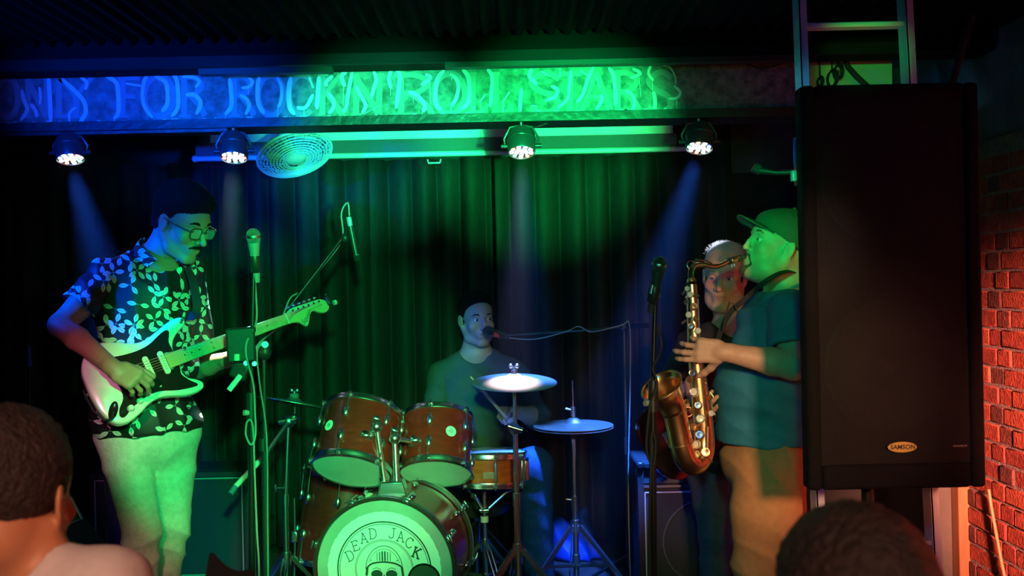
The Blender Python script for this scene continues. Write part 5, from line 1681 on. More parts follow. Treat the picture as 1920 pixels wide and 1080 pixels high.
class Head:
    """head frame: c = centre at eye level, f forward, u up; r = f x u points to the person's right"""

    def __init__(s, c, f, u, sc=1.0):
        s.c = V(c)
        s.f = V(f).normalized()
        u = V(u)
        s.r = s.f.cross(u).normalized()
        s.u = s.r.cross(s.f).normalized()
        s.sc = sc
        s.axes = (s.r, s.f, s.u)

    def p(s, x, y, z):
        return s.c + (s.r * x + s.f * y + s.u * z) * s.sc

    def loc(s, P):
        d = P - np.array(s.c)
        return np.stack([d @ np.array(s.r), d @ np.array(s.f), d @ np.array(s.u)], 1) / s.sc

    def sculpt(s, S, jaw=1.0, jowl=0.0, nose=1.0, npro=0.0, brow=1.0, eyes_open=True, lips=1.0, wide=1.0):
        c = s.sc
        A = s.axes
        W = wide
        S.ell(s.p(0, -0.022, 0.045), (0.076 * c * W, 0.098 * c, 0.082 * c), A, k=0.02)
        S.ell(s.p(0, 0.022, 0.022), (0.066 * c * W, 0.072 * c, 0.070 * c), A, k=0.02)
        S.ell(s.p(0, 0.020, -0.045), (0.058 * c * W * jaw, 0.066 * c, 0.070 * c), A, k=0.02)
        for g in (-1, 1):
            S.chain([s.p(g * 0.058 * W * jaw, -0.012, -0.045), s.p(g * 0.047 * W * jaw, 0.015, -0.088), s.p(g * 0.016, 0.068, -0.112)], [0.018 * c, 0.018 * c, 0.016 * c], k=0.022)
            S.ell(s.p(g * 0.040 * W, 0.060, -0.030), (0.024 * c, 0.022 * c, 0.022 * c), A, k=0.02)
            if jowl:
                S.ell(s.p(g * 0.042 * jaw, 0.03, -0.085), (0.03 * c * jowl, 0.035 * c * jowl, 0.032 * c * jowl), A, k=0.03)
        if jowl:
            S.ell(s.p(0, 0.030, -0.115), (0.045 * c, 0.045 * c, 0.024 * c * jowl), A, k=0.03)
        S.ell(s.p(0, 0.072, -0.110), (0.020 * c, 0.016 * c, 0.014 * c), A, k=0.018)
        # brow
        S.cone(s.p(-0.034 * W, 0.076, 0.022), s.p(0.034 * W, 0.076, 0.022), 0.0115 * c * brow, k=0.016)
        # muzzle and lips
        S.ell(s.p(0, 0.074, -0.072), (0.030 * c, 0.022 * c, 0.024 * c), A, k=0.018)
        # sockets
        for g in (-1, 1):
            S.ell(s.p(g * 0.032 * W, 0.098, 0.001), (0.018 * c, 0.017 * c, 0.0125 * c), A, k=0.012, op='s')
        # nose
        n_ = nose
        S.chain([s.p(0, 0.084, 0.012), s.p(0, 0.096 + 0.006 * n_ - npro * 0.5, -0.014), s.p(0, 0.108 + 0.008 * n_ - npro, -0.036)], [0.0075 * c, 0.0085 * c, 0.0105 * c * n_], k=0.010)
        for g in (-1, 1):
            S.ell(s.p(g * 0.012 * n_, 0.098 - npro * 0.6, -0.040), (0.0078 * c * n_, 0.010 * c, 0.0075 * c * n_), A, k=0.007)
            S.ell(s.p(g * 0.0065, 0.106 - npro * 0.8, -0.0475), (0.0032 * c, 0.005 * c, 0.004 * c), A, k=0.003, op='s')
        # mouth
        S.ell(s.p(0, 0.0925, -0.0665), (0.021 * c, 0.0075 * c, 0.0048 * c * lips), A, k=0.006)
        S.ell(s.p(0, 0.0905, -0.0775), (0.018 * c, 0.0080 * c, 0.0058 * c * lips), A, k=0.006)
        S.ell(s.p(0, 0.100, -0.0717), (0.023 * c, 0.010 * c, 0.0016 * c), A, k=0.003, op='s')
        # ears
        for g in (-1, 1):
            ex = V(A[0]) * g * 0.95 + V(A[1]) * 0.35
            ex.normalize()
            uz = (V(A[2]) * 0.97 - V(A[1]) * 0.16).normalized()
            ey = uz.cross(ex)
            o = s.p(g * 0.079 * W, -0.012, -0.008)
            S.ell(o, (0.0065 * c, 0.0175 * c, 0.032 * c), (ex, ey, uz), k=0.006)
            S.ell(o + V(A[0]) * g * 0.0055 * c + V(A[1]) * 0.003, (0.0055 * c, 0.0095 * c, 0.018 * c), (ex, ey, uz), k=0.004, op='s')
            S.ell(s.p(g * 0.076 * W, 0.001, -0.012), (0.004 * c, 0.005 * c, 0.007 * c), A, k=0.004)
        s.W = W

    def eyes(s, root, look=(0, 1, 0), lid=0.35, iris=(0.09, 0.05, 0.03), skin=None):
        """eyeballs with iris, and skin lids; lid 0 open .. 1 closed"""
        c = s.sc
        for g in (-1, 1):
            o = s.p(g * 0.032 * s.W, 0.0745, 0.001)
            r = 0.0122 * c
            e = B().sph(o, r, 20).build('eyeball', mat('eye_white', (0.62, 0.60, 0.58), 0.2), root)
            d = (s.r * look[0] + s.f * look[1] + s.u * look[2]).normalized()
            B().lathe(o + d * r * 0.84, d, [(0.0062 * c, 0), (0.0050 * c, r * 0.13), (0, r * 0.175)], 16).build('iris', mat('iris_%02d' % int(iris[0] * 100), iris, 0.15), e)
            B().lathe(o + d * r * 0.985, d, [(0.0026 * c, 0), (0, r * 0.05)], 12).build('pupil', mat('pupil', (0.005, 0.005, 0.005), 0.1), e)
            if skin is not None:
                for up_, amt in ((1, lid), (-1, 0.18)):
                    b = B()
                    vs, fs = [], []
                    n1, n2 = 12, 6
                    ang0 = R(95)
                    ang1 = R(95 - 95 * amt - (20 if up_ > 0 else 8)) if up_ > 0 else R(95 - 95 * amt - 15)
                    for i in range(n1 + 1):
                        ph = -R(80) + R(160) * i / n1
                        for j_ in range(n2 + 1):
                            th = ang0 + (ang1 - ang0) * j_ / n2
                            # rotate lid arc about the eye's side to side axis
                            dd = s.r * math.sin(ph) + (s.f * math.cos(th) + s.u * math.sin(th) * up_) * math.cos(ph)
                            vs.append(o + dd.normalized() * r * 1.10)
                    for i in range(n1):
                        for j_ in range(n2):
                            a = i * (n2 + 1) + j_
                            fs.append((a, a + 1, a + n2 + 2, a + n2 + 1))
                    b.add(vs, fs)
                    ob = b.build('eyelid', skin, root, ang=80)
                    ob.modifiers.new('t', 'SOLIDIFY').thickness = 0.0008

    def brows(s, root, m, thick=1.0, drop=0.0):
        for g in (-1, 1):
            pts = [s.p(g * 0.013, 0.0900, 0.021 + drop), s.p(g * 0.026, 0.0905, 0.0265 + drop), s.p(g * 0.039, 0.0865, 0.0270 + drop), s.p(g * 0.050, 0.0775, 0.0205 + drop)]
            b = B()
            b.tube(pts, [0.0030 * thick, 0.0040 * thick, 0.0034 * thick, 0.0014], 8)
            b.build('eyebrow', m, root)

    def color(s, skin, lip, stubble=0.0, stub=(0.1, 0.08, 0.07), ruddy=0.0):
        skin, lip, stub = np.array(skin), np.array(lip), np.array(stub)

        def f(P):
            L = s.loc(P)
            c = np.tile(skin, (len(P), 1))
            x, y, z = L[:, 0], L[:, 1], L[:, 2]
            head = (np.abs(x) < 0.1) & (y > -0.02) & (z > -0.15) & (z < 0.13)
            m = np.exp(-((x / 0.021) ** 4 + ((z + 0.072) / 0.0095) ** 4)) * (y > 0.08) * head
            c = c * (1 - m[:, None]) + lip * m[:, None]
            if stubble:
                jw = 1 / (1 + np.exp((z + 0.045 + 0.3 * np.maximum(0, 0.03 - y)) / 0.008)) * (y > -0.005) * (z > -0.14) * head * (1 - m)
                jw = jw * stubble
                c = c * (1 - jw[:, None]) + stub * jw[:, None]
            if ruddy:
                rd = (np.exp(-(((np.abs(x) - 0.036) / 0.02) ** 2 + ((z + 0.03) / 0.02) ** 2)) + np.exp(-((x / 0.012) ** 2 + ((z + 0.035) / 0.014) ** 2))) * (y > 0.03) * head * ruddy
                rd = np.clip(rd, 0, 1)
                c = c * (1 - rd[:, None]) + np.array([0.6, 0.22, 0.18]) * rd[:, None]
            return c
        return f


def hand(S, wr, d, pn, side, curls, spread=0.10, sc=1.0, thumb=(0.6, 0.3, 0.5), tcurl=0.4, k=0.007):
    """wr wrist, d direction wrist->knuckles, pn palm normal (out of the palm), side +1/-1: thumb on +/- (d x pn);
    curls: four lists of three joint angles (radians) index..little"""
    d = V(d).normalized()
    pn = V(pn)
    pn = (pn - d * pn.dot(d)).normalized()
    t = d.cross(pn) * side     # towards the thumb
    q = lambda a, b, c: wr + (d * a + t * b + pn * c) * sc
    S.cone(wr - d * 0.02 * sc, wr + d * 0.015 * sc, 0.0255 * sc, 0.024 * sc, k=0.015)
    S.box(q(0.050, 0.000, 0.0), (0.040 * sc, 0.038 * sc, 0.0135 * sc), 0.012 * sc, (d, t, pn), k=0.012)
    S.ell(q(0.030, 0.022, 0.008), (0.028 * sc, 0.018 * sc, 0.015 * sc), (d, t, pn), k=0.01)
    S.ell(q(0.032, -0.024, 0.006), (0.030 * sc, 0.013 * sc, 0.013 * sc), (d, t, pn), k=0.01)
    offs = [0.030, 0.0105, -0.0105, -0.030]
    base = [0.088, 0.093, 0.088, 0.080]
    lens = [(0.042, 0.025, 0.020), (0.046, 0.029, 0.021), (0.043, 0.027, 0.020), (0.034, 0.020, 0.018)]
    rad = [0.0092, 0.0095, 0.009, 0.0080]
    tips = []
    for i in range(4):
        p = q(base[i] - 0.012, offs[i], 0.0)
        S.cone(q(0.05, offs[i] * 0.8, 0.0), p, 0.0105 * sc, 0.0105 * sc, k=0.008)
        dirv = (d + t * (spread * (1.5 - i) / 1.5)).normalized()
        ang = 0
        ax = dirv.cross(pn).normalized()
        for j_ in range(3):
            ang += curls[i][j_]
            dv = dirv * math.cos(ang) + pn * math.sin(ang)
            p2 = p + dv * lens[i][j_] * sc
            S.cone(p, p2, rad[i] * sc * (1 - 0.07 * j_), rad[i] * sc * (0.93 - 0.09 * j_), k=0.0045 if j_ else 0.007)
            p = p2
        tips.append(p)
    # thumb
    b0 = q(0.018, 0.026, 0.006)
    tv = (d * thumb[0] + t * thumb[1] + pn * thumb[2]).normalized()
    p1 = b0 + tv * 0.040 * sc
    tv2 = (tv * math.cos(tcurl) + (d * 0.8 - t * 0.3 + pn * 0.2).normalized() * math.sin(tcurl)).normalized()
    p2 = p1 + tv2 * 0.032 * sc
    tv3 = (tv2 * math.cos(tcurl * 0.7) + (d * 0.8 - t * 0.3 + pn * 0.2).normalized() * math.sin(tcurl * 0.7)).normalized()
    p3 = p2 + tv3 * 0.024 * sc
    S.chain([b0, p1, p2, p3], [0.0145 * sc, 0.0118 * sc, 0.0105 * sc, 0.0088 * sc], k=0.009)
    return tips


def arm(S, sh, el, wr, fat=1.0, k=0.015):
    S.cone(sh, el, 0.050 * fat, 0.041 * fat, k=k)
    S.ell((V(sh) * 0.55 + V(el) * 0.45), (0.045 * fat, 0.045 * fat, 0.09), frame(V(el) - V(sh)), k=0.02)
    m = V(el) * 0.68 + V(wr) * 0.32
    S.chain([el, m, wr], [0.040 * fat, 0.040 * fat, 0.0265 * (0.5 + 0.5 * fat)], k=k)


def leg(S, hp, kn, an, fat=1.0, infl=0.0, toe=None):
    S.cone(hp, kn, 0.082 * fat + infl, 0.056 * fat + infl, k=0.03)
    m = V(kn) * 0.65 + V(an) * 0.35
    S.chain([kn, m, an], [0.055 * fat + infl, 0.052 * fat + infl, 0.036 * fat + infl], k=0.03)


def shoe(name, an, d, m, root, sole):
    d = V((d[0], d[1], 0)).normalized()
    a = V((an[0], an[1], 0))
    S = Sculpt(0.007, 0.02)
    r = V((d.y, -d.x, 0))
    S.ell(a + d * -0.02 + V((0, 0, 0.055)), (0.036, 0.055, 0.05), (r, d, V((0, 0, 1))))
    S.ell(a + d * 0.10 + V((0, 0, 0.035)), (0.045, 0.10, 0.036), (r, d, V((0, 0, 1))))
    S.cone(a + V((0, 0, 0.08)), a + V((0, 0, 0.12)), 0.042, 0.042)
    S.cut((0, 0, 0.012), (0, 0, -1))
    P, Fq = S.mesh()
    o = npmesh(name, P, Fq, m, root)
    ou = [(-0.038, -0.06), (0.038, -0.06), (0.045, 0.06), (0.044, 0.13), (0.025, 0.185), (-0.02, 0.19), (-0.044, 0.14), (-0.042, 0.05)]
    B().prism([(p[0], p[1]) for p in ou], a + V((0, 0, 0.001)), r, d, 0.018).build('sole', sole, o, bevel=0.004)
    return o


def wav(*terms):
    """sum of plane waves for cloth folds: (kx,ky,kz,amp,phase)"""
    def f(X, Y, Z):
        o = np.zeros_like(X)
        for kx, ky, kz, a, ph in terms:
            s = np.sin(X * kx + Y * ky + Z * kz + ph + 0.8 * np.sin(X * kz * 0.21 + Z * kx * 0.17 + Y * 9 + ph))
            o += a * (1 - 2 * np.abs(s) ** 0.8) if a > 0 else -a * s
        return o
    return f
# ------------------------------------------------------------------ instruments
def band(pts, nrm, width, t=0.002, sm=True):
    """flat strap along pts; nrm: face normal per point (or one)"""
    P = cr(pts, 6, False) if sm else [V(p) for p in pts]
    Nn = nrm if isinstance(nrm, list) else [nrm] * len(pts)
    Ns = cr(Nn, 6, False) if sm else [V(q) for q in Nn]
    b = B()
    vs = []
    for i, p in enumerate(P):
        tg = (P[min(i + 1, len(P) - 1)] - P[max(i - 1, 0)]).normalized()
        nn = Ns[i] - tg * Ns[i].dot(tg)
        nn.normalize()
        s = tg.cross(nn).normalized()
        for a, c_ in ((-1, -1), (1, -1), (1, 1), (-1, 1)):
            vs.append(p + s * (width / 2 * a) + nn * (t / 2 * c_))
    fs = []
    for i in range(len(P) - 1):
        for k in range(4):
            a, c_ = 4 * i + k, 4 * i + (k + 1) % 4
            fs.append((a, c_, c_ + 4, a + 4))
    fs += [(3, 2, 1, 0), tuple(4 * (len(P) - 1) + k for k in range(4))]
    return b.add(vs, fs)


M_gwhite = mat('white_gloss_guitar', (0.78, 0.76, 0.70), 0.18, coat=0.9)
M_maple = mat('maple_neck', (0.62, 0.42, 0.20), 0.28, coat=0.5, noise=0.15, nscale=10)
M_blkgloss = mat('black_gloss_plastic', (0.018, 0.012, 0.012), 0.12)
M_cream2 = mat('cream_plastic', (0.75, 0.72, 0.62), 0.35)

GB = at(236, 706, 3.70)
GN = at(537, 599, 4.05)
gn = (GN - GB).normalized()
ge = V((-0.34, 0.22, 0.91))
ge = (ge - gn * ge.dot(gn)).normalized()
gm = gn.cross(ge).normalized()
GS = (GN - GB).length / 0.648
guitar = empty('electric_guitar', GB - V((0, 0, 0.2)), 'white electric guitar with black pickguard and maple neck held by the guitarist', 'guitar')
gp = lambda x, y, z=0.0: GB + gn * (x * GS) + ge * (y * 0.94) + gm * z
outl = [(-.135, .02), (-.13, .075), (-.105, .122), (-.06, .150), (-.01, .150), (.04, .128), (.08, .112), (.12, .112), (.17, .130), (.22, .149), (.262, .154), (.281, .140), (.272, .118), (.240, .100), (.212, .075), (.197, .045), (.196, .030), (.150, .029), (.150, -.029), (.196, -.030), (.192, -.055), (.203, -.083), (.228, -.100), (.246, -.120), (.240, -.140), (.212, -.148), (.17, -.144), (.12, -.126), (.08, -.118), (.04, -.125), (-.01, -.150), (-.06, -.163), (-.10, -.148), (-.125, -.10), (-.135, -.04)]
o3 = cr([V((p[0], p[1], 0)) for p in outl], 4)
b = B()
L = [(0, -0.006, 0.90), (0, 0, 0)]
N_ = len(o3)
cen = V((0.04, 0, 0))
layers = [(-0.044, 0.965), (-0.040, 0.99), (-0.034, 1.0), (-0.010, 1.0), (-0.003, 0.99), (0.0, 0.965)]
vs = []
for zl_, s_ in layers:
    for i in range(N_):
        p = o3[i]
        tg = (o3[(i + 1) % N_] - o3[i - 1]).normalized()
        nn = V((tg.y, -tg.x, 0)) * (-1)
        # outline runs clockwise seen from the face: outward normal is on the left
        q = p + nn * ((s_ - 1) * 0.22)
        vs.append(gp(q.x, q.y, zl_))
fs = []
for k in range(len(layers) - 1):
    for i in range(N_):
        j = (i + 1) % N_
        fs.append((k * N_ + i, k * N_ + j, (k + 1) * N_ + j, (k + 1) * N_ + i))
fs.append(tuple(range(N_ - 1, -1, -1)))
fs.append(tuple((len(layers) - 1) * N_ + i for i in range(N_)))
b.add(vs, fs)
b.build('body', M_gwhite, guitar, ang=50)
pg = [(-.045, .012), (-.050, .045), (-.035, .085), (.02, .080), (.07, .078), (.12, .086), (.175, .112), (.200, .118), (.206, .105), (.190, .070), (.188, .034), (.150, .032), (.150, -.032), (.188, -.034), (.184, -.065), (.205, -.100), (.222, -.118), (.215, -.128), (.15, -.118), (.09, -.098), (.04, -.098), (-.02, -.118), (-.06, -.142), (-.075, -.132), (-.065, -.105), (-.040, -.075), (-.035, -.03)]
p3 = cr([V((p[0], p[1], 0)) for p in pg], 3)
b = B()
vs = [gp(p.x, p.y, 0.0005) for p in p3] + [gp(p.x, p.y, 0.0028) for p in p3]
n = len(p3)
b.add(vs, [tuple(range(n - 1, -1, -1)), tuple(range(n, 2 * n))] + [(i, (i + 1) % n, n + (i + 1) % n, n + i) for i in range(n)])
pgo = b.build('pickguard', M_blkgloss, guitar, ang=30)
for x_, tl in ((0.028, -0.010), (0.085, 0), (0.142, 0)):
    b = B()
    pts = [V((x_ + 0.011 * math.cos(a) , (0.036 if math.sin(a) > 0 else -0.036) + 0.011 * math.sin(a), 0)) + V((tl * (1 if math.sin(a) > 0 else -1), 0, 0)) for a in [2 * PI * k / 20 for k in range(20)]]
    vs = [gp(p.x, p.y, 0.002) for p in pts] + [gp(p.x, p.y, 0.010) for p in pts]
    b.add(vs, [tuple(range(20, 40)), tuple(range(19, -1, -1))] + [(i, (i + 1) % 20, 20 + (i + 1) % 20, 20 + i) for i in range(20)])
    pk = b.build('pickup', M_cream2, guitar, bevel=0.0015)
    for k in range(6):
        yy = -0.026 + 0.0104 * k
        B().cyl(gp(x_ + tl * yy / 0.036, yy, 0.009), gp(x_ + tl * yy / 0.036, yy, 0.0115), 0.0026, n=8).build('pole_piece', M_steel, pk)
for x_, y_ in ((0.045, -0.088), (0.010, -0.105), (-0.030, -0.120)):
    B().lathe(gp(x_, y_, 0.003), gm, [(0.0125, 0), (0.0115, 0.006), (0.0095, 0.012), (0.0085, 0.014), (0, 0.014)], 20).build('knob', M_cream2, guitar)
B().box(gp(0.095, -0.083, 0.008), (0.006, 0.003, 0.016), axes=(gn, ge, gm)).build('selector_switch', M_cream2, guitar)
B().box(gp(-0.004, 0.0, 0.004), (0.035, 0.080, 0.008), axes=(gn, ge, gm)).build('bridge', M_chrome, guitar, bevel=0.002)
for k in range(6):
    B().box(gp(0.004, -0.026 + 0.0104 * k, 0.010), (0.022, 0.008, 0.005), axes=(gn, ge, gm)).build('saddle', M_chrome, guitar)
B().ribbon([(p[0], p[1]) for p in [(-0.06, 0.06), (-0.03, 0.04), (0.02, 0.036)]], gp(0, 0, 0.02), gn, ge, 0.004, 0.004).build('tremolo_arm', M_chrome, guitar)
jd = []
for a in [2 * PI * k / 28 for k in range(28)]:
    u, v_ = 0.036 * math.cos(a), 0.0155 * math.sin(a)
    jd.append((-0.088 + u * 0.55 - v_ * 0.83, -0.105 + u * 0.83 + v_ * 0.55))
b = B()
vs = [gp(p[0], p[1], 0.0) for p in jd] + [gp(p[0], p[1], 0.004) for p in jd] + [gp(-0.088 + (p[0] + 0.088) * 0.75, -0.105 + (p[1] + 0.105) * 0.75, 0.0045) for p in jd] + [gp(-0.088 + (p[0] + 0.088) * 0.5, -0.105 + (p[1] + 0.105) * 0.6, 0.001) for p in jd]
n = 28
b.add(vs, [(r_ * n + i, r_ * n + (i + 1) % n, (r_ + 1) * n + (i + 1) % n, (r_ + 1) * n + i) for r_ in range(3) for i in range(n)] + [tuple(range(3 * n, 4 * n))])
b.build('jack_plate', M_blkgloss, guitar)
# neck
b = B()
nx = [0.155, 0.25, 0.4, 0.55, 0.648]
nw = [0.0285, 0.0265, 0.0245, 0.0225, 0.0212]
vs = []
NP = 9
for x_, w__ in zip(nx, nw):
    for k in range(NP):
        a = PI + PI * k / (NP - 1)
        vs.append(gp(x_, w__ * math.cos(a), 0.000 + 0.018 * math.sin(a)))
    vs += [gp(x_, w__, 0.0085), gp(x_, -w__, 0.0085)]
R_ = NP + 2
fs = [(k * R_ + i, k * R_ + (i + 1) % R_, (k + 1) * R_ + (i + 1) % R_, (k + 1) * R_ + i) for k in range(4) for i in range(R_)] + [tuple(range(R_)), tuple(4 * R_ + i for i in range(R_))]
b.add(vs, fs)
neck = b.build('neck', M_maple, guitar)
for f_ in range(1, 22):
    x_ = 0.648 * 2 ** (-f_ / 12)
    if x_ < 0.19:
        break
    hw = 0.0212 + (0.0285 - 0.0212) * (0.648 - x_) / 0.493
    B().cyl(gp(x_, -hw, 0.0084), gp(x_, hw, 0.0084), 0.0009, n=6).build('fret', M_steel, neck)
for f_ in (3, 5, 7, 9, 12, 15, 17, 19):
    x_ = 0.648 * (2 ** (-f_ / 12) + 2 ** (-(f_ - 1) / 12)) / 2
    for yy in ((-0.012, 0.012) if f_ == 12 else (0,)):
        B().cyl(gp(x_, yy, 0.0080), gp(x_, yy, 0.0090), 0.0030, n=12).build('dot_inlay', M_blkplastic, neck)
B().box(gp(0.6485, 0, 0.009), (0.004, 0.043, 0.005), axes=(gn, ge, gm)).build('nut', M_cream2, neck)
hs_ = [(.650, .0212), (.668, .030), (.690, .036), (.790, .034), (.815, .030), (.832, .016), (.836, -.002), (.828, -.020), (.806, -.028), (.783, -.018), (.770, -.006), (.757, -.006), (.742, -.020), (.725, -.045), (.712, -.056), (.702, -.046), (.688, -.030), (.668, -.023), (.650, -.0212)]
# headstock outline: treble-side scoop at the lower edge
h3 = cr([V((p[0], p[1], 0)) for p in hs_], 4, False)
b = B()
n = len(h3)
vs = [gp(p.x, p.y, -0.006) for p in h3] + [gp(p.x, p.y, 0.008) for p in h3]
b.add(vs, [tuple(range(n - 1, -1, -1)), tuple(range(n, 2 * n))] + [(i, (i + 1) % n, n + (i + 1) % n, n + i) for i in range(n)])
hso = b.build('headstock', M_maple, guitar, bevel=0.002)
for k in range(6):
    x_ = 0.680 + 0.0235 * k
    pg_ = B().cyl(gp(x_, 0.021, 0.008), gp(x_, 0.021, 0.020), 0.0042, n=12).build('tuning_post', M_chrome, hso)
    B().sph(gp(x_ - 0.002, 0.0455, -0.002), (0.0085, 0.0065, 0.010), 12, axes=(gn, ge, gm)).build('tuning_key', M_chrome, hso)
for k in range(6):
    y0, y1 = -0.026 + 0.0104 * k, -0.0175 + 0.007 * k
    B().tube([gp(0.0, y0, 0.0125), gp(0.649, y1, 0.0118), gp(0.680 + 0.0235 * k, 0.021 - 0.004, 0.014)], 0.0006 + 0.00012 * k, 5).build('string', M_steel, guitar)
textmesh('Squier', 0.026, gp(0.725, -0.022, 0.0085), (gn * 0.8 + ge * 0.6), (ge * 0.8 - gn * 0.6), 0.0004, shear=0.4).build('headstock_script', mat('dark_print', (0.05, 0.03, 0.02), 0.5), hso, smooth=False)
textmesh('STRATOCASTER', 0.0095, gp(0.775, 0.0035, 0.0085), (gn * 0.99 + ge * 0.1), (ge * 0.99 - gn * 0.1), 0.0004).build('headstock_print', MATS['dark_print'], hso, smooth=False)
tn = B().box(gp(0.838, 0.012, 0.010), (0.014, 0.036, 0.024), axes=(gn, ge, gm)).build('clip_tuner', M_blkplastic, bevel=0.004)
tag(tn, 'small black clip-on tuner at the end of the guitar headstock', 'tuner')
B().cyl(gp(0.856, -0.004, 0.012), gp(0.868, -0.004, 0.012), 0.010).build('tuner_dial', mat('pale_green_dial', (0.3, 0.5, 0.3), 0.4), tn)
B().sph(gp(0.842, 0.040, 0.010), 0.007, 10).build('tuner_knob', M_blkplastic, tn)
for x_, y_ in ((0.285, 0.148), (-0.139, -0.01)):
    B().cyl(gp(x_, y_, -0.022), gp(x_ + (0.012 if x_ > 0 else -0.012), y_, -0.022), 0.006, n=12).build('strap_button', M_chrome, guitar)
# lead running from the jack plate round the lower bout
tag(B().tube([gp(-0.09, -0.11, 0.010), gp(-0.105, -0.135, 0.014), gp(-0.13, -0.128, 0.010), gp(-0.148, -0.08, 0.0), gp(-0.150, -0.03, -0.01), gp(-0.145, 0.01, -0.03), gp(-0.13, 0.0, -0.08), at(195, 800, 3.92), at(200, 1000, 3.95), V((at(200, 1000, 3.95).x, 3.95, 0.02))], 0.0042, 8).build('guitar_lead', M_rubber), 'black instrument lead curling from the white guitar round its lower edge', 'cable')

# ---- saxophone
M_gold = mat('sax_gold_lacquer', (0.92, 0.55, 0.28), 0.27, metal=1.0)
M_gold2 = mat('sax_key_brass', (0.92, 0.66, 0.42), 0.28, metal=1.0)
YS_ = 3.66
sx = empty('saxophone', at(1300, 893, YS_), 'golden tenor saxophone played by the man in the green cap', 'saxophone')
bodyp = [(1297, 533, YS_, 10.5), (1300, 600, YS_, 13), (1304, 660, YS_, 15), (1311, 730, YS_, 17.5), (1318, 790, YS_, 19.5), (1320, 830, YS_, 21), (1315, 856, YS_ - .01, 22), (1303, 869, YS_ - .02, 23.5), (1289, 862, YS_ - .035, 24), (1279, 838, YS_ - .045, 23.5), (1272, 805, YS_ - .05, 23), (1265, 775, YS_ - .055, 23.5), (1256, 752, YS_ - .06, 26), (1249, 738, YS_ - .07, 30), (1243, 728, YS_ - .08, 36), (1240, 723, YS_ - .085, 42)]
P_ = [at(a_, b__, y__) for a_, b__, y__, r__ in bodyp]
Rr = [r__ * y__ / F * 0.97 for a_, b__, y__, r__ in bodyp]
# smooth path
PP = cr([V((p.x, p.y, p.z)) for p in P_], 5, False)
RR = [v.x for v in cr([V((r__, 0, 0)) for r__ in Rr], 5, False)]
B().tube(PP[:66], RR[:66], 24, caps=False).build('body_tube', M_gold, sx)
# bell: flare with an inside wall
bd_ = (V((-0.50, -0.52, 0.55))).normalized()
bo = PP[60]
bl = B().tube(PP[55:], RR[55:], 32, caps=False)
bl.build('bell', M_gold, sx, ang=80).modifiers.new('t', 'SOLIDIFY').thickness = 0.0015
tgt_n = (PP[-1] - PP[-4]).normalized()
B().torus(PP[-1], tgt_n, RR[-1], 0.0035, 40, 8).build('bell_rim', M_gold2, sx)
for i_ in (2, 30):
    B().torus(PP[i_], (PP[i_ + 1] - PP[i_]), RR[i_] + 0.001, 0.004 if i_ == 2 else 0.0025, 28, 8).build('ferrule', M_gold2, sx)
B().torus(PP[46], (PP[47] - PP[46]), RR[46] + 0.001, 0.0022, 28, 8).build('ferrule', M_gold2, sx)
# brace ring between bell and body
q = (PP[50] + PP[18]) / 2
B().torus((at(1290, 772, YS_ - .03)), (0, 1, 0), 0.016, 0.0025, 24, 6).build('bell_brace', M_gold2, sx)
# neck crook
nk = [(1297, 530), (1295, 515), (1298, 503), (1307, 497), (1322, 497), (1338, 500), (1352, 497), (1368, 489), (1385, 482)]
NK = cr([at(a_, b__, YS_ + 0.012 * i_) for i_, (a_, b__) in enumerate(nk)], 5, False)
B().tube(NK, [(6.4 - 2.6 * i_ / len(NK)) * YS_ / F for i_ in range(len(NK))], 16).build('neck_crook', M_gold, sx)
for q_, rr in ((NK[1], 0.0145), (NK[2], 0.013)):
    B().torus(q_, NK[4] - NK[0], rr, 0.0025, 24, 6).build('tenon_ring', M_gold2, sx)
B().tube([NK[8] + V((0, -.005, .012)), NK[14] + V((0, -.006, .020)), NK[20] + V((0, -.004, .016)), NK[24] + V((0, -.002, .010))], 0.003, 8).build('octave_key', M_gold2, sx)
B().torus(NK[10] + V((-.004, 0, 0.012)), (0.3, -1, 0.2), 0.015, 0.002, 20, 6).build('octave_ring', M_gold2, sx)
mp0, mp1 = NK[34], at(1404, 479, YS_ + 0.12)
B().lathe(mp0, mp1 - mp0, [(0.0075, 0), (0.0115, 0.002), (0.0120, 0.03), (0.0105, 0.055), (0.006, 0.082), (0, 0.083)], 20).build('mouthpiece', mat('dark_mouthpiece', (0.03, 0.03, 0.03), 0.25), sx)
lg_ = B().lathe(mp0 + (mp1 - mp0).normalized() * 0.012, mp1 - mp0, [(0.0122, 0), (0.0130, 0.001), (0.0130, 0.022), (0.0122, 0.023)], 20).build('ligature', M_gold2, sx)
for s_ in (0.018, 0.028):
    B().cyl(mp0 + (mp1 - mp0).normalized() * s_ - V((0, 0.0, 0.010)), mp0 + (mp1 - mp0).normalized() * s_ - V((0, 0.0, 0.024)), 0.003, n=8).build('ligature_screw', M_steel, lg_)
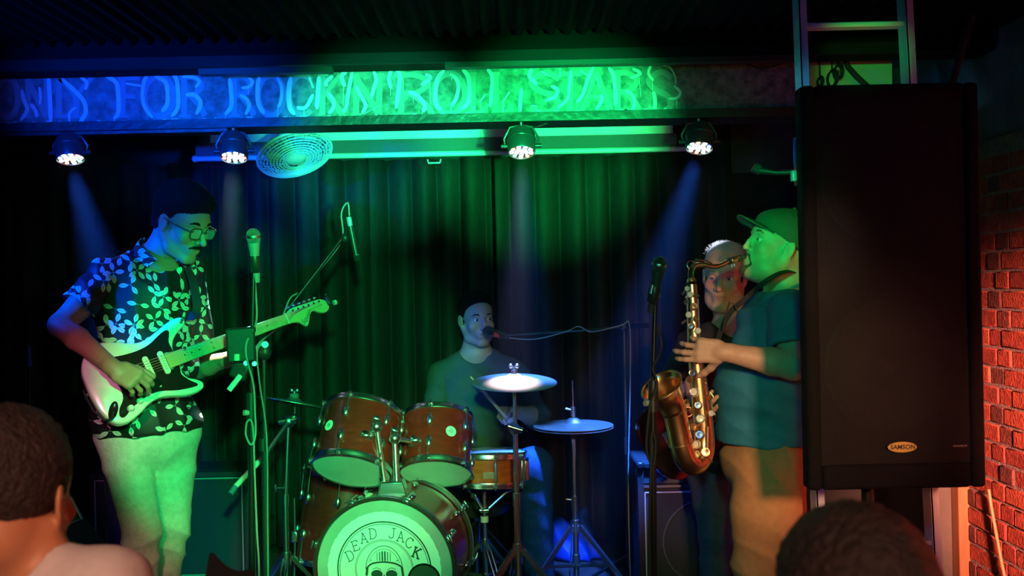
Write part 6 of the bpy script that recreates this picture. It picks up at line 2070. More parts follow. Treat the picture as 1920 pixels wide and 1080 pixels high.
# keywork: cups, rods, guards
random.seed(12)
def onbody(px, py, off):
    return at(px, py, YS_ - off)
B().tube([onbody(1288, 545, .03), onbody(1290, 640, .036), onbody(1297, 740, .04), onbody(1303, 800, .045), onbody(1304, 845, .05)], 0.0028, 8).build('key_rod', M_gold2, sx)
B().tube([onbody(1309, 560, .03), onbody(1313, 660, .036), onbody(1323, 780, .042), onbody(1328, 820, .045)], 0.0026, 8).build('key_rod', M_gold2, sx)
B().tube([onbody(1296, 560, .034), onbody(1301, 660, .04), onbody(1311, 760, .047), onbody(1317, 845, .05)], 0.0022, 8).build('key_rod', M_gold2, sx)
B().tube([onbody(1327, 800, .05), onbody(1326, 850, .05)], 0.006, 10).build('key_rod', M_gold2, sx)
cups = [(1294, 552, 6), (1286, 566, 5), (1301, 575, 7), (1291, 590, 6), (1306, 597, 6), (1296, 612, 7), (1309, 620, 6), (1300, 700, 8), (1293, 712, 6), (1302, 735, 9), (1309, 760, 8), (1297, 770, 6), (1313, 785, 9), (1302, 800, 7), (1312, 815, 9), (1306, 833, 8), (1322, 848, 9), (1308, 852, 8), (1288, 541, 5), (1316, 700, 5), (1329, 745, 5), (1334, 775, 6)]
for k, (a_, b__, r_) in enumerate(cups):
    o_ = onbody(a_, b__, 0.034 + (b__ - 540) * 0.00006)
    ax_ = V(((a_ - (1297 + (b__ - 540) * 0.08)) * 0.05, -1, 0.25)).normalized()
    rr = r_ * YS_ / F
    kc = B().lathe(o_, ax_, [(rr, -0.004), (rr, 0.0), (rr * 0.8, 0.0035), (rr * 0.3, 0.003), (0, 0.0045)], 18).build('key_cup', M_gold2 if k % 3 else mat('pearl_touch', (0.75, 0.75, 0.72), 0.2), sx)
    if r_ >= 7:
        B().torus(o_ + ax_ * 0.006, ax_, rr * 0.85, 0.0016, 18, 6).build('key_guard', M_gold2, kc)
for k in range(14):
    a_, b__ = 1286 + (k % 3) * 9 + k * 2.2, 556 + k * 20
    B().cyl(onbody(a_, b__, .022), onbody(a_ + random.uniform(-5, 5), b__ + 2, .046), 0.0022, n=6).build('rod_post', M_gold2, sx)
for a_, b__, c_, d_ in ((1284, 545, 1279, 552), (1286, 600, 1279, 606), (1288, 650, 1282, 662), (1332, 735, 1338, 745), (1335, 770, 1341, 778)):
    B().tube([onbody(a_, b__, .02), onbody(c_, d_, .025)], [0.003, 0.005], 8).build('palm_key', M_gold2, sx)
# neck-strap hook ring
B().torus(at(1331, 690, YS_ + .02), (1, 0, 0), 0.008, 0.002, 18, 6).build('strap_ring', M_gold2, sx)
# bell key cups on the outer side
for a_, b__, r_ in ((1283, 800, 13), (1276, 760, 12)):
    o_ = at(a_ + 12, b__, YS_ + 0.0)
    B().lathe(o_, (1, 0.2, 0), [(r_ * YS_ / F, -0.004), (r_ * YS_ / F, 0.002), (0.008, 0.005), (0, 0.005)], 24).build('bell_key', M_gold2, sx)

# ---- bass guitar
M_bassred = mat('dark_red_gloss', (0.14, 0.006, 0.012), 0.15, coat=0.9)
bb0 = at(1262, 818, 4.22)
bn = V((0.86, 0.22, 0.46)).normalized()
be = V((-0.45, 0.1, 0.88))
be = (be - bn * be.dot(bn)).normalized()
bm_ = bn.cross(be).normalized()
bass = empty('bass_guitar', bb0 - V((0, 0, 0.18)), 'dark red bass guitar behind the saxophone bell', 'guitar')
bp = lambda x, y, z=0.0: bb0 + bn * x + be * y + bm_ * z
ob = [(-.13, .0), (-.125, .07), (-.10, .12), (-.05, .145), (.01, .135), (.06, .11), (.11, .11), (.18, .135), (.25, .15), (.29, .14), (.27, .11), (.23, .07), (.22, .03), (.22, -.03), (.215, -.07), (.23, -.11), (.20, -.135), (.14, -.13), (.07, -.12), (.0, -.15), (-.06, -.16), (-.11, -.12), (-.13, -.06)]
o3 = cr([V((p[0], p[1], 0)) for p in ob], 4)
b = B()
n = len(o3)
b.add([bp(p.x, p.y, -0.02) for p in o3] + [bp(p.x, p.y, 0.02) for p in o3], [tuple(range(n - 1, -1, -1)), tuple(range(n, 2 * n))] + [(i, (i + 1) % n, n + (i + 1) % n, n + i) for i in range(n)])
b.build('body', M_bassred, bass, bevel=0.008, seg=3)
B().box(bp(-0.012, -0.01, 0.026), (0.068, 0.085, 0.014), axes=(bn, be, bm_)).build('bridge_plate', mat('bright_bridge', (0.55, 0.65, 0.7), 0.25, metal=0.9), bass, bevel=0.002)
for k in range(4):
    B().box(bp(-0.01, -0.036 + 0.018 * k, 0.035), (0.05, 0.012, 0.008), axes=(bn, be, bm_)).build('saddle', M_chrome, bass)
    B().cyl(bp(-0.03, -0.036 + 0.018 * k, 0.040), bp(0.86, -0.018 + 0.010 * k, 0.040), 0.0012, n=5).build('string', M_steel, bass)
for x_, y_ in ((-0.05, -0.095), (-0.015, -0.108), (0.03, -0.105)):
    B().cyl(bp(x_, y_, 0.02), bp(x_, y_, 0.036), 0.010, 0.008).build('knob', M_chrome, bass)
for x_ in (0.07, 0.14):
    B().box(bp(x_, 0, 0.026), (0.028, 0.085, 0.012), axes=(bn, be, bm_)).build('pickup', M_blkplastic, bass, bevel=0.003)
B().box(bp(0.54, 0, 0.022), (0.66, 0.05, 0.022), axes=(bn, be, bm_)).build('neck', M_maple, bass, bevel=0.006)
B().prism([(0.86, -0.025), (0.90, -0.045), (1.05, -0.03), (1.06, 0.03), (0.98, 0.05), (0.88, 0.03)], bp(0, 0, 0.012), bn, be, 0.014).build('headstock', M_bassred, bass, bevel=0.003)
for k in range(4):
    B().cyl(bp(0.90 + 0.04 * k, 0.04, 0.015), bp(0.90 + 0.04 * k, 0.075, 0.015), 0.008).build('tuning_key', M_chrome, bass)

# blue cloth bag behind the hi-hat
S = Sculpt(0.012, 0.05)
for a_, b__, y_, r_ in ((1058, 1030, 5.5, .085), (1050, 1000, 5.5, .07), (1092, 1000, 5.52, .06), (1095, 960, 5.52, .035), (1105, 1040, 5.5, .075), (1075, 1050, 5.48, .09)):
    S.ell(at(a_, b__, y_), (r_, r_ * 0.8, r_ * 1.2))
S.cut((0, 0, 0.012), (0, 0, -1))
P, Fq = S.mesh(dispfn=wav((30, 20, 8, 0.008, 0.3), (12, 5, 40, -0.004, 1.0)))
tag(npmesh('blue_bag', P, Fq, mat('blue_nylon', (0.01, 0.05, 0.35), 0.55)), 'slumped blue cloth bag on the floor behind the hi-hat stand', 'bag')
# ------------------------------------------------------------------ people
M_hairblk = mat('black_hair', (0.008, 0.006, 0.006), 0.8, spec=0.12, bump=1.0, bscale=260)
M_skin = mat('skin', (0.5, 0.3, 0.2), 0.5, vcol=True, noise=0.06, nscale=60, bump=0.15, bscale=300, sss=0.12)
UP = V((0, 0, 1))


def torso(S, neckb, shR, shL, hip, tf, chest=(0.165, 0.105, 0.17), belly=(0.15, 0.11, 0.15), hips=(0.165, 0.115, 0.12), infl=0.0, shr=0.055, bf=0.0):
    tf = V(tf).normalized()
    tr = tf.cross(UP).normalized()
    up = (V(neckb) - V(hip)).normalized()
    ax = (tr, tf, up)
    mid = (V(shR) + V(shL)) / 2
    g = lambda r: tuple(q + infl for q in r)
    S.ell(mid - up * 0.11 + tf * 0.01, g(chest), ax, k=0.04)
    S.ell(mid * 0.40 + V(hip) * 0.60 + tf * bf, g(belly), ax, k=0.05)
    S.ell(V(hip), g(hips), ax, k=0.05)
    for sh in (shR, shL):
        S.cone(mid - up * 0.01, V(sh), 0.060 + infl, shr + infl, k=0.035)
        S.cone(V(neckb) + UP * 0.02, V(sh) + up * 0.005, 0.040 + infl * 0.8, shr * 0.72 + infl, k=0.04)


def sleeve(name, sh, el, frac, r0, r1, m, parent, h=0.005, fold=None, thick=0.014, extra=None):
    S = Sculpt(h, 0.02)
    sh, el = V(sh), V(el)
    d = (el - sh).normalized()
    L = (el - sh).length
    end = sh + d * L * frac
    S.cone(sh, end + d * 0.03, r0, r1, k=0.02)
    if extra:
        extra(S)
    S.cut(end, d, k=0.004)
    S.cone(end - d * 0.025, end + d * 0.10, r1 - thick, r1 - thick + 0.004, k=0.004, op='s')
    P, Fq = S.mesh(dispfn=fold)
    return npmesh(name, P, Fq, m, parent)


def trousers(m, root, hip, tf, legs, hips=(0.17, 0.12, 0.12), top=None, topn=UP, h=0.008, fold=None, name='trousers', k=0.035):
    S = Sculpt(h, k)
    tf = V(tf).normalized()
    tr = tf.cross(UP).normalized()
    S.ell(V(hip), hips, (tr, tf, UP), k=0.05)
    for pts, rs in legs:
        S.chain([V(p) for p in pts], rs, k=0.03)
    if top is not None:
        S.cut(top, topn)
    P, Fq = S.mesh(dispfn=fold)
    return npmesh(name, P, Fq, m, root)


def hair_cap(H, name, m, root, r=(0.083, 0.106, 0.090), c0=(0, -0.026, 0.050), cuts=(), extra=None, noise=0.0, nf=300, h=0.004, subs=()):
    S = Sculpt(h, 0.012)
    s = H.sc
    S.ell(H.p(*c0), tuple(q * s for q in r), H.axes, k=0.01)
    if extra:
        extra(S)
    for p, n_ in cuts:
        nn = H.r * n_[0] + H.f * n_[1] + H.u * n_[2]
        S.cut(H.p(*p), nn, k=0.006)
    for c_, rr in subs:
        S.ell(H.p(*c_), tuple(q * s for q in rr), H.axes, k=0.006, op='s')
    fn = None
    if noise:
        fn = lambda X, Y, Z: noise * (np.sin(X * nf + 2 * np.sin(Y * nf * .6)) * np.sin(Y * nf * 1.1 + 1.5 * np.sin(Z * nf * .5)) * np.sin(Z * nf * .9 + X * 40))
    P, Fq = S.mesh(dispfn=fn)
    return npmesh(name, P, Fq, m, root, smooth_it=0 if noise else 1)


# ================================================================== guitarist
H1 = Head(at(343, 416, 3.86), (0.80, -0.40, -0.40), (0.36, -0.20, 0.90), 1.04)
nb1 = at(300, 484, 3.93)
sR1, sL1 = at(200, 524, 3.85), at(352, 516, 4.03)
hip1 = at(277, 800, 3.93)
tf1 = V((0.5, -0.86, 0))
eR1, wR1 = at(113, 610, 3.74), at(216, 692, 3.585)
eL1, wL1 = at(372, 690, 4.16), at(432, 672, 4.06)
S = Sculpt(0.0042, 0.02)
H1.sculpt(S, jaw=0.98, nose=1.05)
S.chain([H1.p(0, -0.045, -0.045), (H1.p(0, -0.04, -0.09) + nb1) / 2, nb1], [0.056, 0.056, 0.064], k=0.03)
torso(S, nb1, sR1, sL1, hip1, tf1, infl=-0.006, shr=0.052, chest=(0.165, 0.114, 0.17))
arm(S, sR1, eR1, wR1, 1.0)
arm(S, sL1, eL1, wL1, 0.98)
hand(S, wR1, at(255, 712, 3.57) - wR1, -gm, 1, [(0.75, 0.7, 0.4), (0.85, 0.75, 0.4), (0.95, 0.8, 0.4), (1.0, 0.8, 0.4)], spread=0.12, thumb=(0.75, 0.45, 0.45), tcurl=0.35, sc=1.03)
hand(S, wL1, at(462, 655, 4.05) - wL1, (V((-0.1, -0.75, 0.65))), 1, [(0.9, 0.9, 0.6), (0.9, 0.95, 0.6), (0.95, 1.0, 0.6), (1.0, 1.0, 0.6)], thumb=(0.5, 0.6, 0.3), tcurl=0.2)
rkn, ran = at(268, 990, 3.84), at(255, 1245, 3.88)
lkn, lan = at(322, 985, 4.0), at(288, 1225, 4.08)
rhp, lhp = hip1 + V((-0.085, -0.04, -0.02)), hip1 + V((0.085, 0.05, -0.02))
ran.z = lan.z = 0.09
leg(S, rhp, rkn, ran, 0.85)
leg(S, lhp, lkn, lan, 0.85)
P, Fq = S.mesh()
g1 = npmesh('person', P, Fq, M_skin, origin=(hip1.x, hip1.y, 0), col=H1.color((0.42, 0.235, 0.15), (0.42, 0.14, 0.11), 0.35, (0.12, 0.07, 0.05)))
tag(g1, 'man in leaf-print shirt and glasses looking down at his white guitar', 'person')
H1.eyes(g1, look=(0, 0.8, -0.6), lid=0.85, skin=mat('eyelid_skin_tan', (0.36, 0.19, 0.12), 0.5))
H1.brows(g1, M_hairblk, 1.3)
hb = lambda S: (S.ell(H1.p(0, 0.012, 0.088), (0.074 * 1.04, 0.082 * 1.04, 0.050), H1.axes, k=0.03), S.ell(H1.p(0, -0.065, -0.015), (0.068, 0.055, 0.060), H1.axes, k=0.02))
hair_cap(H1, 'hair', M_hairblk, g1, r=(0.083, 0.106, 0.096), c0=(0, -0.028, 0.050), extra=hb, noise=0.0028, nf=420, cuts=[((0, -0.01, -0.048), (0, 0.35, -1))],
         subs=[((0, 0.108, 0.012), (0.073, 0.075, 0.055)), ((0.09, 0.012, -0.03), (0.035, 0.030, 0.052)), ((-0.09, 0.012, -0.03), (0.035, 0.030, 0.052))])
S = Sculpt(0.003, 0.006)
for g in (-1, 1):
    S.chain([H1.p(g * 0.002, 0.104, -0.056), H1.p(g * 0.016, 0.098, -0.058), H1.p(g * 0.028, 0.084, -0.066)], [0.0055, 0.0052, 0.003])
P, Fq = S.mesh(dispfn=lambda X, Y, Z: 0.0012 * np.sin(X * 700) * np.sin(Z * 600 + Y * 500))
npmesh('moustache', P, Fq, M_hairblk, g1, smooth_it=0)
# sideburn-to-ear shadow of beard is in the stubble colour. glasses
M_spec = mat('glasses_frame', (0.12, 0.05, 0.04), 0.2)
gl = B()
for g in (-1, 1):
    c_ = H1.p(g * 0.033, 0.104, -0.006)
    pts = []
    for k in range(20):
        a = 2 * PI * k / 20
        ca, sa = math.cos(a), math.sin(a)
        pts.append(c_ + H1.r * (0.026 * math.copysign(abs(ca) ** 0.6, ca)) + H1.u * (0.020 * math.copysign(abs(sa) ** 0.6, sa)) - H1.f * (0.004 * abs(ca * g + 0.3)))
    gl.tube(pts, 0.0024, 8, closed=True)
    gl.tube([H1.p(g * 0.059, 0.100, 0.003), H1.p(g * 0.075, 0.085, 0.005), H1.p(g * 0.080, 0.02, 0.004), H1.p(g * 0.082, -0.012, 0.010), H1.p(g * 0.081, -0.032, -0.012)], 0.0020, 8)
gl.tube([H1.p(-0.009, 0.107, 0.0), H1.p(0, 0.111, 0.003), H1.p(0.009, 0.107, 0.0)], 0.0022, 8)
go = gl.build('eyeglasses', M_spec, g1)
for g in (-1, 1):
    B().lathe(H1.p(g * 0.033, 0.1035, -0.006), H1.f, [(0.0225, -0.001), (0.0, 0.0)], 20).build('lens', mat('clear_lens', (0.9, 0.95, 0.95), 0.05, alpha=0.18), go)
# shirt with leaf print
ms = bpy.data.materials.new('leaf_print_cloth')
ms.use_nodes = True
nt = ms.node_tree
bs = nt.nodes['Principled BSDF']
bs.inputs['Roughness'].default_value = 0.6
tc = nt.nodes.new('ShaderNodeTexCoord')


def nd(t, **k):
    n = nt.nodes.new(t)
    for a, b_ in k.items():
        setattr(n, a, b_)
    return n


def mth(op, a, b_=None, c_=None):
    n = nd('ShaderNodeMath', operation=op)
    for i, v_ in enumerate((a, b_, c_)):
        if v_ is None:
            continue
        if isinstance(v_, (int, float)):
            n.inputs[i].default_value = v_
        else:
            nt.links.new(v_, n.inputs[i])
    return n.outputs[0]


sp_ = nd('ShaderNodeSeparateXYZ')
nt.links.new(tc.outputs['Object'], sp_.inputs[0])
px_ = mth('ADD', mth('MULTIPLY', sp_.outputs[0], 0.9), mth('MULTIPLY', sp_.outputs[1], 0.55))
fac = None
for (scl, oy, na) in ((10.0, 0.0, 3), (12.5, 3.7, 2), (11.0, 8.1, 4)):
    cb_ = nd('ShaderNodeCombineXYZ')
    nt.links.new(mth('ADD', px_, oy), cb_.inputs[0])
    nt.links.new(mth('ADD', sp_.outputs[2], oy * 0.37), cb_.inputs[1])
    vo = nd('ShaderNodeTexVoronoi', voronoi_dimensions='2D')
    vo.inputs['Scale'].default_value = scl
    vo.inputs['Randomness'].default_value = 0.75
    nt.links.new(cb_.outputs[0], vo.inputs['Vector'])
    vs_ = nd('ShaderNodeVectorMath', operation='SUBTRACT')
    nt.links.new(cb_.outputs[0], vs_.inputs[0])
    nt.links.new(vo.outputs['Position'], vs_.inputs[1])
    s2 = nd('ShaderNodeSeparateXYZ')
    nt.links.new(vs_.outputs[0], s2.inputs[0])
    sc2 = nd('ShaderNodeSeparateColor')
    nt.links.new(vo.outputs['Color'], sc2.inputs[0])
    th_ = mth('ARCTAN2', s2.outputs[1], s2.outputs[0])
    th_ = mth('ADD', th_, mth('MULTIPLY', sc2.outputs[0], 6.283))
    per = 2 * PI / na
    ph_2 = mth('SUBTRACT', mth('FLOORED_MODULO', th_, per), per / 2)
    r_2 = mth('SQRT', mth('ADD', mth('MULTIPLY', s2.outputs[0], s2.outputs[0]), mth('MULTIPLY', s2.outputs[1], s2.outputs[1])))
    u_ = mth('MULTIPLY', r_2, mth('COSINE', ph_2))
    v_2 = mth('ABSOLUTE', mth('MULTIPLY', r_2, mth('SINE', ph_2)))
    # leaf: |v| < w (1 - ((u-u0)/a)^2)
    e_ = mth('DIVIDE', mth('SUBTRACT', u_, 0.0235), 0.0165)
    wdt = mth('MULTIPLY', mth('SUBTRACT', 1.0, mth('MULTIPLY', e_, e_)), 0.0082)
    lf = mth('GREATER_THAN', wdt, v_2)
    stem = mth('MULTIPLY', mth('LESS_THAN', v_2, 0.0004), mth('LESS_THAN', r_2, 0.008))
    lf = mth('MAXIMUM', lf, stem)
    lf = mth('MULTIPLY', lf, mth('GREATER_THAN', sc2.outputs[1], 0.0 if scl < 10.5 else (0.15 if scl > 12 else 0.35)))
    # a dark mid rib
    lf = mth('MULTIPLY', lf, mth('SUBTRACT', 1.0, mth('MULTIPLY', mth('LESS_THAN', v_2, 0.0005), mth('GREATER_THAN', u_, 0.014))))
    fac = lf if fac is None else mth('MAXIMUM', fac, lf)
mx = nd('ShaderNodeMix', data_type='RGBA')
nt.links.new(fac, mx.inputs['Factor'])
mx.inputs['A'].default_value = (0.006, 0.007, 0.010, 1)
mx.inputs['B'].default_value = (0.55, 0.60, 0.56, 1)
nt.links.new(mx.outputs['Result'], bs.inputs['Base Color'])
MATS['leaf'] = ms
S = Sculpt(0.0065, 0.02)
torso(S, nb1, sR1, sL1, hip1 + V((0, 0, 0.02)), tf1, infl=0.012, chest=(0.178, 0.118, 0.18), belly=(0.175, 0.125, 0.18), hips=(0.185, 0.140, 0.16), shr=0.060)
S.cut(at(277, 812, 3.93), (0.04, 0, -1))
S.ell(at(277, 830, 3.93), (0.165, 0.12, 0.05), k=0.005, op='s')
# neck opening and V
S.cone(nb1 + V((0, 0, 0.0)), H1.p(0, -0.03, -0.08), 0.066, 0.075, k=0.006, op='s')
S.cone(nb1 + tf1 * 0.075 + V((0, 0, 0.02)), nb1 + tf1 * 0.132 - UP * 0.15, 0.055, 0.014, k=0.006, op='s')
P, Fq = S.mesh(dispfn=wav((6, 4, 16, 0.004, 0.4), (26, 16, 5, 0.0045, 1.3), (14, 8, -22, -0.003, 0.3)))
sh1 = npmesh('leaf_print_shirt', P, Fq, ms, g1)
sh1['label'] = 'black short-sleeved shirt printed with pale leaf sprigs'
fo = wav((30, 10, 14, 0.003, 0.2), (9, 30, 30, -0.002, 1))
sleeve('sleeve', sR1, eR1, 0.62, 0.068, 0.070, ms, sh1, fold=fo)
sleeve('sleeve', sL1, eL1, 0.70, 0.068, 0.070, ms, sh1, fold=fo)
# collar flaps
cN = nb1
tr1 = tf1.cross(UP)
co = lambda a, b_, c_: cN + tr1 * a * 1.12 + tf1 * b_ * 1.15 + UP * (c_ + 0.022)
for g in (1, -1):
    pts = [co(0, -0.082, 0.040), co(g * 0.050, -0.060, 0.036), co(g * 0.078, -0.005, 0.016), co(g * 0.070, 0.050, -0.010), co(g * 0.045, 0.092, -0.045)]
    ns = [V((0, 0, 0.5)) - tf1, V((0, 0, 0.6)) - tf1 * 0.6 + tr1 * g * 0.8, V((0, 0, 0.7)) + tr1 * g, V((0, 0, 0.7)) + tr1 * g * 0.8 + tf1 * 0.5, V((0, 0, 0.5)) + tr1 * g * 0.4 + tf1]
    band(pts, ns, 0.042, 0.004).build('collar', ms, sh1)
for k in range(4):
    q = at(341 + k * 5, 600 + k * 52, 3.79)
    B().cyl(q, q + tf1 * 0.006, 0.005, n=12).build('button', M_blkplastic, sh1)
# trousers
M_pale = mat('pale_denim', (0.60, 0.58, 0.55), 0.8, noise=0.18, nscale=50, bump=0.3, bscale=120)
def rdg(t):
    return 1 - 2 * np.abs(np.sin(t)) ** 0.7


def fl_(X, Y, Z):
    kn = np.exp(-((Z - 0.50) / 0.13) ** 2)
    hp = np.exp(-((Z - 0.80) / 0.10) ** 2)
    ank = np.exp(-((Z - 0.12) / 0.15) ** 2)
    return 0.0055 * kn * rdg(Z * 34 + X * 9 + 1.2 * np.sin(X * 14 + Y * 9)) + 0.0045 * hp * rdg(Z * 26 - X * 16 + 1.0 * np.sin(X * 17)) + 0.006 * ank * rdg(Z * 40 + X * 8) + 0.0025 * rdg(X * 18 + Y * 12 + Z * 5)


trousers(M_pale, g1, hip1 + V((0, 0, -0.03)), tf1, [([rhp, rkn + V((-0.005, 0, 0)), ran + V((0, 0, -0.02))], [0.097, 0.068, 0.060]), ([lhp, lkn, lan + V((0, 0, -0.02))], [0.094, 0.066, 0.058])], hips=(0.172, 0.128, 0.13), top=hip1 + V((0, 0, 0.09)), fold=fl_, h=0.007)['label'] = 'pale loose jeans'
M_shoe = mat('dark_shoe_leather', (0.03, 0.025, 0.02), 0.45)
for a_ in (ran, lan):
    shoe('shoe', a_, (0.5, -0.86, 0), M_shoe, g1, M_rubber)
# guitar strap
stp = [gp(0.292, 0.148, -0.020), at(368, 585, 3.86), at(366, 545, 3.875), at(354, 508, 3.91), at(337, 492, 3.99), at(320, 492, 4.07), at(285, 560, 4.12), at(215, 640, 4.05), at(180, 690, 3.95), gp(-0.150, -0.01, -0.022)]
nrs = [gm, V((0.5, -0.86, 0.1)), V((0.5, -0.8, 0.2)), V((0.4, -0.4, 0.8)), V((0.1, 0.2, 1)), V((-0.2, 0.8, 0.4)), V((-0.5, 0.8, 0)), V((-0.6, 0.7, 0)), V((-0.9, 0.2, 0)), V((-1, 0, 0))]
tag(band(stp, nrs, 0.030, 0.003).build('guitar_strap', mat('black_webbing', (0.01, 0.01, 0.01), 0.7)), 'black strap over the guitarist\'s shoulder holding the white guitar', 'strap')

# ================================================================== saxophonist
H2 = Head(at(1457, 461, 3.80), (-0.91, -0.16, 0.30), (0.30, -0.02, 0.92), 1.06)
nb2 = at(1478, 548, 3.84)
sR2, sL2 = at(1460, 578, 4.0), at(1486, 590, 3.66)
hip2 = at(1433, 850, 3.84)
tf2 = V((-0.97, -0.20, 0))
eL2, wL2 = at(1487, 686, 3.56), at(1358, 660, 3.55)
eR2, wR2 = at(1420, 735, 4.10), at(1338, 750, 3.97)
S = Sculpt(0.0042, 0.02)
H2.sculpt(S, jaw=1.12, jowl=1.0, nose=0.95, npro=0.011, wide=1.03)
S.chain([H2.p(0, -0.035, -0.045), nb2 + UP * 0.02, nb2], [0.068, 0.075, 0.08], k=0.04)
torso(S, nb2, sR2, sL2, hip2, tf2, chest=(0.18, 0.125, 0.17), belly=(0.17, 0.165, 0.18), hips=(0.165, 0.14, 0.13), infl=-0.008, bf=0.02)
arm(S, sL2, eL2, wL2, 1.14)
arm(S, sR2, eR2, wR2, 1.2)
hand(S, wL2, at(1318, 657, 3.56) - wL2, V((0.25, 1, 0.05)), 1, [(0.25, 0.45, 0.35), (0.25, 0.5, 0.4), (0.40, 0.55, 0.4), (0.55, 0.7, 0.5)], spread=0.10, sc=1.06, thumb=(0.45, 0.75, 0.5), tcurl=0.2)
hand(S, wR2, at(1312, 765, 3.83) - wR2, V((-0.4, -0.9, 0)), -1, [(0.5, 0.6, 0.4)] * 4, sc=1.08)
rk2, ra2 = at(1430, 1060, 3.95), V((at(1440, 1250, 3.95).x, 3.95, 0.09))
lk2, la2 = at(1424, 1060, 3.72), V((at(1440, 1250, 3.75).x, 3.75, 0.09))
leg(S, hip2 + V((0, 0.09, -0.03)), rk2, ra2, 0.9)
leg(S, hip2 + V((0, -0.09, -0.03)), lk2, la2, 0.9)
P, Fq = S.mesh()
g2 = npmesh('person', P, Fq, M_skin, origin=(hip2.x, hip2.y, 0), col=H2.color((0.60, 0.36, 0.26), (0.50, 0.22, 0.18), 0.42, (0.26, 0.19, 0.14), 0.35))
tag(g2, 'stout man in teal t-shirt, cap and tan trousers playing the saxophone', 'person')
H2.eyes(g2, look=(0, 0.9, -0.2), lid=0.75, skin=mat('eyelid_skin_pink', (0.55, 0.32, 0.23), 0.5))
M_brn = mat('brown_grey_hair', (0.10, 0.065, 0.04), 0.7, bump=1.0, bscale=260)
H2.brows(g2, M_brn, 1.0)
# goatee
S = Sculpt(0.003, 0.012)
S.chain([H2.p(-0.026, 0.078, -0.088), H2.p(0, 0.086, -0.112), H2.p(0.026, 0.078, -0.088)], [0.006, 0.013, 0.006])
S.ell(H2.p(0, 0.080, -0.112), (0.020, 0.014, 0.018), H2.axes)
for g in (-1, 1):
    S.chain([H2.p(g * 0.003, 0.099, -0.056), H2.p(g * 0.02, 0.092, -0.060), H2.p(g * 0.028, 0.080, -0.085)], [0.0035, 0.0035, 0.004], k=0.004)
P, Fq = S.mesh(dispfn=lambda X, Y, Z: 0.001 * np.sin(X * 800) * np.sin(Z * 700 + Y * 600))
npmesh('goatee', P, Fq, M_brn, g2, smooth_it=0)
hair_cap(H2, 'hair', M_brn, g2, r=(0.080, 0.1015, 0.080), c0=(0, -0.024, 0.040), noise=0.0012, cuts=[((0, 0, -0.035), (0, 0.25, -1))],
         subs=[((0, 0.105, 0.0), (0.080, 0.100, 0.070)), ((0.09, 0.010, -0.03), (0.035, 0.032, 0.045)), ((-0.09, 0.010, -0.03), (0.035, 0.032, 0.045))])
# cap
M_cap = mat('dark_green_cap_cloth', (0.045, 0.075, 0.055), 0.75, bump=0.3, bscale=200)
S = Sculpt(0.004, 0.02)
s = H2.sc
S.ell(H2.p(0, -0.024, 0.044), (0.090 * s, 0.113 * s, 0.090 * s), H2.axes)
S.ell(H2.p(0, 0.035, 0.068), (0.068 * s, 0.058 * s, 0.040 * s), H2.axes)
S.cut(H2.p(0, 0.08, 0.040), H2.f * 0.30 - H2.u * 1.0, k=0.004)
S.ell(H2.p(0, -0.02, 0.040), (0.084 * s, 0.104 * s, 0.070 * s), H2.axes, k=0.003, op='s')
P, Fq = S.mesh()
cap = npmesh('cap', P, Fq, M_cap, g2)
b = B()
vs = []
NB = 16
for i in range(NB + 1):
    a = -1 + 2 * i / NB
    for j_ in range(7):
        u = j_ / 6
        x_ = a * (0.080 - 0.006 * u)
        y0 = 0.055 + 0.030 * (1 - abs(a) ** 1.8)
        y1 = 0.062 + 0.098 * (1 - abs(a) ** 3.0) ** 0.6
        y = y0 + (y1 - y0) * u
        z = 0.050 - 0.026 * a * a + 0.012 * u - 0.006 * u * u
        vs.append(H2.p(x_, y, z + 0.004))
b.add(vs, [(i * 7 + j_, i * 7 + j_ + 1, (i + 1) * 7 + j_ + 1, (i + 1) * 7 + j_) for i in range(NB) for j_ in range(6)])
ob_ = b.build('brim', M_cap, cap, ang=80)
ob_.modifiers.new('t', 'SOLIDIFY').thickness = 0.004
B().sph(H2.p(0, -0.02, 0.135), 0.007, 10).build('top_button', M_cap, cap)
for a_, b__ in ((1447, 412), (1453, 415)):
    B().sph(H2.p(-0.070, 0.012 + (a_ - 1447) * -0.002, 0.108 + (412 - b__) * .002), 0.003, 8).build('cap_glint_stud', M_chrome, cap)
# t-shirt
M_teal = mat('teal_tshirt_cloth', (0.025, 0.22, 0.34), 0.8, noise=0.12, nscale=40, bump=0.15, bscale=250)
S = Sculpt(0.0065, 0.02)
torso(S, nb2, sR2, sL2, hip2 + V((0, 0, 0.03)), tf2, chest=(0.19, 0.135, 0.18), belly=(0.185, 0.178, 0.20), hips=(0.185, 0.165, 0.17), infl=0.008, shr=0.068, bf=0.022)
S.cut(at(1430, 828, 3.84), (0.02, 0, -1))
S.ell(at(1430, 850, 3.84), (0.15, 0.16, 0.05), k=0.005, op='s')
S.cone(nb2 + UP * 0.0 + tf2 * 0.01, H2.p(0, -0.02, -0.07), 0.082, 0.095, k=0.006, op='s')
P, Fq = S.mesh(dispfn=wav((22, 6, 26, 0.003, 0.2), (8, 4, 42, 0.0028, 1.2), (-14, 5, 18, -0.004, 0.7)))
sh2 = npmesh('teal_tshirt', P, Fq, M_teal, g2)
fo = wav((24, 10, 20, 0.003, 0.2), (9, 20, 34, -0.002, 1))
sleeve('sleeve', sL2, eL2, 0.70, 0.088, 0.084, M_teal, sh2, fold=fo, thick=0.018)
sleeve('sleeve', sR2, eR2, 0.60, 0.080, 0.078, M_teal, sh2, fold=fo)
pts = []
for k in range(24):
    a = 2 * PI * k / 24
    tr2 = tf2.cross(UP)
    pts.append(nb2 + tr2 * (0.092 * math.cos(a)) + tf2 * (0.088 * math.sin(a) + 0.01) + UP * (0.022 - 0.030 * math.sin(a)))
B().tube(pts, 0.007, 8, closed=True).build('neck_band', M_teal, sh2)
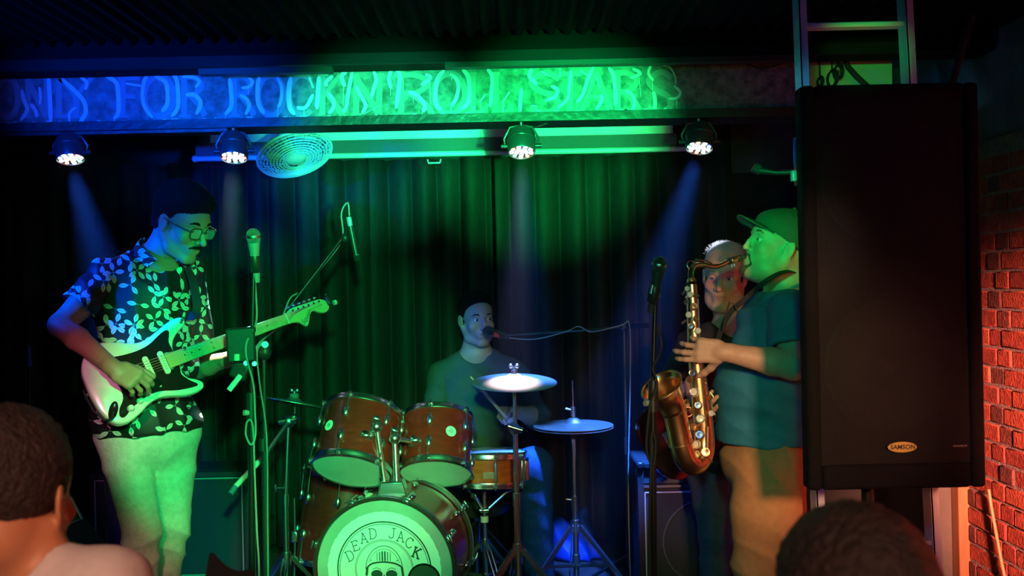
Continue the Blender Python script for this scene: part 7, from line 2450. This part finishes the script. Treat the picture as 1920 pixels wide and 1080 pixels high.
M_tan = mat('tan_trouser_cloth', (0.55, 0.26, 0.11), 0.85, noise=0.12, nscale=40, bump=0.2, bscale=200)
def fl2(X, Y, Z):
    kn = np.exp(-((Z - 0.40) / 0.15) ** 2)
    hp = np.exp(-((Z - 0.80) / 0.10) ** 2)
    return 0.006 * kn * rdg(Z * 30 + X * 14 + 1.2 * np.sin(X * 12 + Y * 9)) + 0.005 * hp * rdg(Z * 20 + X * 18 + 1.0 * np.sin(X * 15)) + 0.003 * rdg(X * 22 + Z * 7 + Y * 4)


trousers(M_tan, g2, hip2 + V((0, 0, -0.03)), tf2, [([hip2 + V((0.0, -0.085, -0.04)), (lk2 * .5 + hip2 * .5) + V((0.0, -0.075, 0)), lk2, la2 + V((0, 0, -0.02))], [0.135, 0.125, 0.092, 0.082]), ([hip2 + V((0.02, 0.085, -0.04)), rk2, ra2 + V((0, 0, -0.02))], [0.120, 0.085, 0.075])], hips=(0.170, 0.158, 0.13), top=hip2 + V((0, 0, 0.11)), fold=fl2, h=0.007)['label'] = 'tan cloth trousers'
for a_ in (ra2, la2):
    shoe('shoe', a_, (-1, -0.15, 0), M_shoe, g2, M_rubber)
# sax neck strap
tag(band([at(1333, 686, 3.68), at(1352, 620, 3.70), at(1370, 585, 3.69), at(1398, 560, 3.67), at(1435, 528, 3.685), at(1470, 510, 3.70), at(1500, 512, 3.82), at(1490, 520, 3.95), at(1440, 545, 3.97), at(1398, 562, 3.86), at(1372, 582, 3.74)],
         [V((-0.5, -0.9, 0.3))] * 4 + [V((-0.2, -0.8, 0.6)), V((0, -0.6, 1)), V((0.8, 0, 0.8)), V((0.2, 0.6, 1)), V((0, 0.8, 0.5)), V((-0.6, 0.5, 0.3)), V((-0.6, 0, 0.3))], 0.018, 0.004).build('saxophone_strap', MATS['black_webbing']), 'black neck strap running from the cap wearer\'s neck to the saxophone', 'strap')
tag(B().tube([at(1356, 620, 3.66), at(1362, 585, 3.66), at(1368, 566, 3.66), at(1378, 572, 3.66), at(1384, 588, 3.66)], 0.003, 8).build('strap_cord', M_rubber), 'thin black cord loop standing off the saxophone strap', 'cord')

# ================================================================== bassist
H3 = Head(at(1358, 517, 4.44), (-0.34, -0.93, -0.12), (0.03, -0.13, 0.99), 1.09)
nb3 = at(1372, 612, 4.50)
sR3, sL3 = at(1300, 650, 4.46), at(1452, 640, 4.56)
hip3 = at(1365, 855, 4.52)
tf3 = V((-0.25, -0.97, 0))
eR3, wR3 = at(1262, 745, 4.44), at(1290, 716, 4.26)
wR3 = at(1300, 725, 4.22)
eR3 = at(1250, 740, 4.48)
eL3, wL3 = at(1470, 740, 4.5), at(1440, 700, 4.3)
S = Sculpt(0.0045, 0.02)
H3.sculpt(S, jaw=0.96, jowl=0.4, nose=1.2, lips=0.7)
S.chain([H3.p(0, -0.01, -0.06), nb3 + V((0, -0.03, 0.03)), nb3], [0.060, 0.068, 0.07], k=0.04)
torso(S, nb3, sR3, sL3, hip3, tf3, infl=-0.008)
arm(S, sR3, eR3, wR3, 1.0)
arm(S, sL3, eL3, wL3, 1.0)
hand(S, wR3, at(1322, 775, 4.17) - wR3, V((0.1, 0.9, -0.2)), 1, [(0.5, 0.6, 0.4)] * 4, sc=1.02)
hand(S, wL3, at(1432, 680, 4.25) - wL3, V((-0.2, -0.9, 0.3)), -1, [(0.8, 0.8, 0.5)] * 4)
rk3, ra3 = at(1345, 1010, 4.42), V((at(1338, 1100, 4.4).x, 4.42, 0.09))
lk3, la3 = at(1410, 1010, 4.5), V((at(1420, 1100, 4.5).x, 4.5, 0.09))
leg(S, hip3 + V((-0.09, 0, -0.03)), rk3, ra3, 0.85)
leg(S, hip3 + V((0.09, 0, -0.03)), lk3, la3, 0.85)
P, Fq = S.mesh()
g3 = npmesh('person', P, Fq, M_skin, origin=(hip3.x, hip3.y, 0), col=H3.color((0.66, 0.40, 0.31), (0.45, 0.20, 0.18), 0.12, (0.4, 0.3, 0.27), 0.5))
tag(g3, 'older grey-haired man in black behind the saxophonist, playing the red bass', 'person')
H3.eyes(g3, look=(0.1, 0.95, -0.25), lid=0.75, iris=(0.12, 0.14, 0.15), skin=mat('eyelid_skin_pale', (0.58, 0.36, 0.28), 0.5))
M_grey = mat('grey_wispy_hair', (0.50, 0.50, 0.52), 0.6, bump=1.0, bscale=200)
H3.brows(g3, mat('grey_brow', (0.35, 0.28, 0.25), 0.7), 0.8)
hair_cap(H3, 'hair', M_grey, g3, r=(0.080, 0.102, 0.084), c0=(0, -0.028, 0.048), noise=0.002, cuts=[((0, 0, -0.05), (0, 0.3, -1))],
         subs=[((0, 0.075, 0.025), (0.074, 0.085, 0.084)), ((0.09, 0.015, -0.03), (0.035, 0.035, 0.055)), ((-0.09, 0.015, -0.03), (0.035, 0.035, 0.055))])
random.seed(3)
b = B()
for k in range(90):
    a = random.uniform(-1.35, 1.35)
    e_ = random.uniform(-0.5, 0.75)
    p0 = V((0.082 * math.sin(a), -0.012 + 0.055 * math.cos(a) * 0.4 - 0.03 * abs(e_), 0.052 + 0.088 * math.cos(a * 0.9) * 0.98))
    p = H3.p(p0.x, p0.y - 0.02 * random.random(), p0.z - 0.01)
    t_ = (H3.r * math.sin(a) * 1.0 + H3.u * 0.6 - H3.f * random.uniform(0.0, 0.8) + H3.r * random.uniform(-.7, .7)).normalized()
    b.tube([p, p + t_ * 0.006, p + t_ * 0.011 + H3.r * random.uniform(-.006, .006)], [0.0011, 0.0009, 0.0004], 4)
o_ = b.build('wispy_strands', M_grey, g3)
o_['kind'] = 'stuff'
M_navy = mat('black_shirt_cloth', (0.012, 0.014, 0.022), 0.8)
S = Sculpt(0.008, 0.02)
torso(S, nb3, sR3, sL3, hip3 + V((0, 0, 0.02)), tf3, infl=0.012, chest=(0.18, 0.12, 0.18), belly=(0.18, 0.14, 0.18), hips=(0.18, 0.14, 0.15), shr=0.06)
S.cut(hip3 - V((0, 0, 0.06)), (0, 0, -1))
S.cone(nb3 + V((0, -0.025, 0.01)), H3.p(0, 0, -0.08), 0.076, 0.09, k=0.006, op='s')
P, Fq = S.mesh(dispfn=wav((20, 6, 24, 0.004, 0.2)))
sh3 = npmesh('black_shirt', P, Fq, M_navy, g3)
sleeve('sleeve', sR3, eR3, 0.92, 0.070, 0.062, M_navy, sh3, h=0.007)
sleeve('sleeve', sL3, eL3, 0.92, 0.070, 0.062, M_navy, sh3, h=0.007)
M_jean = mat('blue_jeans', (0.035, 0.07, 0.17), 0.85, noise=0.3, nscale=60, bump=0.2, bscale=200)
trousers(M_jean, g3, hip3 + V((0, 0, -0.03)), tf3, [([hip3 + V((-0.09, 0, -0.04)), rk3, ra3 + V((0, 0, -.02))], [0.095, 0.072, 0.066]), ([hip3 + V((0.09, 0, -0.04)), lk3, la3 + V((0, 0, -.02))], [0.095, 0.072, 0.066])], top=hip3 + V((0, 0, 0.05)), fold=wav((10, 4, 30, 0.003, 0.5)), h=0.009)
for a_ in (ra3, la3):
    shoe('shoe', a_, tf3, M_shoe, g3, M_rubber)

# ================================================================== drummer
H4 = Head(at(894, 598, 5.2), (0.36, -0.93, -0.04), (-0.02, -0.05, 1.0), 1.02)
nb4 = at(893, 662, 5.26)
sR4, sL4 = at(828, 706, 5.28), at(966, 704, 5.24)
hip4 = at(893, 880, 5.30)
tf4 = V((0.05, -1, 0))
eR4, wR4 = at(812, 800, 5.14), at(850, 812, 4.98)
eL4, wL4 = at(1008, 782, 5.10), at(966, 772, 4.95)
S = Sculpt(0.0045, 0.02)
H4.sculpt(S, jaw=1.02, nose=1.0)
S.chain([H4.p(0, -0.03, -0.05), nb4 + UP * 0.02, nb4], [0.056, 0.060, 0.066], k=0.03)
torso(S, nb4, sR4, sL4, hip4, tf4, infl=-0.006, chest=(0.175, 0.115, 0.18))
arm(S, sR4, eR4, wR4, 1.1)
arm(S, sL4, eL4, wL4, 1.1)
dH = at(938, 766, 4.86) - wL4
hand(S, wL4, dH, V((-0.25, -0.35, -0.9)), 1, [(1.1, 1.3, 0.9), (1.2, 1.35, 0.9), (1.25, 1.35, 0.9), (1.3, 1.35, 0.9)], sc=1.06, thumb=(0.8, 0.3, 0.6), tcurl=0.3)
hand(S, wR4, V((0.3, -0.9, -0.2)), V((0.2, -0.2, -0.9)), -1, [(1.1, 1.3, 0.9)] * 4)
lk4, la4 = at(1002, 872, 4.86), V((at(1012, 1100, 4.95).x, 4.95, 0.09))
rk4, ra4 = at(800, 885, 4.92), V((at(800, 1100, 4.95).x, 4.95, 0.09))
leg(S, hip4 + V((0.09, -0.03, -0.02)), lk4, la4, 0.9)
leg(S, hip4 + V((-0.09, -0.03, -0.02)), rk4, ra4, 0.9)
P, Fq = S.mesh()
g4 = npmesh('person', P, Fq, M_skin, origin=(hip4.x, hip4.y, 0), col=H4.color((0.52, 0.32, 0.23), (0.42, 0.18, 0.15), 0.4, (0.16, 0.11, 0.09), 0.2))
tag(g4, 'seated drummer in dark green long-sleeved top looking to the right', 'person')
H4.eyes(g4, look=(-0.35, 0.9, 0.0), lid=0.42, skin=mat('eyelid_skin_mid', (0.46, 0.28, 0.20), 0.5))
H4.brows(g4, M_hairblk, 1.0)
hair_cap(H4, 'hair', M_hairblk, g4, r=(0.083, 0.104, 0.092), c0=(0, -0.026, 0.047), noise=0.0006, cuts=[((0, 0, -0.035), (0, 0.35, -1))],
         subs=[((0, 0.100, 0.010), (0.069, 0.085, 0.068)), ((0.09, 0.015, -0.03), (0.035, 0.032, 0.050)), ((-0.09, 0.015, -0.03), (0.035, 0.032, 0.050))])
M_dgreen = mat('dark_green_cloth', (0.055, 0.085, 0.065), 0.85, noise=0.1, nscale=40)
S = Sculpt(0.008, 0.02)
torso(S, nb4, sR4, sL4, hip4 + V((0, 0, 0.02)), tf4, infl=0.012, chest=(0.185, 0.12, 0.19), belly=(0.175, 0.13, 0.18), hips=(0.18, 0.14, 0.13), shr=0.062)
S.cone(nb4 + V((0, -0.01, 0.012)), H4.p(0, 0, -0.08), 0.074, 0.086, k=0.006, op='s')
P, Fq = S.mesh(dispfn=wav((20, 6, 20, 0.003, 0.2), (8, 6, 40, 0.002, 0.9)))
sh4 = npmesh('dark_green_top', P, Fq, M_dgreen, g4)
S = Sculpt(0.007, 0.02)
S.chain([sL4, eL4, eL4 + (wL4 - eL4) * 0.35], [0.072, 0.062, 0.056])
d_ = (wL4 - eL4).normalized()
S.cut(eL4 + (wL4 - eL4) * 0.35, d_)
P, Fq = S.mesh(dispfn=wav((30, 6, 40, 0.003, 0.2)))
npmesh('sleeve', P, Fq, M_dgreen, sh4)
S = Sculpt(0.007, 0.02)
S.chain([sR4, eR4, eR4 + (wR4 - eR4) * 0.35], [0.072, 0.062, 0.056])
P, Fq = S.mesh(dispfn=wav((30, 6, 40, 0.003, 0.2)))
npmesh('sleeve', P, Fq, M_dgreen, sh4)
trousers(mat('bright_blue_jeans', (0.03, 0.13, 0.32), 0.85, noise=0.3, nscale=60, bump=0.2, bscale=200), g4, hip4 + V((0, 0, -0.02)), tf4, [([hip4 + V((0.09, -0.03, -0.02)), lk4, la4 + V((0, 0, -.02))], [0.10, 0.082, 0.072]), ([hip4 + V((-0.09, -0.03, -0.02)), rk4, ra4 + V((0, 0, -.02))], [0.10, 0.082, 0.072])], hips=(0.175, 0.14, 0.12), fold=wav((10, 4, 30, 0.003, 0.5)), h=0.009)['label'] = 'blue jeans'
for a_ in (ra4, la4):
    shoe('shoe', a_, tf4, M_shoe, g4, M_rubber)
# stick
M_stick = mat('pale_hickory', (0.72, 0.48, 0.32), 0.45)
k0, k1 = at(882, 706, 4.80), at(936, 768, 4.83)
dd = (k1 - k0).normalized()
st_ = B().tube([k0, k0 + dd * 0.004, k0 + dd * 0.010, k0 + dd * 0.016, k0 + dd * 0.06, k1 + dd * 0.05], [0.002, 0.0045, 0.005, 0.0042, 0.0072, 0.0075], 12).build('drum_stick', M_stick)
tag(st_, 'pale wooden drum stick held upright by the drummer', 'drum stick')
thr = empty('drum_throne', (hip4.x, hip4.y, 0), 'round black drum stool under the seated drummer', 'stool')
zs = hip4.z - 0.13
B().lathe((hip4.x, hip4.y, zs - 0.08), (0, 0, 1), [(0, 0), (0.15, 0.0), (0.165, 0.02), (0.165, 0.06), (0.15, 0.078), (0, 0.08)], 32).build('seat', mat('black_vinyl', (0.02, 0.02, 0.02), 0.4), thr)
B().cyl((hip4.x, hip4.y, zs - 0.08), (hip4.x, hip4.y, 0.12), 0.014).build('post', M_chrome, thr)
for k in range(3):
    an = 0.5 + 2 * PI * k / 3
    B().tube([(hip4.x, hip4.y, 0.26), (hip4.x + 0.22 * math.cos(an), hip4.y + 0.22 * math.sin(an), 0.012)], 0.010, 8).build('leg', M_chrome, thr)

# ================================================================== audience
H5 = Head(at(28, 932, 1.66), (0.10, 0.98, -0.06), (0.02, 0.05, 1.0), 1.02)
nb5 = at(20, 1052, 1.66)
sR5, sL5 = at(190, 1120, 1.60), at(-190, 1130, 1.75)
hip5 = V((nb5.x, nb5.y, nb5.z - 0.52))
tf5 = V((0.3, 0.95, 0))
S = Sculpt(0.0045, 0.02)
H5.sculpt(S)
S.chain([H5.p(0, -0.045, -0.05), nb5 + UP * 0.03, nb5], [0.060, 0.062, 0.07], k=0.03)
torso(S, nb5, sR5, sL5, hip5, tf5, infl=-0.006)
eR5, wR5 = sR5 + V((0.03, 0, -0.29)), sR5 + V((0.02, 0.12, -0.50))
eL5, wL5 = sL5 + V((-0.03, 0, -0.29)), sL5 + V((0.0, 0.12, -0.50))
arm(S, sR5, eR5, wR5, 1.0)
arm(S, sL5, eL5, wL5, 1.0)
hand(S, wR5, V((0, .3, -1)), V((-1, 0, 0)), 1, [(0.3, 0.4, 0.3)] * 4)
hand(S, wL5, V((0, .3, -1)), V((1, 0, 0)), -1, [(0.3, 0.4, 0.3)] * 4)
for g in (-1, 1):
    leg(S, hip5 + V((g * 0.09, 0, -0.03)), V((hip5.x + g * 0.1, hip5.y, ZF + 0.50)), V((hip5.x + g * 0.1, hip5.y, ZF + 0.09)), 0.85)
P, Fq = S.mesh()
g5 = npmesh('person', P, Fq, M_skin, origin=(hip5.x, hip5.y, ZF), col=H5.color((0.50, 0.20, 0.10), (0.4, 0.18, 0.15)))
tag(g5, 'dark-haired spectator in pale t-shirt with black strap, seen from behind at left', 'person')
M_dbr = mat('dark_brown_hair', (0.028, 0.013, 0.009), 0.6, bump=1.0, bscale=150, noise=0.5, nscale=40)
hair_cap(H5, 'hair', M_dbr, g5, r=(0.086, 0.108, 0.098), c0=(0, -0.025, 0.046), noise=0.0035, nf=210, h=0.004, cuts=[((0, -0.05, -0.070), (0, 0.55, -1))],
         subs=[((0, 0.12, -0.01), (0.07, 0.08, 0.07)), ((0.092, 0.005, -0.022), (0.026, 0.024, 0.040)), ((-0.092, 0.005, -0.022), (0.026, 0.024, 0.040))])
M_tee = mat('pale_grey_pink_tshirt', (0.62, 0.52, 0.50), 0.85, noise=0.08, nscale=60, bump=0.15, bscale=300)
S = Sculpt(0.007, 0.02)
torso(S, nb5, sR5, sL5, hip5, tf5, infl=0.012)
S.cone(nb5 + V((0, 0.01, 0.012)), H5.p(0, 0, -0.08), 0.072, 0.086, k=0.006, op='s')
for sh, el in ((sR5, eR5), (sL5, eL5)):
    S.cone(sh, sh + (el - sh) * 0.6, 0.070, 0.068, k=0.03)
P, Fq = S.mesh(dispfn=wav((16, 6, 12, 0.003, 0.2), (-10, 6, 22, 0.003, 0.9)))
sh5 = npmesh('pale_tshirt', P, Fq, M_tee, g5)
S = Sculpt(0.01, 0.03)
S.ell(hip5, (0.18, 0.13, 0.13))
for g in (-1, 1):
    S.cone(hip5 + V((g * 0.09, 0, -0.03)), V((hip5.x + g * 0.1, hip5.y, ZF + 0.06)), 0.10, 0.065)
P, Fq = S.mesh()
npmesh('dark_trousers', P, Fq, M_navy, g5)
tg_ = [at(150, 1180, 1.50), at(148, 1110, 1.535), at(163, 1068, 1.60), at(178, 1044, 1.67), at(185, 1052, 1.75), at(180, 1150, 1.82)]
tag(band(tg_, [V((0, -1, 0.1)), V((0, -1, 0.4)), V((0.1, -0.6, 0.8)), V((0.1, 0, 1)), V((0, 0.7, 0.7)), V((0, 1, 0))], 0.036, 0.004).build('shoulder_strap', MATS['black_webbing']), 'black bag strap over the pale shirt of the spectator at left', 'strap')


def spectator(H, hairm, label, shirt, skinc, hr, subs, noise, shoulders=0.2, hair_name='hair', cuts=None):
    nb = H.p(0, -0.04, -0.15)
    tr = V((1, 0, 0))
    hp = V((nb.x, nb.y, nb.z - 0.5))
    S = Sculpt(0.006, 0.02)
    H.sculpt(S)
    S.chain([H.p(0, -0.04, -0.05), nb], [0.06, 0.068], k=0.03)
    sr, sl = nb + V((shoulders, 0, -0.07)), nb + V((-shoulders, 0, -0.07))
    torso(S, nb, sr, sl, hp, (0, 1, 0), infl=-0.006)
    for sh, g in ((sr, 1), (sl, -1)):
        e, w2 = sh + V((g * 0.03, 0, -0.28)), sh + V((g * 0.0, 0.12, -0.48))
        arm(S, sh, e, w2)
        hand(S, w2, V((0, 0.3, -1)), V((-g, 0, 0)), g, [(0.3, 0.4, 0.3)] * 4)
        leg(S, hp + V((g * 0.09, 0, -0.03)), V((hp.x + g * 0.1, hp.y, ZF + 0.48)), V((hp.x + g * 0.1, hp.y, ZF + 0.08)), 0.85)
    P, Fq = S.mesh()
    o = npmesh('person', P, Fq, M_skin, origin=(hp.x, hp.y, ZF), col=H.color(skinc, (0.4, 0.18, 0.15)))
    tag(o, label, 'person')
    if hr:
        hair_cap(H, hair_name, hairm, o, r=hr, c0=(0, -0.025, 0.046), noise=noise, nf=180, subs=subs, cuts=cuts or [((0, -0.05, -0.07), (0, 0.55, -1))])
    S = Sculpt(0.009, 0.02)
    torso(S, nb, sr, sl, hp, (0, 1, 0), infl=0.012)
    for sh, g in ((sr, 1), (sl, -1)):
        S.chain([sh, sh + V((g * 0.03, 0, -0.28)), sh + V((g * 0.0, 0.12, -0.44))], [0.068, 0.06, 0.05])
    S.cone(nb + V((0, 0, 0.02)), H.p(0, 0, -0.08), 0.074, 0.09, k=0.006, op='s')
    P, Fq = S.mesh()
    npmesh('dark_shirt', P, Fq, shirt, o)
    S = Sculpt(0.011, 0.03)
    S.ell(hp, (0.18, 0.13, 0.13))
    for g in (-1, 1):
        S.cone(hp + V((g * 0.09, 0, -0.03)), V((hp.x + g * 0.1, hp.y, ZF + 0.06)), 0.10, 0.065)
    P, Fq = S.mesh()
    npmesh('dark_trousers', P, Fq, M_navy, o)
    return o


H6 = Head(at(1588, 1158, 1.27), (-0.2, 0.97, 0.05), (0.0, -0.05, 1.0), 1.03)
spectator(H6, mat('thin_brown_hair', (0.05, 0.028, 0.02), 0.6, bump=1.0, bscale=120, noise=0.5, nscale=30), 'blurred brown-haired spectator seen from behind below the loudspeaker', M_navy, (0.4, 0.2, 0.14), (0.086, 0.108, 0.094), [((0, 0.12, -0.01), (0.07, 0.08, 0.07)), ((0.092, 0.005, -0.022), (0.026, 0.024, 0.040)), ((-0.092, 0.005, -0.022), (0.026, 0.024, 0.040))], 0.003)
# hooded spectator whose hood peak enters the bottom edge
H7 = Head(at(440, 1262, 2.15), (0.3, 0.95, 0), (0.0, 0, 1.0), 1.0)
hg = spectator(H7, M_navy, 'spectator in a black pointed hood peeking over the bottom edge before the drums', M_navy, (0.4, 0.22, 0.16), None, [], 0)
S = Sculpt(0.006, 0.03)
S.ell(H7.p(0, -0.03, 0.03), (0.11, 0.125, 0.12), H7.axes)
S.cone(at(428, 1150, 2.15), at(396, 1044, 2.15), 0.065, 0.008, k=0.04)
S.cone(at(428, 1140, 2.15), at(466, 1078, 2.15), 0.06, 0.014, k=0.05)
S.ell(H7.p(0, -0.03, -0.10), (0.12, 0.12, 0.09), H7.axes)
S.ell(H7.p(0, 0.14, 0.0), (0.085, 0.10, 0.12), H7.axes, k=0.01, op='s')
P, Fq = S.mesh(dispfn=wav((40, 20, 22, 0.003, 0.2)))
npmesh('hood', P, Fq, mat('black_fleece', (0.003, 0.004, 0.006), 0.95, bump=0.8, bscale=300), hg)
